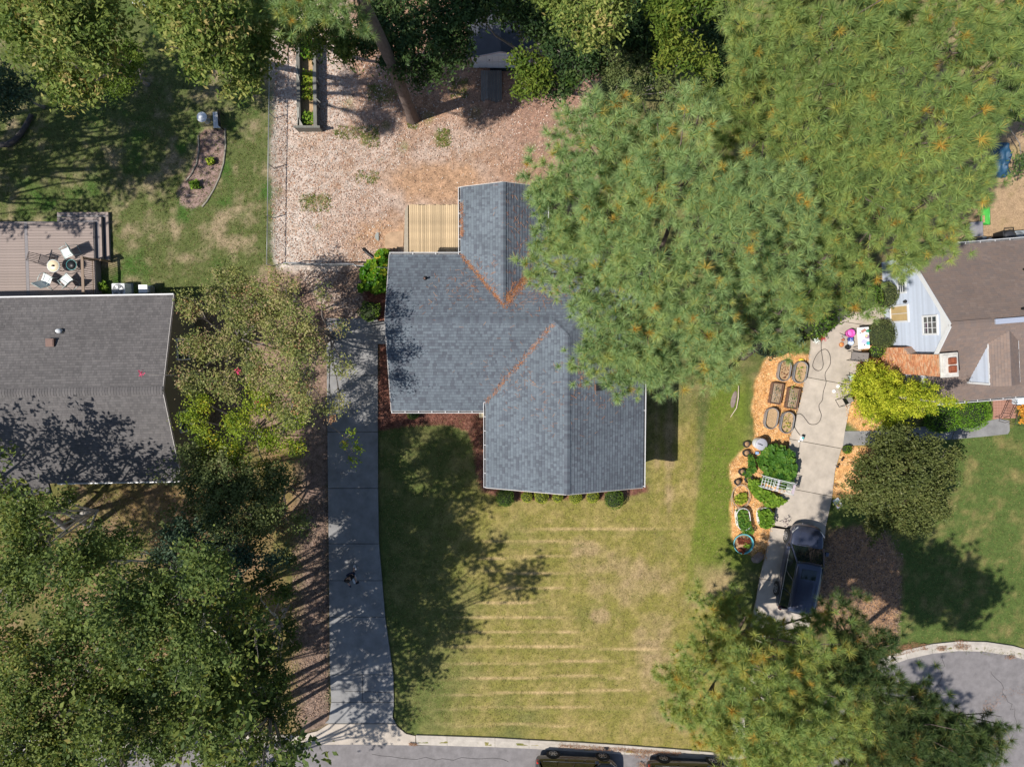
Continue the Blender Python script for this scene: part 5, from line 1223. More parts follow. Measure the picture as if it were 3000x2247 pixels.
def box_bed(px, py, deg, L, W, h, label):
    r = empty('box_raised_bed', P(px, py), R(deg), label, 'raised bed', 'brown box planters')
    for s in (-1,1):
        MB().box(s*W/2-.02,s*W/2+.02,-L/2,L/2,0,h).build('side_board', M['corten'], r); MB().box(-W/2+.022,W/2-.022,s*L/2-.02,s*L/2+.02,0,h-.003).build('end_board', M['corten'], r)
    MB().box(-W/2+.021,W/2-.021,-L/2+.021,L/2-.021,-.02,h*.55).build('soil', M['soil'], r)
    m = MB()
    for i in range(-2,3): m.tube([(i*W/6,-L/2+.03,h+.02),(i*W/6,L/2-.03,h+.02)], .006, 4)
    for i in range(-4,5): m.tube([(-W/2+.03,i*L/10,h+.024),(W/2-.03,i*L/10,h+.024)], .006, 4)
    m.build('netting_grid', M['galv'], r); return r
BB = [box_bed(2269,1152,-9,1.12,.58,.34,'brown box planter with wire grid, left one of the pair'),
      box_bed(2317,1166,-9,1.12,.60,.34,'brown box planter with seedlings, right one beside the driveway')]
# rain barrel
r = empty('rain_barrel', P(2219,1297), 0, 'white rain barrel with a grey lid beside the squash plants', 'barrel')
MB().lathe([(.30,0),(.315,.1),(.315,.55),(.30,.62)], n=28).build('barrel', M['whiteplastic'], r)
lid = MB().lathe([(.33,.60),(.335,.63),(.30,.66),(0,.645)], n=28, cap0=False).build('lid', M['greylid'], r)
MB().tube([(-.22,.06,.665),(-.05,0,.68),(.05,-.05,.665)], .02, 6).build('handle', M['blackmetal'], lid)
def fabric_pot(px, py, rad, h, label, soilc=None):
    r = empty('fabric_pot', P(px, py), random.uniform(0,3), label, 'plant pot', 'black fabric pots beside the lawn')
    MB().lathe([(rad*.9,0),(rad,h*.5),(rad*1.02,h),(rad*.88,h),(rad*.86,h*.6)], n=18, cap1=False, sx=1.08).build('pot', M['blackfabric'], r)
    MB().lathe([(0,h*.55),(rad*.86,h*.55),(rad*.84,h*.62),(0,h*.62)], n=18, sx=1.08).build('soil', mat('light_soil',(.36,.22,.12),.9,var=.3,scale=20), r); return r
fabric_pot(2184,1300,.17,.26,'black fabric pot on the grass, left of the rain barrel'); fabric_pot(2183,1326,.18,.28,'black fabric pot just below the one by the barrel')
fabric_pot(2170,1381,.17,.3,'black fabric pot holding a bushy tomato plant'); fabric_pot(2157,1410,.16,.3,'black fabric pot at the top of the bent branch ring'); fabric_pot(2190,1403,.2,.3,'black fabric pot behind the pale green herbs')
# wire obelisk / arch trellis
def arch():
    a = P(2216,1413,.6); b = P(2306,1436,1.15)
    r = empty('wire_plant_stand', P(2262,1412), R(-13), 'white wire shelving rack standing among the garden plants', 'rack')
    w_ = .62; L = 1.7
    m = MB()
    for y in (-w_/2, w_/2):
        m.tube([(-L/2,y,0),(-L/2,y,.75),(-L/2+.5,y,.95),(L/2-.35,y,1.1),(L/2,y,1.15)], .016, 6); m.tube([(L/2,y,0),(L/2,y,1.15)], .016, 6)
    m.build('side_frame', M['whitewire'], r)
    m = MB()
    for i in range(4): y = -w_/2+w_*(i+.5)/4; m.tube([(-L/2,y,.76),(-L/2+.55,y,.955)], .009, 5)
    for x, z in ((-L/2,.75),(-L/2+.14,.81),(-L/2+.28,.87),(-L/2+.42,.92),(-L/2+.55,.955),(-L/2+.62,.96)): m.tube([(x,-w_/2,z),(x,w_/2,z)], .013, 5)
    m.build('shelf_grid', M['whitewire'], r)
    m = MB()
    for i in range(4): y = -w_/2+w_*(i+.5)/4; m.tube([(-L/2+.62,y,.97),(L/2-.5,y,1.07)], .013, 5)
    m.build('long_bars', M['whitewire'], r)
    m = MB()
    for i in range(8): x = L/2-.46+i*.065; m.tube([(x,-w_/2,1.1),(x,w_/2,1.1)], .009, 5)
    for y in (-w_/2,0,w_/2): m.tube([(L/2-.48,y,1.11),(L/2,y,1.14)], .016, 5)
    m.build('end_grid', M['whitewire'], r)
    MB().box(-.1,.02,-w_/2+.03,w_/2-.03,.955,.975).build('grey_panel', M['greylid'], r)
    MB().box(L/2-.16,L/2-.02,-w_/2+.05,w_/2-.05,1.12,1.15).build('end_shelf', mat('mauve_shelf',(.45,.38,.42),.6), r)
arch()
# branch ring bed, white tubs, turquoise pool ring, boulder
r = empty('branch_ring', P(2168,1452), 0, 'ring of bent pale branches round the yellow leaved plants', 'plant ring')
m = MB()
for k, (rx, ry, h) in enumerate(((.50,.66,.22),(.47,.62,.16))):
    m.tube([(rx*math.cos(a)+random.uniform(-.015,.015),ry*math.sin(a)+random.uniform(-.015,.015),h+random.uniform(-.02,.02)) for a in np.linspace(0,2*math.pi,26,endpoint=False)], .016, 5, closed=True)
m.tube([(-.5,.2,.2),(-.58,-.1,.24),(-.53,-.45,.26),(-.47,-.9,.3)], .018, 5); m.build('hoop', mat('bent_branch',(.42,.33,.24),.8), r)
for a in (0,1.2,2.4,3.6,4.8): MB().tube([(.5*math.cos(a),.64*math.sin(a),0),(.5*math.cos(a),.64*math.sin(a),.24)], .012, 5).build('stake', MATS['bent_branch'], r)
wt = mat('white_tub', (.74,.74,.76), .4)
oval_bed(2172,1516,8,1.25,.72,.42,'white oval tub overflowing with feathery greens, left of two',wt,.8,False,'white oval tubs')
oval_bed(2236,1512,6,1.15,.78,.40,'white oval tub packed with bushy pepper plants, right of two',wt,.8,False,'white oval tubs')
r = empty('paddling_pool_planter', P(2175,1590), 0, 'turquoise paddling pool used as a round planter with red leaves', 'planter')
MB().lathe([(.52,0),(.56,.2),(.54,.24),(.50,.2),(.49,.05)], n=32, cap1=False).build('pool_wall', M['tealring'], r)
MB().tube([(.55*math.cos(a),.55*math.sin(a),.235) for a in np.linspace(0,2*math.pi,32,endpoint=False)], .022, 6, closed=True).build('rim', mat('rim_blue',(.16,.5,.56),.3), r)
MB().lathe([(0,.08),(.49,.08),(.49,.13),(0,.14)], n=24).build('soil', MATS['light_soil'], r)
def rock(px, py, s, label):
    bm = bmesh.new(); bmesh.ops.create_icosphere(bm, subdivisions=4, radius=1)
    for v in bm.verts:
        n = v.co.copy(); d = 1+.16*math.sin(n.x*3+1)*math.cos(n.y*2.6)+.1*math.sin(n.z*5+n.x*4)+.03*math.sin(n.x*13)*math.sin(n.y*11)
        v.co = Vector((n.x*s[0]*d, n.y*s[1]*d, max(n.z*s[2]*d, -.1)))
    me = bpy.data.meshes.new('boulder'); bm.to_mesh(me); bm.free()
    for f in me.polygons: f.use_smooth = True
    me.materials.append(M['rock']); o = bpy.data.objects.new('boulder', me); COL.objects.link(o); o.location = P(px, py); o.rotation_euler = (0,0,R(35)); return tag(o, label, 'boulder')
rock(2220,1632,(.42,.26,.30),'reddish grey boulder below the turquoise pool planter')

# hose, pump, little things on the drive
hp = [(2406,1003),(2406,1024),(2411,1060),(2411,1072),(2406,1083),(2395,1086),(2384,1079),(2381,1069),(2387,1050),(2399,1032),(2412,1024),(2423,1026),(2431,1040),(2433,1062),(2428,1076),(2419,1090),(2417,1104),(2420,1120),(2412,1148),(2409,1172),(2400,1185),(2400,1198),(2406,1216),(2401,1234),(2389,1243),(2372,1242),(2360,1228),(2352,1218),(2342,1212),(2330,1218),(2325,1230),(2327,1248),(2334,1262),(2344,1275)]
def spline(pts, n=6):
    out = []
    for i in range(len(pts)-1):
        p0 = pts[max(i-1,0)]; p1 = pts[i]; p2 = pts[i+1]; p3 = pts[min(i+2,len(pts)-1)]
        for k in range(n):
            t = k/n; out.append(tuple(.5*((2*p1[j])+(-p0[j]+p2[j])*t+(2*p0[j]-5*p1[j]+4*p2[j]-p3[j])*t*t+(-p0[j]+3*p1[j]-3*p2[j]+p3[j])*t**3) for j in range(2)))
    out.append(pts[-1]); return out
m = MB(); m.tube([P(a, b, .055) for a, b in spline(hp)], .016, 6); o = m.build('garden_hose', M['hose']); tag(o, 'dark garden hose looping along the right driveway', 'hose')
p = P(2346,1283); r = empty('hose_sprayer', p, R(-20), 'small white and teal sprayer at the lower end of the hose', 'sprayer')
MB().box(-.08,.09,-.14,.12,.04,.22).build('body', M['whiteplastic'], r, bevel=.03); MB().box(-.05,.06,-.02,.08,.222,.26).build('cap', M['teal'], r); MB().box(-.03,.1,.121,.2,.05,.18).build('nozzle', M['blackmetal'], r); MB().lathe([(0,0),(.05,0),(.05,.1),(0,.1)], (-.07,-.2,.03), 12).build('cup', M['whiteplastic'], r)
m = MB(); m.tube([P(2344,1293,.045), P(2341,1320,.045), P(2338,1345,.045), P(2337,1374,.045)], .008, 5); o = m.build('thin_cord', M['hose']); tag(o, 'thin dark cord running down the drive from the sprayer', 'cord')
for (px, py, lb) in ((2455,1132,'upper white ring plate on the right driveway'),(2443,1146,'lower white ring plate on the right driveway')):
    r = empty('ring_plate', P(px, py, .04), 0, lb, 'plate', 'white ring plates on the driveway'); MB().lathe([(0,0),(.08,0),(.10,.03),(.07,.02),(.05,.012),(0,.012)], n=20).build('plate', M['whiteplastic'], r); MB().lathe([(0,.013),(.035,.013),(.03,.03),(0,.03)], n=12).build('centre', M['greylid'], r)
r = empty('folding_table', P(2510,991), R(5), 'white folding table crowded with pots and craft things by the round shrub', 'table')
tw, tl = .62, 1.16
MB().box(-tw/2,tw/2,-tl/2,tl/2,.70,.74).build('table_top', M['whiteplastic'], r, bevel=.01)
for x in (-.26,.26):
    for y in (-.48,.48): MB().box(x-.015,x+.015,y-.015,y+.015,.03,.7).build('leg', M['galv'], r)
TT = P(2510,991); 
def on_table(name, dx, dy, mb, matl, label, cat):
    o = mb.build(name, matl); c, s = math.cos(R(5)), math.sin(R(5)); o.location = (TT.x+dx*c-dy*s, TT.y+dx*s+dy*c, .741); o.rotation_euler = (0,0,random.uniform(-.6,.6)); return tag(o, label, cat)
on_table('seed_tray', .02, .40, MB().box(-.14,.10,-.07,.07,0,.05), mat('reddish_tray',(.45,.22,.18),.6), 'reddish tray at the top end of the white folding table', 'tray')
on_table('green_watering_can', .2, .36, MB().lathe([(0,0),(.07,0),(.07,.14),(.04,.16),(0,.16)], n=14).tube([(.05,0,.05),(.15,.05,.16)], .012, 6), mat('dark_green_plastic',(.03,.25,.12),.4), 'green watering can on the top right of the folding table', 'watering can')
on_table('purple_box', .17, .05, MB().box(-.09,.09,-.08,.08,0,.07), mat('mauve_plastic',(.32,.22,.36),.5), 'mauve box in the middle of the folding table', 'box')
on_table('cream_box', .12, .1, MB().box(-.05,.05,-.05,.05,0,.09), mat('cream_card',(.75,.6,.3),.6), 'cream box beside the mauve box on the folding table', 'box')
on_table('teal_dish', .2, -.30, MB().lathe([(.03,0),(.09,.03),(.1,.05),(.085,.05),(.02,.015)], n=16), M['teal'], 'teal dish at the lower end of the folding table', 'dish')
on_table('paper_stack', .02, -.2, MB().box(-.15,.13,-.11,.11,0,.03), mat('violet_paper',(.5,.48,.66),.7), 'stack of pale violet papers on the folding table', 'papers')
on_table('grey_jar', -.2, .27, MB().lathe([(0,0),(.035,0),(.035,.08),(0,.08)], n=12), M['greylid'], 'small grey jar at the left edge of the folding table', 'jar')
on_table('dark_trowel', .05, -.33, MB().box(-.02,.02,-.1,.1,0,.02).box(-.035,.035,.1,.2,0,.015), M['blackmetal'], 'dark trowel lying on the lower end of the folding table', 'trowel')
def tub(px, py, rad, h, matl, name, label, cat, z=.035, rim=None, inner=None, sx=1.0):
    r = empty(name, P(px, py, z), 0, label, cat)
    MB().lathe([(rad*.8,0),(rad*.95,h*.7),(rad,h),(rad*.9,h),(rad*.82,h*.3),(0,h*.25)], n=24, sx=sx, cap1=False).build('bowl', matl, r)
    if inner: MB().lathe([(0,h*.45),(rad*.8,h*.45),(rad*.78,h*.55),(0,h*.55)], n=20, sx=sx).build('contents', inner, r)
    MB().tube([(rad*.96*sx*math.cos(a),rad*.96*math.sin(a),h) for a in np.linspace(0,2*math.pi,24,endpoint=False)], .012, 5, closed=True).build('rim', rim or matl, r)
    return r
tub(2484,977,.23,.35,M['pink'],'pink_tub','magenta tub tucked against the folding table','tub',inner=mat('pink_liner',(.7,.2,.55),.5))
tub(2487,994,.14,.22,M['bluebowl'],'blue_bowl','dark blue bowl below the magenta tub','bowl'); tub(2488,1004,.15,.2,M['palebowl'],'pale_blue_bowl','pale blue bowl at the foot of the folding table','bowl',inner=M['whiteplastic'])
tub(2480,1017,.14,.18,M['blackmetal'],'black_pan','round black pot at the corner of the folding table','pot',inner=M['dark'])
tub(2463,1010,.13,.09,M['terracotta'],'terracotta_saucer','terracotta saucer pot left of the black pot','saucer',inner=mat('orange_pot',(.6,.3,.1),.7))
tub(2467,986,.08,.12,M['greylid'],'small_grey_pot','tiny grey pot left of the magenta tub','pot',inner=M['soil']); tub(2467,996,.07,.12,M['terracotta'],'small_clay_pot','tiny clay pot beside the blue bowl','pot',inner=M['soil'])
m = MB(); m.tube([P(2460,976,.06), P(2476,983,.08)], .014, 6); o = m.build('dark_stick', M['blackmetal']); tag(o, 'short dark rod pointing at the magenta tub', 'rod')
sling_chair(2496,1044,.035,84,M['slinggrey'],M['blackmetal'],'grey folding chair below the craft table', None, .46)
sling_chair(2474,1170,.035,-60,M['slinggrey'],M['blackmetal'],'grey folding chair peeping out from the golden cypress', None, .4)
p = P(2495,1104,.035); o = MB().box(-.17,.17,-.13,.13,0,.24).build('plastic_bin', mat('frosted_bin',(.55,.72,.68),.35), bevel=.03); o.location = p; o.rotation_euler = (0,0,R(20)); tag(o, 'frosted teal plastic bin at the tip of the golden cypress', 'bin')
r = empty('yard_board', P(2453,1473), R(32), 'white framed board lying beside the driveway near the maple', 'board')
MB().box(-.17,.17,-.27,.27,.03,.06).build('board', M['white'], r)
MB().box(-.1,.1,-.02,.19,.061,.075).build('panel', mat('board_green',(.3,.42,.34),.6), r); MB().box(-.11,.06,-.2,-.06,.061,.078).build('panel', mat('board_red',(.5,.12,.1),.6), r); MB().tube([(-.17,-.27,.07),(.17,-.27,.07),(.17,.27,.07),(-.17,.27,.07)], .014, 5, closed=True).build('frame', M['whiteplastic'], r)
for px, py, lb in ((2459,1344,'black solar lamp in the wood chips, upper one'),(2446,1363,'black solar lamp in the wood chips, lower one')):
    r = empty('solar_lamp', P(px, py), 0, lb, 'garden lamp', 'black solar lamps beside the driveway'); MB().tube([(0,0,0),(0,0,.3)], .012, 6).build('stake', M['blackmetal'], r); MB().lathe([(.05,.3),(.08,.33),(.05,.38),(0,.39)], n=10).build('lamp_head', M['blackmetal'], r)
p = P(2347,1056,.0); o = MB().lathe([(0,0),(.11,0),(.13,.05),(.1,.11),(0,.12)], n=16, sx=1.2).build('yellow_toy', M['yellow']); o.location = p; tag(o, 'yellow plastic toy above the right oval bed', 'toy')
p = P(2216,1326); o = MB().box(-.09,.09,-.08,.08,0,.16).build('blue_box', mat('light_blue_box',(.25,.38,.6),.5), bevel=.02); o.location = p; tag(o, 'small light blue box under the rain barrel', 'box')
# patio bench and planter at the far right front door
r = empty('iron_patio_chair', P(2930,1196), R(-8), 'black iron glider frame on the brick patio by the front door', 'chair')
m = MB()
for s in (-.24,.24): m.tube([(s,.46,0),(s,.46,.9),(s,-.5,.55),(s,-.5,0)], .016, 6)
m.build('frame', M['darkbrown'], r)
for i in range(7): MB().tube([(-.24,.4-.13*i,.86-.045*i),(.24,.4-.13*i,.86-.045*i)], .010, 5).build('cross_bar', M['darkbrown'], r)
MB().tube([(-.3,-.5,.55),(-.3,-.7,.5),(.1,-.75,.45),(.35,-.6,.5)], .014, 6).build('arm_scroll', M['darkbrown'], r)
r = empty('iron_plant_rack', P(2975,1215), R(-12), 'black wire plant rack filled with orange autumn mums', 'plant rack')
m = MB()
for s in (-.26,.26): m.tube([(s,.55,0),(s,.55,.5),(s,-.55,.5),(s,-.55,0)], .014, 6)
for i in range(6): m.tube([(-.26,.5-.2*i,.5),(.26,.5-.2*i,.5)], .009, 5)
m.build('frame', M['darkbrown'], r)
p = P(2985,1163); o = MB().box(-.45,.28,-.4,.3,.02,.5).build('white_cooler', mat('pale_cooler',(.6,.68,.75),.4), bevel=.08); o.location = p; tag(o, 'pale blue white cushion box under the front gutter', 'storage box')
o = rock(2150,1170,(.16,.5,.06),'low weathered stump root in the grass under the drooping pine branch'); o.name = 'tree_stump_root'; o['category'] = 'stump'; o.rotation_euler=(0,0,R(-12))
m = MB(); m.tube([P(2164,1130,.08),P(2163,1165,.1),P(2158,1195,.06),P(2140,1222,.04)], [.03,.03,.025,.015], 6); o = m.build('fallen_branch', M['stick']); tag(o, 'curved fallen branch on the grass under the drooping pine', 'branch')

# ---------------------------------------------------------------- cars
def car(name, loc, deg, label, paint, L=4.7, W=1.88, H=1.68, wb=2.8, sunroof=False, rails=True, minivan=False):
    r = empty(name, loc, R(deg), label, 'car')
    w_ = W/2
    st = [(-.5,.70,.42,.62,.66),(-.492,.86,.30,.86,.92),(-.46,.95,.25,.98,1.03),(-.36,.99,.24,1.0,1.05),(-.15,1.0,.22,1.0,1.04),(.08,1.0,.22,.98,1.03),(.22,1.0,.22,.97,1.03),(.27,.99,.23,.95,1.04),(.35,.97,.24,.91,.99),(.42,.91,.26,.82,.91),(.465,.78,.30,.70,.80),(.487,.60,.34,.60,.69),(.50,.34,.40,.50,.56)]
    v = []; N = 11
    for sx, wf, z0, zb, zt in st:
        x = sx*L; ww = w_*wf
        prof = [(-ww*.86,z0),(-ww*.99,z0+.12),(-ww*1.0,(z0+zb)/2),(-ww*.955,zb),(-ww*.80,zt-.02),(0,zt+.02),(ww*.80,zt-.02),(ww*.955,zb),(ww*1.0,(z0+zb)/2),(ww*.99,z0+.12),(ww*.86,z0)]
        v += [(x, y, z) for y, z in prof]
    f = []
    for i in range(len(st)-1):
        for k in range(N): k2 = (k+1) % N; f.append((i*N+k, i*N+k2, (i+1)*N+k2, (i+1)*N+k))
    f.append(tuple(range(N))); f.append(tuple((len(st)-1)*N+k for k in range(N-1,-1,-1)))
    m = MB().add(v, f, True); b = m.build('body', paint, r, smooth=True)
    sb = b.modifiers.new('s', 'SUBSURF'); sb.levels = 2; sb.render_levels = 2
    xr, xf = -.475*L, .27*L; rr0, rf0 = -.43*L, .105*L
    zb = 1.0; zt = H-.03
    wl, wu = w_*.93, w_*.74
    def ring(x0, x1, ww, z, cur=.05): return [(x0,-ww,z),(x0-cur,0,z),(x0,ww,z),(x1,ww,z),(x1+cur*1.6,0,z),(x1,-ww,z)]
    lo = ring(xr, xf, wl, zb-.03); up = ring(rr0, rf0, wu, zt)
    # glass panels, each its own pane
    def pane(nm, idx, sh=.0):
        q = [Vector(lo[i]) for i in idx]+[Vector(up[i]) for i in idx[::-1]]
        nrm = (q[1]-q[0]).cross(q[-1]-q[0]).normalized()
        n = len(q); q2 = [p_-nrm*.02 for p_ in q]
        return MB().add(q+q2, [tuple(range(n)), tuple(range(2*n-1,n-1,-1))]+[(i,i+n,(i+1)%n+n,(i+1)%n) for i in range(n)]).build(nm, M['glassd'], r)
    pane('rear_window', [2,1,0]); pane('windshield', [5,4,3])
    for s in (-1, 1):
        q = [(xr,s*wl,zb-.03),(xf,s*wl,zb-.03),(rf0,s*wu,zt),(rr0,s*wu,zt)]
        q = [Vector(p_) for p_ in q]; cuts = [.03,.32,.60,.965]; 
        for a, c in zip(cuts, cuts[1:]):
            p0, p1 = q[0].lerp(q[1], a+.012), q[0].lerp(q[1], c-.012); p3, p2 = q[3].lerp(q[2], a+.012), q[3].lerp(q[2], c-.012)
            o_ = Vector((0,s*.012,0)); qq = [p0+o_, p1+o_, p2+o_, p3+o_, p0-o_, p1-o_, p2-o_, p3-o_]
            MB().add(qq, [(0,1,2,3),(7,6,5,4),(0,4,5,1),(1,5,6,2),(2,6,7,3),(3,7,4,0)]).build('side_window', M['glassd'], r)
        for t in (.0,.32,.60,1.0): MB().bar(q[0].lerp(q[1],t), q[3].lerp(q[2],t), .07 if t in (0,1.0) else .05, .05).build('pillar', paint, r)
    # roof: gently crowned panel
    v = []; f = []; nx, ny = 10, 8
    for i in range(nx+1):
        for j in range(ny+1):
            tx = i/nx; ty = j/ny*2-1; x = rr0-.1+(rf0+.06-rr0+.1)*tx+(.06*(1-ty*ty) if i == nx else 0)-(.05*(1-ty*ty) if i == 0 else 0)
            v.append((x, ty*(wu+.035), zt+.045-(ty**4)*.05-(tx-.45)**4*.5))
    for i in range(nx):
        for j in range(ny): a = i*(ny+1)+j; f.append((a, a+ny+1, a+ny+2, a+1))
    m = MB().add(v, f, True); rf = m.build('roof', paint, r); so = rf.modifiers.new('s', 'SOLIDIFY'); so.thickness = .05
    if sunroof: MB().box(rf0-.82,rf0-.28,-.40,.40,zt+.035,zt+.056).build('sunroof', M['glassd'], r, bevel=.01)
    if sunroof:
        m = MB()
        for i in range(6): y = -.5+.2*i; m.box(rr0+.1, rf0-1.0, y-.006, y+.006, zt+.03, zt+.052)
        m.build('roof_rib', paint, r)
    if rails:
        for s in (-1,1): MB().tube([(rr0+.1,s*(wu-.02),zt+.04),(rr0+.2,s*(wu-.02),zt+.09),(rf0-.3,s*(wu-.02),zt+.09),(rf0-.2,s*(wu-.02),zt+.04)], .018, 6).build('roof_rail', M['galv'], r)
    m = MB().box(-.24,.24,-.24,.24,-.24,.24)
    whz = .345
    tyre = None
    for sx in (-wb/2, wb/2):
        for s in (-1, 1):
            c = (sx+.06, s*(w_-.11), whz)
            def disc(prof, n=28):
                mm = MB(); vv = []; ff = []
                for rad, yy in prof:
                    for k in range(n): a = 2*math.pi*k/n; vv.append((c[0]+rad*math.cos(a), c[1]+s*yy, c[2]+rad*math.sin(a)))
                for i in range(len(prof)-1):
                    for k in range(n): k2 = (k+1) % n; ff.append((i*n+k, i*n+k2, (i+1)*n+k2, (i+1)*n+k))
                ff.append(tuple(range(n))); ff.append(tuple((len(prof)-1)*n+k for k in range(n-1,-1,-1)))
                return mm.add(vv, ff)
            arch_ = disc([(.40,-.08),(.40,.112)]).build('wheel_arch', M['dark'], r)
            wh = disc([(.30,-.12),(.345,-.08),(.345,.11),(.30,.135),(.235,.14)]).build('wheel', M['tyre'], r)
            sp = MB()
            for k in range(6):
                a = k*math.pi/3; ca, sa = math.cos(a), math.sin(a); y = c[1]+s*.150
                sp.bar((c[0]+ca*.03,y,c[2]+sa*.03), (c[0]+ca*.225,y,c[2]+sa*.225), .05, .03, up=(0,1,0))
            sp.tube([(c[0]+.228*math.cos(a),c[1]+s*.148,c[2]+.228*math.sin(a)) for a in np.linspace(0,2*math.pi,24,endpoint=False)], .014, 5, closed=True)
            sp.build('rim', M['rim'], wh)
    for s in (-1,1):
        MB().add([(.40*L,s*w_*.90,.74),(.445*L,s*w_*.80,.72),(.470*L,s*w_*.62,.70),(.455*L,s*w_*.62,.82),(.42*L,s*w_*.84,.875),(.385*L,s*w_*.92,.86)], [(0,1,2,3,4,5) if s < 0 else (5,4,3,2,1,0)]).build('headlight', M['lamp'], r)
        MB().box(-.493*L,-.465*L,s*w_*.80-.10*(s<0),s*w_*.80+.10*(s>0),.78,1.05).build('tail_light', M['redlight'], r, bevel=.015)
        mm = MB(); mm.box(.20*L,.245*L,s*(w_+.02)-.02,s*(w_+.02)+(.17*s if s>0 else .02) if s>0 else -(w_+.0),1.0,1.14) if s > 0 else mm.box(.20*L,.245*L,-(w_+.19),-(w_+.0),1.0,1.14)
        mm.bar((.225*L,s*w_*.92,1.0),(.225*L,s*(w_+.05),1.05),.06); mm.build('mirror', paint, r, bevel=.025)
        MB().tube([(-.42*L,s*w_*.945,zb-.015),(.25*L,s*w_*.945,zb-.025)], .014, 5).build('belt_trim', M['galv'], r)
        m3 = MB()
        for dx in (-.02,.2): m3.box((dx-.13)*L,(dx-.13)*L+.13,s*(w_+.005)-.012,s*(w_+.005)+.012,.84,.87)
        m3.build('door_handle', paint, r)
    m = MB(); m.tube([(.285*L,-.6*w_,1.045),(.275*L,.1,1.06)], .01, 5); m.tube([(.285*L,-.02,1.05),(.275*L,.62*w_,1.055)], .01, 5); m.build('wiper', M['blackmetal'], r)
    m = MB(); m.box(.478*L,.492*L,-.45,.45,.42,.6); m.build('grille', M['blackmetal'], r, bevel=.02)
    m = MB()
    for s in (-1,1): m.tube([(.30*L,s*.52*w_,1.035),(.40*L,s*.50*w_,.965),(.45*L,s*.42*w_,.88)], .008, 5)
    m.build('hood_crease', paint, r)
    MB().box(-.502*L,-.488*L,-.16,.16,.55,.66).build('number_plate', M['white'], r)
    return r
car('parked_minivan', P(2331,1652,.035), 80.5, 'dark blue grey minivan with a sunroof parked on the right driveway', M['cargrey'], L=4.85, W=1.95, H=1.74, wb=3.0, sunroof=True, rails=False)
car('parked_suv', Vector((3.62,-23.93,-.02)), -2.6, 'black parked SUV at the bottom edge, left of the two on the street', M['carblack'], L=4.65, W=1.86, H=1.68)
car('parked_suv', Vector((9.85,-24.2,-.02)), -2.6, 'black parked SUV half covered by pine branches, right of the two on the street', M['carblack'], L=4.65, W=1.86, H=1.68)

# ---------------------------------------------------------------- person
def skin_mesh(name, verts, edges, radii, matl, parent, root=0, sub=2):
    me = bpy.data.meshes.new(name+'_s'); me.from_pydata(verts, edges, []); o = bpy.data.objects.new(name+'_s', me); COL.objects.link(o)
    md = o.modifiers.new('k', 'SKIN'); md.use_smooth_shade = True
    sk = me.skin_vertices[0].data
    for i, rr in enumerate(radii): sk[i].radius = (rr, rr) if not hasattr(rr, '__len__') else rr; sk[i].use_root = (i == root)
    s2 = o.modifiers.new('s', 'SUBSURF'); s2.levels = sub; s2.render_levels = sub
    bpy.context.view_layer.update()
    dg = bpy.context.evaluated_depsgraph_get(); nm = bpy.data.meshes.new_from_object(o.evaluated_get(dg)); bpy.data.objects.remove(o)
    nm.materials.clear(); nm.materials.append(matl)
    for f in nm.polygons: f.use_smooth = True
    q = bpy.data.objects.new(name, nm); COL.objects.link(q); q.parent = parent; return q
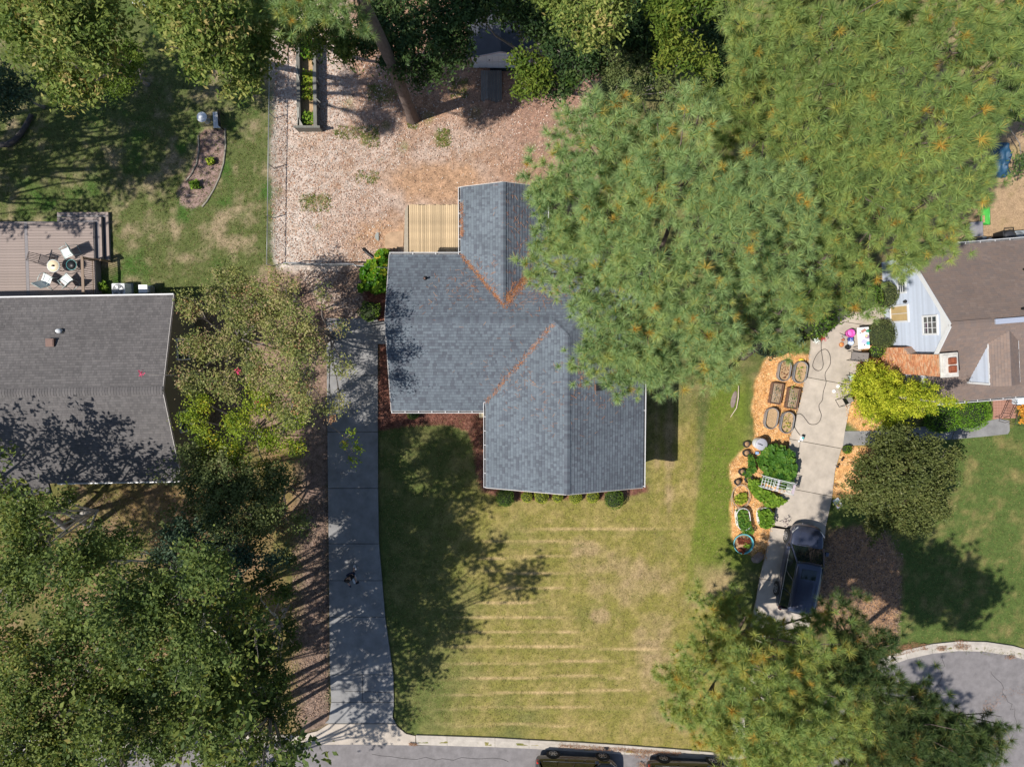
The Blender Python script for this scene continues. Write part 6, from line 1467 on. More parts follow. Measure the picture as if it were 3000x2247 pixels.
def person():
    # local frame: faces +Y, stands mid-step
    r = empty('person', P(1039,1671,.035), R(205), 'person in a black shirt and navy shorts walking up the shaded left driveway', 'person')
    V = [(0,0,.95),(0,0,1.1),(0,.01,1.28),(0,.0,1.43),(0,.01,1.52),(0,.03,1.62),(0,.04,1.70)]; Rr = [(.15,.11),(.14,.10),(.17,.11),(.15,.10),(.055,.06),(.085,.10),(.06,.075)]; E = [(0,1),(1,2),(2,3),(3,4),(4,5),(5,6)]
    for s in (-1,1):
        b = len(V); V += [(s*.19,0,1.42),(s*.27,.04,1.18),(s*.24,.26,1.10),(s*.22,.34,1.10)]; Rr += [.058,.045,.036,(.038,.02)]; E += [(3,b),(b,b+1),(b+1,b+2),(b+2,b+3)]
        for k in range(5):
            c = len(V); fx = s*.22+(k-2)*.020; ln = (.07,.09,.095,.085,.06)[k]
            if k == 0: V += [(s*.22-s*.05,.36,1.11),(s*.22-s*.06,.40,1.10)]
            else: V += [(fx,.385,1.10),(fx,.385+ln*.6,1.075)]
            Rr += [.010,.008]; E += [(b+3,c),(c,c+1)]
        b = len(V); y0, y1 = (.16,.24) if s > 0 else (-.10,-.22)
        V += [(s*.10,0,.90),(s*.11,y0*.6,.50),(s*.11,y1,.10),(s*.115,y1+.10,.05)]; Rr += [.095,.06,.042,(.04,.035)]; E += [(0,b),(b,b+1),(b+1,b+2),(b+2,b+3)]
    body = skin_mesh('body', V, E, Rr, M['skin'], r)
    sh = skin_mesh('shirt', [(0,0,.93),(0,0,1.12),(0,.01,1.3),(0,0,1.45),(.20,0,1.43),(.27,.03,1.24),(-.20,0,1.43),(-.27,.03,1.24)], [(0,1),(1,2),(2,3),(3,4),(4,5),(3,6),(6,7)], [(.18,.14),(.165,.13),(.20,.145),(.15,.12),.085,.075,.085,.075], M['blackcloth'], r)
    skin_mesh('shorts', [(0,0,.97),(.10,0,.88),(.115,.06,.60),(-.10,0,.88),(-.115,-.04,.60)], [(0,1),(1,2),(0,3),(3,4)], [(.175,.135),.12,.095,.12,.095], M['navy'], r)
    for s, y in ((1,.24),(-1,-.22)):
        m = MB(); m.box(s*.115-.05,s*.115+.05,y-.09,y+.20,0,.09); m.build('shoe', M['whitecloth'], r, bevel=.03)
        MB().tube([(s*.11,y-.0,.08),(s*.11,y-.01,.2)], .05, 10).build('sock', M['whitecloth'], r)
    m = MB().lathe([(.11,0),(.115,.03),(.10,.08),(.06,.115),(0,.125)], (0,.03,1.64), 18); m.build('hair', M['hair'], body)
    m = MB().add([(-.012,.13,1.62),(.012,.13,1.62),(0,.155,1.61),(0,.13,1.66)], [(0,2,1),(0,3,2),(1,2,3),(0,1,3)]).box(-.03,.03,.128,.136,1.575,1.585); m.build('nose_and_mouth', M['skin'], body)
    for s in (-1,1): MB().lathe([(0,-.01),(.012,0),(0,.01)], (s*.032,.125,1.65), 8).build('eye', M['dark'], body); MB().box(s*.088-.01,s*.088+.01,.01,.05,1.59,1.65).build('ear', M['skin'], body)
    c = r.location; ang = R(205)
    def held(nm, dx, dy, z, mb, ml, lb, cat):
        o = mb.build(nm, ml); o.location = (c.x+dx*math.cos(ang)-dy*math.sin(ang), c.y+dx*math.sin(ang)+dy*math.cos(ang), z); o.rotation_euler = (0,0,ang); tag(o, lb, cat)
    held('drone_controller', -.22, .44, 1.12, MB().box(-.09,.09,-.06,.07,-.02,.02).tube([(.06,.0,.02),(.06,0,.06)], .008, 5), M['dark'], 'dark handheld controller in the left hand of the walking person', 'controller')
    held('dark_phone', .22, .44, 1.12, MB().box(-.045,.045,-.09,.09,-.008,.008), M['navy'], 'dark phone in the right hand of the walking person', 'phone')
    held('white_towel', -.09, .27, 1.12, MB().box(-.05,.05,-.12,.16,-.03,.02), M['whitecloth'], 'folded white cloth held against the walking person', 'cloth')
person()

# ---------------------------------------------------------------- foliage
def unit(n, rng):
    v = rng.normal(size=(n, 3)); return v/np.linalg.norm(v, axis=1)[:, None]
LEAF = {
 'oak': ramp_mat('oak_leaf', [(0,(0.065,0.114,0.028)),(.4,(0.156,0.218,0.046)),(.75,(0.286,0.313,0.082)),(1,(0.460,0.360,0.138))], .65, .30),
 'yellowgreen': ramp_mat('yellow_green_leaf', [(0,(0.052,0.105,0.016)),(.5,(0.125,0.185,0.026)),(1,(0.229,0.259,0.042))], .65, .30),
 'dark': ramp_mat('shaded_leaf', [(0,(0.026,0.058,0.022)),(.5,(0.060,0.106,0.032)),(1,(0.134,0.180,0.053))], .5, .25),  # leaf ramp darkened to paint in the shade of taller crowns
 'maple': ramp_mat('olive_maple_leaf', [(0,(0.050,0.068,0.020)),(.5,(0.118,0.141,0.040)),(.85,(0.190,0.192,0.064)),(1,(0.269,0.137,0.085))], .5, .2),
 'myrtle': ramp_mat('myrtle_leaf', [(0,(0.100,0.134,0.045)),(.35,(0.207,0.242,0.072)),(.6,(0.314,0.314,0.100)),(.8,(0.398,0.306,0.183)),(1,(0.431,0.216,0.109))], .55, .25),
 'myrtle_dry': ramp_mat('dry_myrtle_leaf', [(0,(0.103,0.098,0.057)),(.5,(0.196,0.161,0.098)),(1,(0.287,0.184,0.127))], .6, .2),
 'lime': ramp_mat('lime_leaf', [(0,(0.116,0.189,0.017)),(.5,(0.232,0.313,0.029)),(.85,(0.378,0.407,0.043)),(1,(0.611,0.481,0.043))], .5, .3),
 'birch': ramp_mat('street_tree_leaf', [(0,(.045,.078,.026)),(.4,(.11,.16,.042)),(.75,(.195,.235,.055)),(1,(.28,.24,.06))], .65, .3),
 'bluish': ramp_mat('bluish_leaf', [(0,(0.045,0.083,0.053)),(.5,(0.090,0.143,0.083)),(1,(0.165,0.210,0.105))], .5, .25),
 'greygreen': ramp_mat('grey_green_leaf', [(0,(0.068,0.095,0.034)),(.5,(0.135,0.169,0.054)),(1,(0.230,0.223,0.101))], .6, .2),
 'gold': ramp_mat('golden_cypress', [(0,(0.155,0.228,0.014)),(.5,(0.336,0.385,0.023)),(1,(0.598,0.600,0.056))], .6, .2),
 'hedge': ramp_mat('hedge_leaf', [(0,(0.054,0.153,0.011)),(.5,(0.135,0.279,0.018)),(1,(0.252,0.396,0.045))], .45, .2),
 'boxwood': ramp_mat('boxwood_leaf', [(0,(0.038,0.090,0.015)),(.5,(0.090,0.165,0.022)),(1,(0.195,0.255,0.030))], .5, .2),
 'limeball': ramp_mat('yellow_shrub_leaf', [(0,(0.189,0.243,0.020)),(.5,(0.338,0.392,0.041)),(1,(0.540,0.540,0.081))], .5, .2),
 'juniper': ramp_mat('olive_shrub_leaf', [(0,(0.070,0.097,0.035)),(.5,(0.132,0.167,0.053)),(1,(0.246,0.228,0.097))], .6, .15),
 'veg': ramp_mat('vegetable_leaf', [(0,(.03,.10,.015)),(.5,(.07,.17,.022)),(1,(.16,.26,.03))], .5, .3),
 'herb': ramp_mat('herb_leaf', [(0,(.08,.17,.015)),(.5,(.16,.28,.025)),(1,(.28,.38,.05))], .5, .3),
 'aroid': ramp_mat('big_leaf_plant', [(0,(.03,.11,.006)),(.5,(.08,.20,.01)),(.8,(.20,.30,.02)),(1,(.55,.38,.03))], .4, .3),
 'redleaf': ramp_mat('red_leaf', [(0,(.10,.025,.015)),(1,(.26,.08,.04))], .6, .2),
 'mum': ramp_mat('orange_flower', [(0,(.12,.16,.02)),(.4,(.55,.22,.03)),(1,(.70,.38,.06))], .6, .2),
}
PINE_M = ramp_mat('pine_needle', [(0,(0.166,0.260,0.102)),(.3,(0.260,0.375,0.152)),(.6,(0.359,0.475,0.184)),(.8,(0.468,0.460,0.131)),(.9,(0.551,0.400,0.082)),(1,(0.582,0.310,0.057))], .6, .32, spec=.2)
PINE_Y = ramp_mat('yellow_pine_needle', [(0,(.125,.20,.07)),(.3,(.21,.30,.095)),(.6,(.305,.40,.12)),(.8,(.42,.43,.11)),(.9,(.52,.40,.08)),(1,(.54,.30,.06))], .6, .32, spec=.2)
PINE_SHADED = ramp_mat('shaded_pine_needle', [(0,(0.041,0.081,0.029)),(.5,(0.090,0.139,0.041)),(.85,(0.195,0.211,0.057)),(1,(0.455,0.227,0.065))], .5, .22, spec=.3)  # needle ramp darkened, shade from the neighbouring pine put into it

LD = 2.2; PD = 1.25
def leaf_quads(c, n_, rng, size, asp, up=.9):
    """diamond leaves at points c"""
    n = len(c); nor = unit(n, rng)*1.0; nor[:, 2] += up; nor /= np.linalg.norm(nor, axis=1)[:, None]
    t = unit(n, rng); t -= nor*(t*nor).sum(1)[:, None]; t /= np.linalg.norm(t, axis=1)[:, None]
    b = np.cross(nor, t); L = size*(.65+.7*rng.random(n))[:, None]; W = L*asp
    return np.stack([c-t*L*.5, c+b*W*.5-t*L*.05, c+t*L*.5-nor*L*.12, c-b*W*.5-t*L*.05], 1)
def cluster_points(blob, dens, rng, lower=.45, rough=.28):
    x, y, z, rx, rz = blob[:5]
    n = max(4, int(dens*math.pi*rx*rx))
    d = unit(n*3, rng); keep = (d[:, 2] > 0) | (rng.random(len(d)) < lower); d = d[keep][:n]
    # lobes: the outline swells and shrinks with direction
    k = rng.normal(size=(7, 3)); k /= np.linalg.norm(k, axis=1)[:, None]; lob = np.zeros(len(d))
    for q in k: lob += np.maximum(0, d@q)**4
    rad = (.80+rough*(lob-.6))*(rng.random(len(d))**.28)
    return np.stack([x+d[:, 0]*rx*rad, y+d[:, 1]*rx*rad, z+d[:, 2]*rz*rad], 1), d
def crown_leaves(blobs, rng, size=.13, asp=.5, dens=5.5, per=34, cr=.34, flat=.55, lower=.45, rough=.28, tone0=.45, tv=.22):
    Q = []; T = []; cl = []
    for b in blobs:
        c, d = cluster_points(b, LD*dens*(b[5] if len(b) > 5 else 1), rng, lower, rough); b = b[:5]
        cl.append(c); m = len(c)
        tone = tone0+rng.normal(size=m)*tv
        pp = np.repeat(c, per, 0)+rng.normal(size=(m*per, 3))*cr*.55*np.array([1, 1, flat])*np.repeat(.6+.8*rng.random(m), per)[:, None]
        tt = np.repeat(tone, per)+rng.normal(size=m*per)*.07
        Q.append(leaf_quads(pp, None, rng, size, asp)); T.append(tt)
    return np.concatenate(Q), np.clip(np.concatenate(T), 0, 1), np.concatenate(cl)
def pine_tufts(blobs, rng, dens=17, nn=72, ln=.31, wd=.0165, lower=.35, orange=.03, rough=.3, tone0=.42):
    Q = []; T = []; cl = []
    for b in blobs:
        c0, d0 = cluster_points(b, PD*dens/8*(b[5] if len(b) > 5 else 1), rng, lower, rough); cl.append(c0)
        g8 = rng.integers(0, len(c0), len(c0)*8); d = d0[g8]
        off = rng.normal(size=(len(g8), 3))*np.array([.30, .30, .13]); c = c0[g8]+off; d = d*.6+off*1.6; d /= np.linalg.norm(d, axis=1)[:, None]; m = len(c)
        ax = d*.7+np.array([0, 0, .75]); ax /= np.linalg.norm(ax, axis=1)[:, None]
        s = (.7+.55*rng.random(m))
        tone = tone0+rng.normal(size=m)*.09+(rng.normal(size=len(c0))*.10)[g8]
        og = rng.random(m) < orange; tone[og] = .80+.18*rng.random(og.sum())
        A = np.repeat(ax, nn, 0); Cc_ = np.repeat(c, nn, 0); S = np.repeat(s, nn)
        dv = unit(m*nn, rng)*1.0+A*.75; dv /= np.linalg.norm(dv, axis=1)[:, None]
        L = (ln*S*(.85+.25*rng.random(m*nn)))[:, None]
        side = np.cross(dv, unit(m*nn, rng)); side /= np.linalg.norm(side, axis=1)[:, None]+1e-9
        base = Cc_+dv*.015+A*((rng.random((m*nn, 1))-.7)*.07)
        tip = base+dv*L-np.array([0, 0, 1])*(L*.03)
        Q.append(np.stack([base-side*wd*.5, base+side*wd*.5, tip], 1))
        tt = np.repeat(tone, nn)+rng.normal(size=m*nn)*.07
        yl = (rng.random(m*nn) < .05) & (np.repeat(tone, nn) < .85); tt[yl] = .78+.14*rng.random(yl.sum())
        T.append(tt)
    return np.concatenate(Q), np.clip(np.concatenate(T), 0, 1), np.concatenate(cl)
def limbs(root, base, blobs, clusters, rng, r0, matl, twigs=40, tr=.02, name='trunk', bend=.5, fork=None, nstem=1):
    m = MB(); base = Vector(base); top = Vector((np.mean([b[0] for b in blobs]), np.mean([b[1] for b in blobs]), min(b[2] for b in blobs)-.3*np.mean([b[4] for b in blobs])))
    zt = top.z*(fork or .55); f = base.lerp(top, .6); f.z = zt
    hub = f
    if nstem == 1: m.tube([base-Vector((0,0,.1)), base+Vector((0,0,.15)), base.lerp(f, .5)+Vector((.05,-.05,0)), f], [r0*1.3, r0*.8, r0*.6, r0*.5], 9)
    segs = []
    for i, b in enumerate(blobs):
        c = Vector(b[:3]); c.z -= b[4]*.2
        st = hub if nstem == 1 else base+Vector((rng.normal()*.12, rng.normal()*.12, 0))
        md = st.lerp(c, .5)+Vector((rng.normal()*bend*.4, rng.normal()*bend*.4, .3)); rr = r0*(.32 if nstem == 1 else .5)
        m.tube([st, st.lerp(md, .5)+Vector((rng.normal()*.08, rng.normal()*.08, 0)), md, c], [rr, rr*.8, rr*.6, rr*.3], 7, caps=False); segs.append((md, c))
    idx = rng.choice(len(clusters), min(twigs, len(clusters)), replace=False)
    for i in idx:
        p = Vector(clusters[i]); k = min(range(len(segs)), key=lambda j: (segs[j][1]-p).length); a = segs[k][0].lerp(segs[k][1], .3+.7*rng.random())
        md = a.lerp(p, .55)+Vector((rng.normal()*.12, rng.normal()*.12, rng.normal()*.08)); m.tube([a, md, p], [tr*1.5, tr, tr*.4], 5, caps=False)
    return m.build(name, matl, root, world=True)
def blobs_px(bl): 
    out = []
    for b in bl:
        px, py, z, rx = b[:4]; rz = b[4] if len(b) > 4 and b[4] else rx*.75; p = P(px, py, z); out.append((p.x, p.y, z, rx, rz)+((b[5],) if len(b) > 5 else ()))
    return out
seedc = [100]
def tree(name, label, cat, base, bl, kind, r0=.2, bark='greybark', group=None, pine=None, twigs=60, tr=.02, nstem=1, fork=None, basez=0, extra=None, grow=None, **kw):
    grow = grow or {'street_tree': 1.32, 'crape_myrtle': 1.5}.get(name, 1.0)
    if 'at the bottom hiding' in label: grow = 1.15
    if 'dark shaded pine' in label: grow = 1.3; bl = [(q[0], q[1], q[2], q[3]*grow)+tuple(q[4:]) for q in bl]
    seedc[0] += 1; rng = np.random.default_rng(seedc[0]); b = blobs_px(bl); bp = P(*base) if len(base) == 2 else Vector(base)
    root = empty(name, bp, label=label, cat=cat, group=group)
    if pine: Q, T, cl = pine_tufts(b, rng, **kw)
    else: Q, T, cl = crown_leaves(b, rng, **kw)
    fastmesh('crown', Q, pine or LEAF[kind], root, world=True, attr=T)
    if name == 'street_tree': bark = 'palebark'; tr *= 1.25
    limbs(root, bp, b, cl, rng, r0, M[bark], twigs, tr, nstem=nstem, fork=fork)
    return root
def gpx(px, py, z):
    a = P(px, py, z); b = P(px, py, 0); c = a.lerp(b, .55); return (c.x, c.y, 0)

# pines
tree('pine_tree', 'biggest blue green pine crown spreading over the slate blue roof', 'pine tree', (1930,800), [(1640,520,13.5,1.25),(1760,430,14.5,1.7),(1620,650,12.5,1.3),(1590,800,11.5,.95),(1780,620,14.5,1.9),(1900,360,14,1.2),(1950,520,15.5,2.0),(1740,820,13,1.7),(1900,760,15,2.1),(1800,980,12.5,1.6),(2050,880,14.5,1.9),(1920,1060,12,1.3),(2080,1000,12.5,1.2),(2110,640,15.5,1.9),(2230,760,14,1.6),(2240,560,15,1.6),(2290,920,12,1.3),(1570,580,12.5,.7,.5),(2180,960,12,1.1),(2330,660,14,1.2),(2050,330,14,.7),(1700,700,13,1.2),(1830,1130,11.5,.8,.6),(1860,1080,11.5,1.1),(1940,1110,11,.8),(1750,1040,12,1.0),(1880,950,13,1.3),(1720,930,12.5,.9)], '', r0=.34, bark='bark', pine=PINE_M, twigs=260, tr=.028, fork=.7)
tree('pine_tree', 'yellow green pine crown along the top between the dark oaks and the right edge', 'pine tree', gpx(2350,250,15), [(2280,120,15.5,2.0),(2200,260,14.5,1.3),(2170,130,14.5,.8),(2460,90,16.5,2.1),(2400,320,15.5,2.0),(2250,400,14,1.4),(2130,420,12.5,1.0),(2600,230,16,1.9),(2560,-20,16,1.7),(2110,330,13,.9),(2180,330,14,1.0),(2350,-20,16,1.5),(2120,60,14,.7)], '', r0=.32, bark='bark', pine=PINE_Y, twigs=240, tr=.028, fork=.7, tone0=.46)
tree('pine_tree', 'yellow green pine crown at the right edge above the brown roof', 'pine tree', gpx(2680,420,15), [(2760,80,16,1.9),(2860,200,15,1.5),(2640,420,16,2.0),(2500,520,15,1.8),(2780,380,15.5,1.8),(2850,330,14.5,1.2),(2720,580,14.5,1.6),(2560,680,13.5,1.5),(2860,520,12.5,1.1),(2430,640,14,1.3),(2830,640,12,.8),(2740,720,11.5,.9),(2640,730,12,1.1),(2900,80,15,1.3),(2460,430,15,1.3),(2930,330,13.5,.7)], '', r0=.32, bark='bark', pine=PINE_Y, twigs=240, tr=.028, fork=.7, tone0=.44)
tree('pine_tree', 'mid green pine with hanging boughs left of the pale blue gable', 'pine tree', (2178,1042), [(2400,740,12,1.5),(2350,880,11.5,1.25),(2480,840,11,1.0),(2290,1000,10.5,.9,.6,.8)], '', r0=.25, bark='bark', pine=PINE_Y, twigs=110, tr=.025, fork=.75, tone0=.40)
tree('pine_tree', 'low drooping pine bough above the grass right of the grey-roofed house', 'pine tree', (2130,1080), [(2110,1130,8,1.05,.5,.75),(2060,1070,8.5,.8,.4),(2130,1060,9,.8)], '', r0=.14, bark='bark', pine=PINE_M, twigs=30, tr=.02, tone0=.46)
tree('pine_tree', 'bright pine crown at the bottom hiding the end of the right driveway', 'pine tree', (2190,1850), [(1955,1995,6.5,.7),(2280,1900,8,1.2),(2250,2080,12,1.3),(2330,2130,12.5,1.3),(1990,1985,6.5,.95),(1990,2065,7,.85),(2080,2150,8,.9),(2060,1880,6,.85),(2110,1800,4.6,.95,.7),(2130,1900,7.5,1.5),(2200,1920,7,1.4),(2170,2050,10.5,1.7),(2330,1980,12,1.5),(2190,2180,12.5,1.6),(2340,2240,13,1.6),(2290,1880,6.5,1.2),(2440,2000,12,1.2),(2480,2150,12,1.2),(2550,2230,11.5,1.1),(2370,1840,6,.9),(2060,1760,4.4,.55,.4),(2150,1750,4.4,.5,.4),(2030,1960,9,1.0),(2220,1840,5,1.0,.8),(2060,2060,9,1.1),(2130,2150,12.5,1.2),(2250,1980,13,1.6),(2280,2140,13.5,1.7),(2400,1900,12.5,.9),(2380,2060,13,1.4),(2230,2290,13,1.6),(2440,2240,12.5,1.3),(2400,1800,6,.6,.4),(2500,2060,12,.8),(2500,1960,11,.8)], '', r0=.3, bark='bark', pine=PINE_Y, twigs=200, tr=.025, fork=.7, tone0=.6)
tree('pine_tree', 'dark shaded pine reaching over the cul-de-sac asphalt', 'pine tree', (2400,1930), [(2780,2230,11.5,1.6),(2680,2240,11.5,1.5),(2720,2160,11,1.5),(2600,2200,11,1.3),(2450,1960,11.0,1.3),(2560,2120,11.5,1.4),(2660,2150,12.0,1.4),(2540,1900,11.5,1.1),(2560,2010,12.0,1.1),(2650,2080,11.5,.9),(2620,2190,11.5,1.3,.9,.8),(2760,2150,11.0,1.2,.8),(2860,2170,10.5,.95,.6,.9),(2800,2240,10.5,.9,.6,.6),(2700,2030,11.0,.6,.4,.6),(2920,2120,10.2,.5,.3,.7),(2470,1830,11.0,.9,.6,.7)], '', r0=.24, bark='bark', pine=PINE_SHADED, twigs=200, tr=.022, fork=.7)
# the leaning back-yard pine with its bare trunk in view
def yard_pine():
    rng = np.random.default_rng(77); base = P(1210,346)
    root = empty('pine_tree', base, label='tall pine in the back yard whose bare leaning trunk crosses the dark oaks', cat='pine tree')
    m = MB(); tp = P(1068,18,12.2); tp2 = P(960,-300,18)
    pts = [base+Vector((0,0,-.1)), base+Vector((0,0,.12)), base.lerp(tp, .06), base.lerp(tp, .3)+Vector((.05,.02,0)), base.lerp(tp, .6)+Vector((.10,0,0)), base.lerp(tp, .85)+Vector((.05,0,0)), tp, tp.lerp(tp2, .5), tp2]
    m.tube(pts, [.44,.36,.30,.27,.25,.235,.22,.16,.07], 16); m.build('trunk', M['bark'], root, world=True)
    b = blobs_px([(760,10,13,.9),(870,0,13.5,1.0),(980,-30,13.5,1.2),(1040,30,12.5,.7,.5),(770,110,11,.55,.4,.8),(690,-30,13,.8),(740,60,12,.6),(900,-180,15,1.6),(1050,-220,16,1.6)])
    Q, T, cl = pine_tufts(b, rng, tone0=.42); fastmesh('crown', Q, PINE_M, root, world=True, attr=T)
    m = MB()
    for x in b:
        a = Vector(pts[6]).lerp(Vector(pts[8]), rng.random()*.7); m.tube([a, a.lerp(Vector(x[:3]), .5)+Vector((0,0,.2)), Vector(x[:3])], [.08,.06,.03], 6)
    m.build('branch', M['bark'], root, world=True)
yard_pine()

# broadleaf trees
OK = dict(size=.18, asp=.42, dens=6.5, per=34, cr=.36)
tree('oak_tree', 'olive oak crown in the top left corner above the shaded lawn', 'oak tree', gpx(160,110,11), [(60,20,14.0,1.2),(190,20,14.5,1.5),(110,130,13.5,.95),(240,110,14.0,1.3),(190,240,12.5,.85),(250,250,12.5,.7),(310,40,13.0,.9),(20,80,13.0,.7),(300,170,13.0,.8)], 'oak', r0=.26, twigs=90, tone0=.5, **OK)
tree('holly_tree', 'round yellow green bushy tree tucked against the top left oak', 'holly tree', gpx(350,190,6), [(350,190,6.5,1.25,1.1),(390,150,6,.6),(330,250,5.5,.6)], 'yellowgreen', r0=.12, size=.11, asp=.6, dens=11, per=30, cr=.24, tone0=.42, tv=.12)
tree('oak_tree', 'olive oak crown left of the wire fence at the top', 'oak tree', gpx(600,60,10), [(480,20,13.5,.95),(600,30,14.5,1.5),(560,120,14.0,.9),(660,150,13.5,1.1),(570,190,13.0,.6),(740,210,12.0,.75),(690,250,12.0,.45),(770,150,12.0,.8),(820,50,12.5,.9),(520,-60,14.0,1.2)], 'oak', r0=.24, twigs=90, tone0=.47, **OK)
tree('small_tree', 'bluish green young tree at the left edge of the shaded lawn', 'tree', gpx(40,270,5), [(20,240,5.5,.8),(60,290,5.2,.75),(10,320,5,.6),(90,250,5,.4)], 'bluish', r0=.1, size=.15, asp=.6, dens=7, per=26, cr=.3)
tree('oak_tree', 'shade darkened oak behind the bare pine trunk', 'oak tree', gpx(1180,110,7), [(1120,60,8,1.5),(1230,90,8,1.5),(1180,170,7,.95),(1270,190,6.5,.85),(1230,230,6,.45),(1330,110,7.5,1.2),(1080,130,6.5,.7),(1340,20,8.5,1.3)], 'dark', r0=.2, twigs=90, tone0=.42, **OK)
tree('oak_tree', 'dark oak over the far end of the long raised bed', 'oak tree', gpx(960,90,6.5), [(900,60,7.5,1.1),(980,100,7,1.1),(1020,150,6.5,.7),(930,130,6,.6),(860,90,6.5,.5)], 'oak', r0=.14, twigs=40, tone0=.3, **OK)  # leaf tone lowered, overhead shade put into the colour
tree('oak_tree', 'dark oak over the garden shed roof', 'oak tree', gpx(1480,60,7.5), [(1400,30,7.5,.9),(1480,-10,8,1.2),(1560,50,7,.9),(1620,130,6.5,.9),(1640,250,5.5,.8),(1700,180,6,1.1),(1600,230,5.5,.5)], 'dark', r0=.2, twigs=70, tone0=.42, **OK)
tree('oak_tree', 'sunlit low oak branches right of the garden shed', 'oak tree', gpx(1530,200,6), [(1535,185,6.5,.6),(1570,230,6.2,.75),(1525,252,6,.5),(1590,190,6.3,.5),(1670,230,5.8,.35)], 'yellowgreen', r0=.12, twigs=30, tone0=.5, **OK)
tree('oak_tree', 'bright olive oak top amid the dark wood at the top centre', 'oak tree', gpx(1720,70,10), [(1680,60,10.5,.8),(1760,60,11,1.0),(1720,110,10,.6),(1810,30,10,.6),(1640,20,10,.6),(1600,-30,10,.9),(1780,-40,10.5,1.0)], 'oak', r0=.2, twigs=40, tone0=.47, **OK)
tree('oak_tree', 'bright green oak top next to the yellow green pine', 'oak tree', gpx(1970,140,9), [(1950,80,9.5,.65),(2000,30,10,.8),(1990,160,9,.85),(1950,130,8.5,.5),(2060,190,8.5,.6),(1930,20,9.5,.6),(2080,-20,10,.9)], 'yellowgreen', r0=.18, twigs=40, tone0=.52, **OK)
tree('forest_tree', 'dark understorey tree filling the wood behind the bright oak tops', 'tree', gpx(1850,60,6), [(1600,60,5.5,1.4),(1840,90,5.5,1.5),(1880,0,6,1.6),(1900,170,5,1.2),(2080,80,6,1.4),(2120,210,6,1.2),(1760,150,5,1.2),(1500,-10,6,1.6),(1700,0,6,1.5)], 'dark', r0=.18, twigs=70, tone0=.35, **OK)
tree('small_tree', 'dark green leafy tree at the right edge above the blue tarp', 'tree', (2995,330), [(2992,110,8,.9),(3010,230,7.5,1.1),(2995,320,7,.7),(3005,30,8,.9),(2998,480,5,.45)], 'dark', r0=.12, twigs=30, tone0=.5, **OK)
tree('viburnum', 'grey green fine leaved shrub tree beside the big pine crown', 'shrub', gpx(1880,240,5), [(1800,150,6,.6),(1800,220,5.5,.7),(1870,200,5.5,.8),(1940,240,5.2,.7),(1850,280,5,.7),(1780,310,4.5,.6),(1990,280,5,.7),(2050,250,5.5,.7)], 'greygreen', r0=.1, twigs=60, tr=.014, size=.10, asp=.55, dens=9, per=34, cr=.26)
ST = dict(size=.135, asp=.58, dens=5.8, per=42, cr=.36, rough=.5, lower=.3, tv=.15)
tree('street_tree', 'green tree below the left house roof, nearest its porch', 'tree', gpx(100,1560,9), [(60,1500,11.5,.85),(150,1480,8.5,.55),(80,1590,12.0,1.2),(200,1460,7.5,.45),(30,1700,14.0,1.3),(180,1680,14.0,1.2),(90,1640,11.0,.9)], 'birch', r0=.2, twigs=150, tr=.018, tone0=.5, **ST)
tree('street_tree', 'green tree in the middle of the lower left grove', 'tree', gpx(380,1750,10), [(280,1640,11.5,1.0),(380,1600,8.5,.8),(330,1760,14.5,1.3),(450,1720,13.0,1.2),(250,1850,13.0,1.3),(420,1860,14.5,1.2),(610,1667,14.0,1.1),(520,1800,14.0,1.2),(600,1900,14.5,1.2),(350,1950,13.0,1.2)], 'birch', r0=.22, twigs=170, tr=.02, tone0=.44, **ST)
tree('street_tree', 'bluish dark tree between the left house and the crape myrtles', 'tree', gpx(560,1600,7), [(520,1560,7,.8),(620,1620,7,.9),(560,1700,7.5,1.1),(660,1720,8,1.0),(700,1640,7,.8),(480,1640,8,1.0),(640,1560,7,.8),(800,1640,7,.7,.5,.7),(600,1800,8,1.0)], 'bluish', r0=.15, twigs=120, tr=.014, tone0=.38, **ST)
tree('street_tree', 'yellow green tree in the lower left corner of the picture', 'tree', gpx(120,2030,11), [(40,1880,13.0,1.1),(140,1960,13.5,1.2),(60,2040,14.0,1.3),(180,2120,13.5,1.1),(60,2200,14.0,1.2),(260,2020,13.0,1.0),(180,2230,14.0,1.1),(300,2130,14.5,1.1)], 'birch', r0=.24, twigs=170, tr=.02, tone0=.6, **ST)
tree('street_tree', 'green tree leaning over the street at the bottom left', 'tree', gpx(480,2080,9), [(400,2040,12.0,1.1),(540,2100,11.5,1.2),(640,2080,11.0,.9),(380,2160,12.0,1.1),(480,2180,11.0,1.0),(560,1960,12.0,1.0),(690,2000,11.5,.9),(450,1980,13.0,1.1),(620,2170,11.0,.9)], 'birch', r0=.2, twigs=190, tr=.02, tone0=.48, **ST)
tree('street_tree', 'dark green tree between the grove and the left driveway', 'tree', gpx(780,1850,6.5), [(720,1780,6.5,.8),(760,1880,7,1.0),(700,1960,7.5,1.0),(810,1980,7,1.0),(820,2090,7,1.0),(740,2070,7.5,1.0),(840,1840,6,.5),(860,1900,6,.45),(830,1730,7,.5),(770,1700,7,.6),(680,1860,8,.9)], 'birch', r0=.15, twigs=110, tr=.016, tone0=.36, **ST)
tree('street_tree', 'sparse tree whose twigs hang over the street left of the driveway apron', 'tree', gpx(760,2200,9), [(660,2190,9.5,.8,.6,.8),(760,2200,9.5,.9,.6,.8),(850,2180,9,.7,.5,.7),(700,2260,9.5,.8),(820,2260,9,.6,.4,.7)], 'birch', r0=.16, twigs=150, tr=.016, tone0=.5, **ST)
tree('understory_tree', 'low dark understorey tree under the grove beside the street', 'tree', (560,2040), [(420,1980,6,1.1),(690,2100,6,1.1),(640,1960,6.5,1.1),(760,2020,6,1.0),(500,2120,6.5,1.1)], 'birch', r0=.12, twigs=60, tr=.016, tone0=.25, **ST)
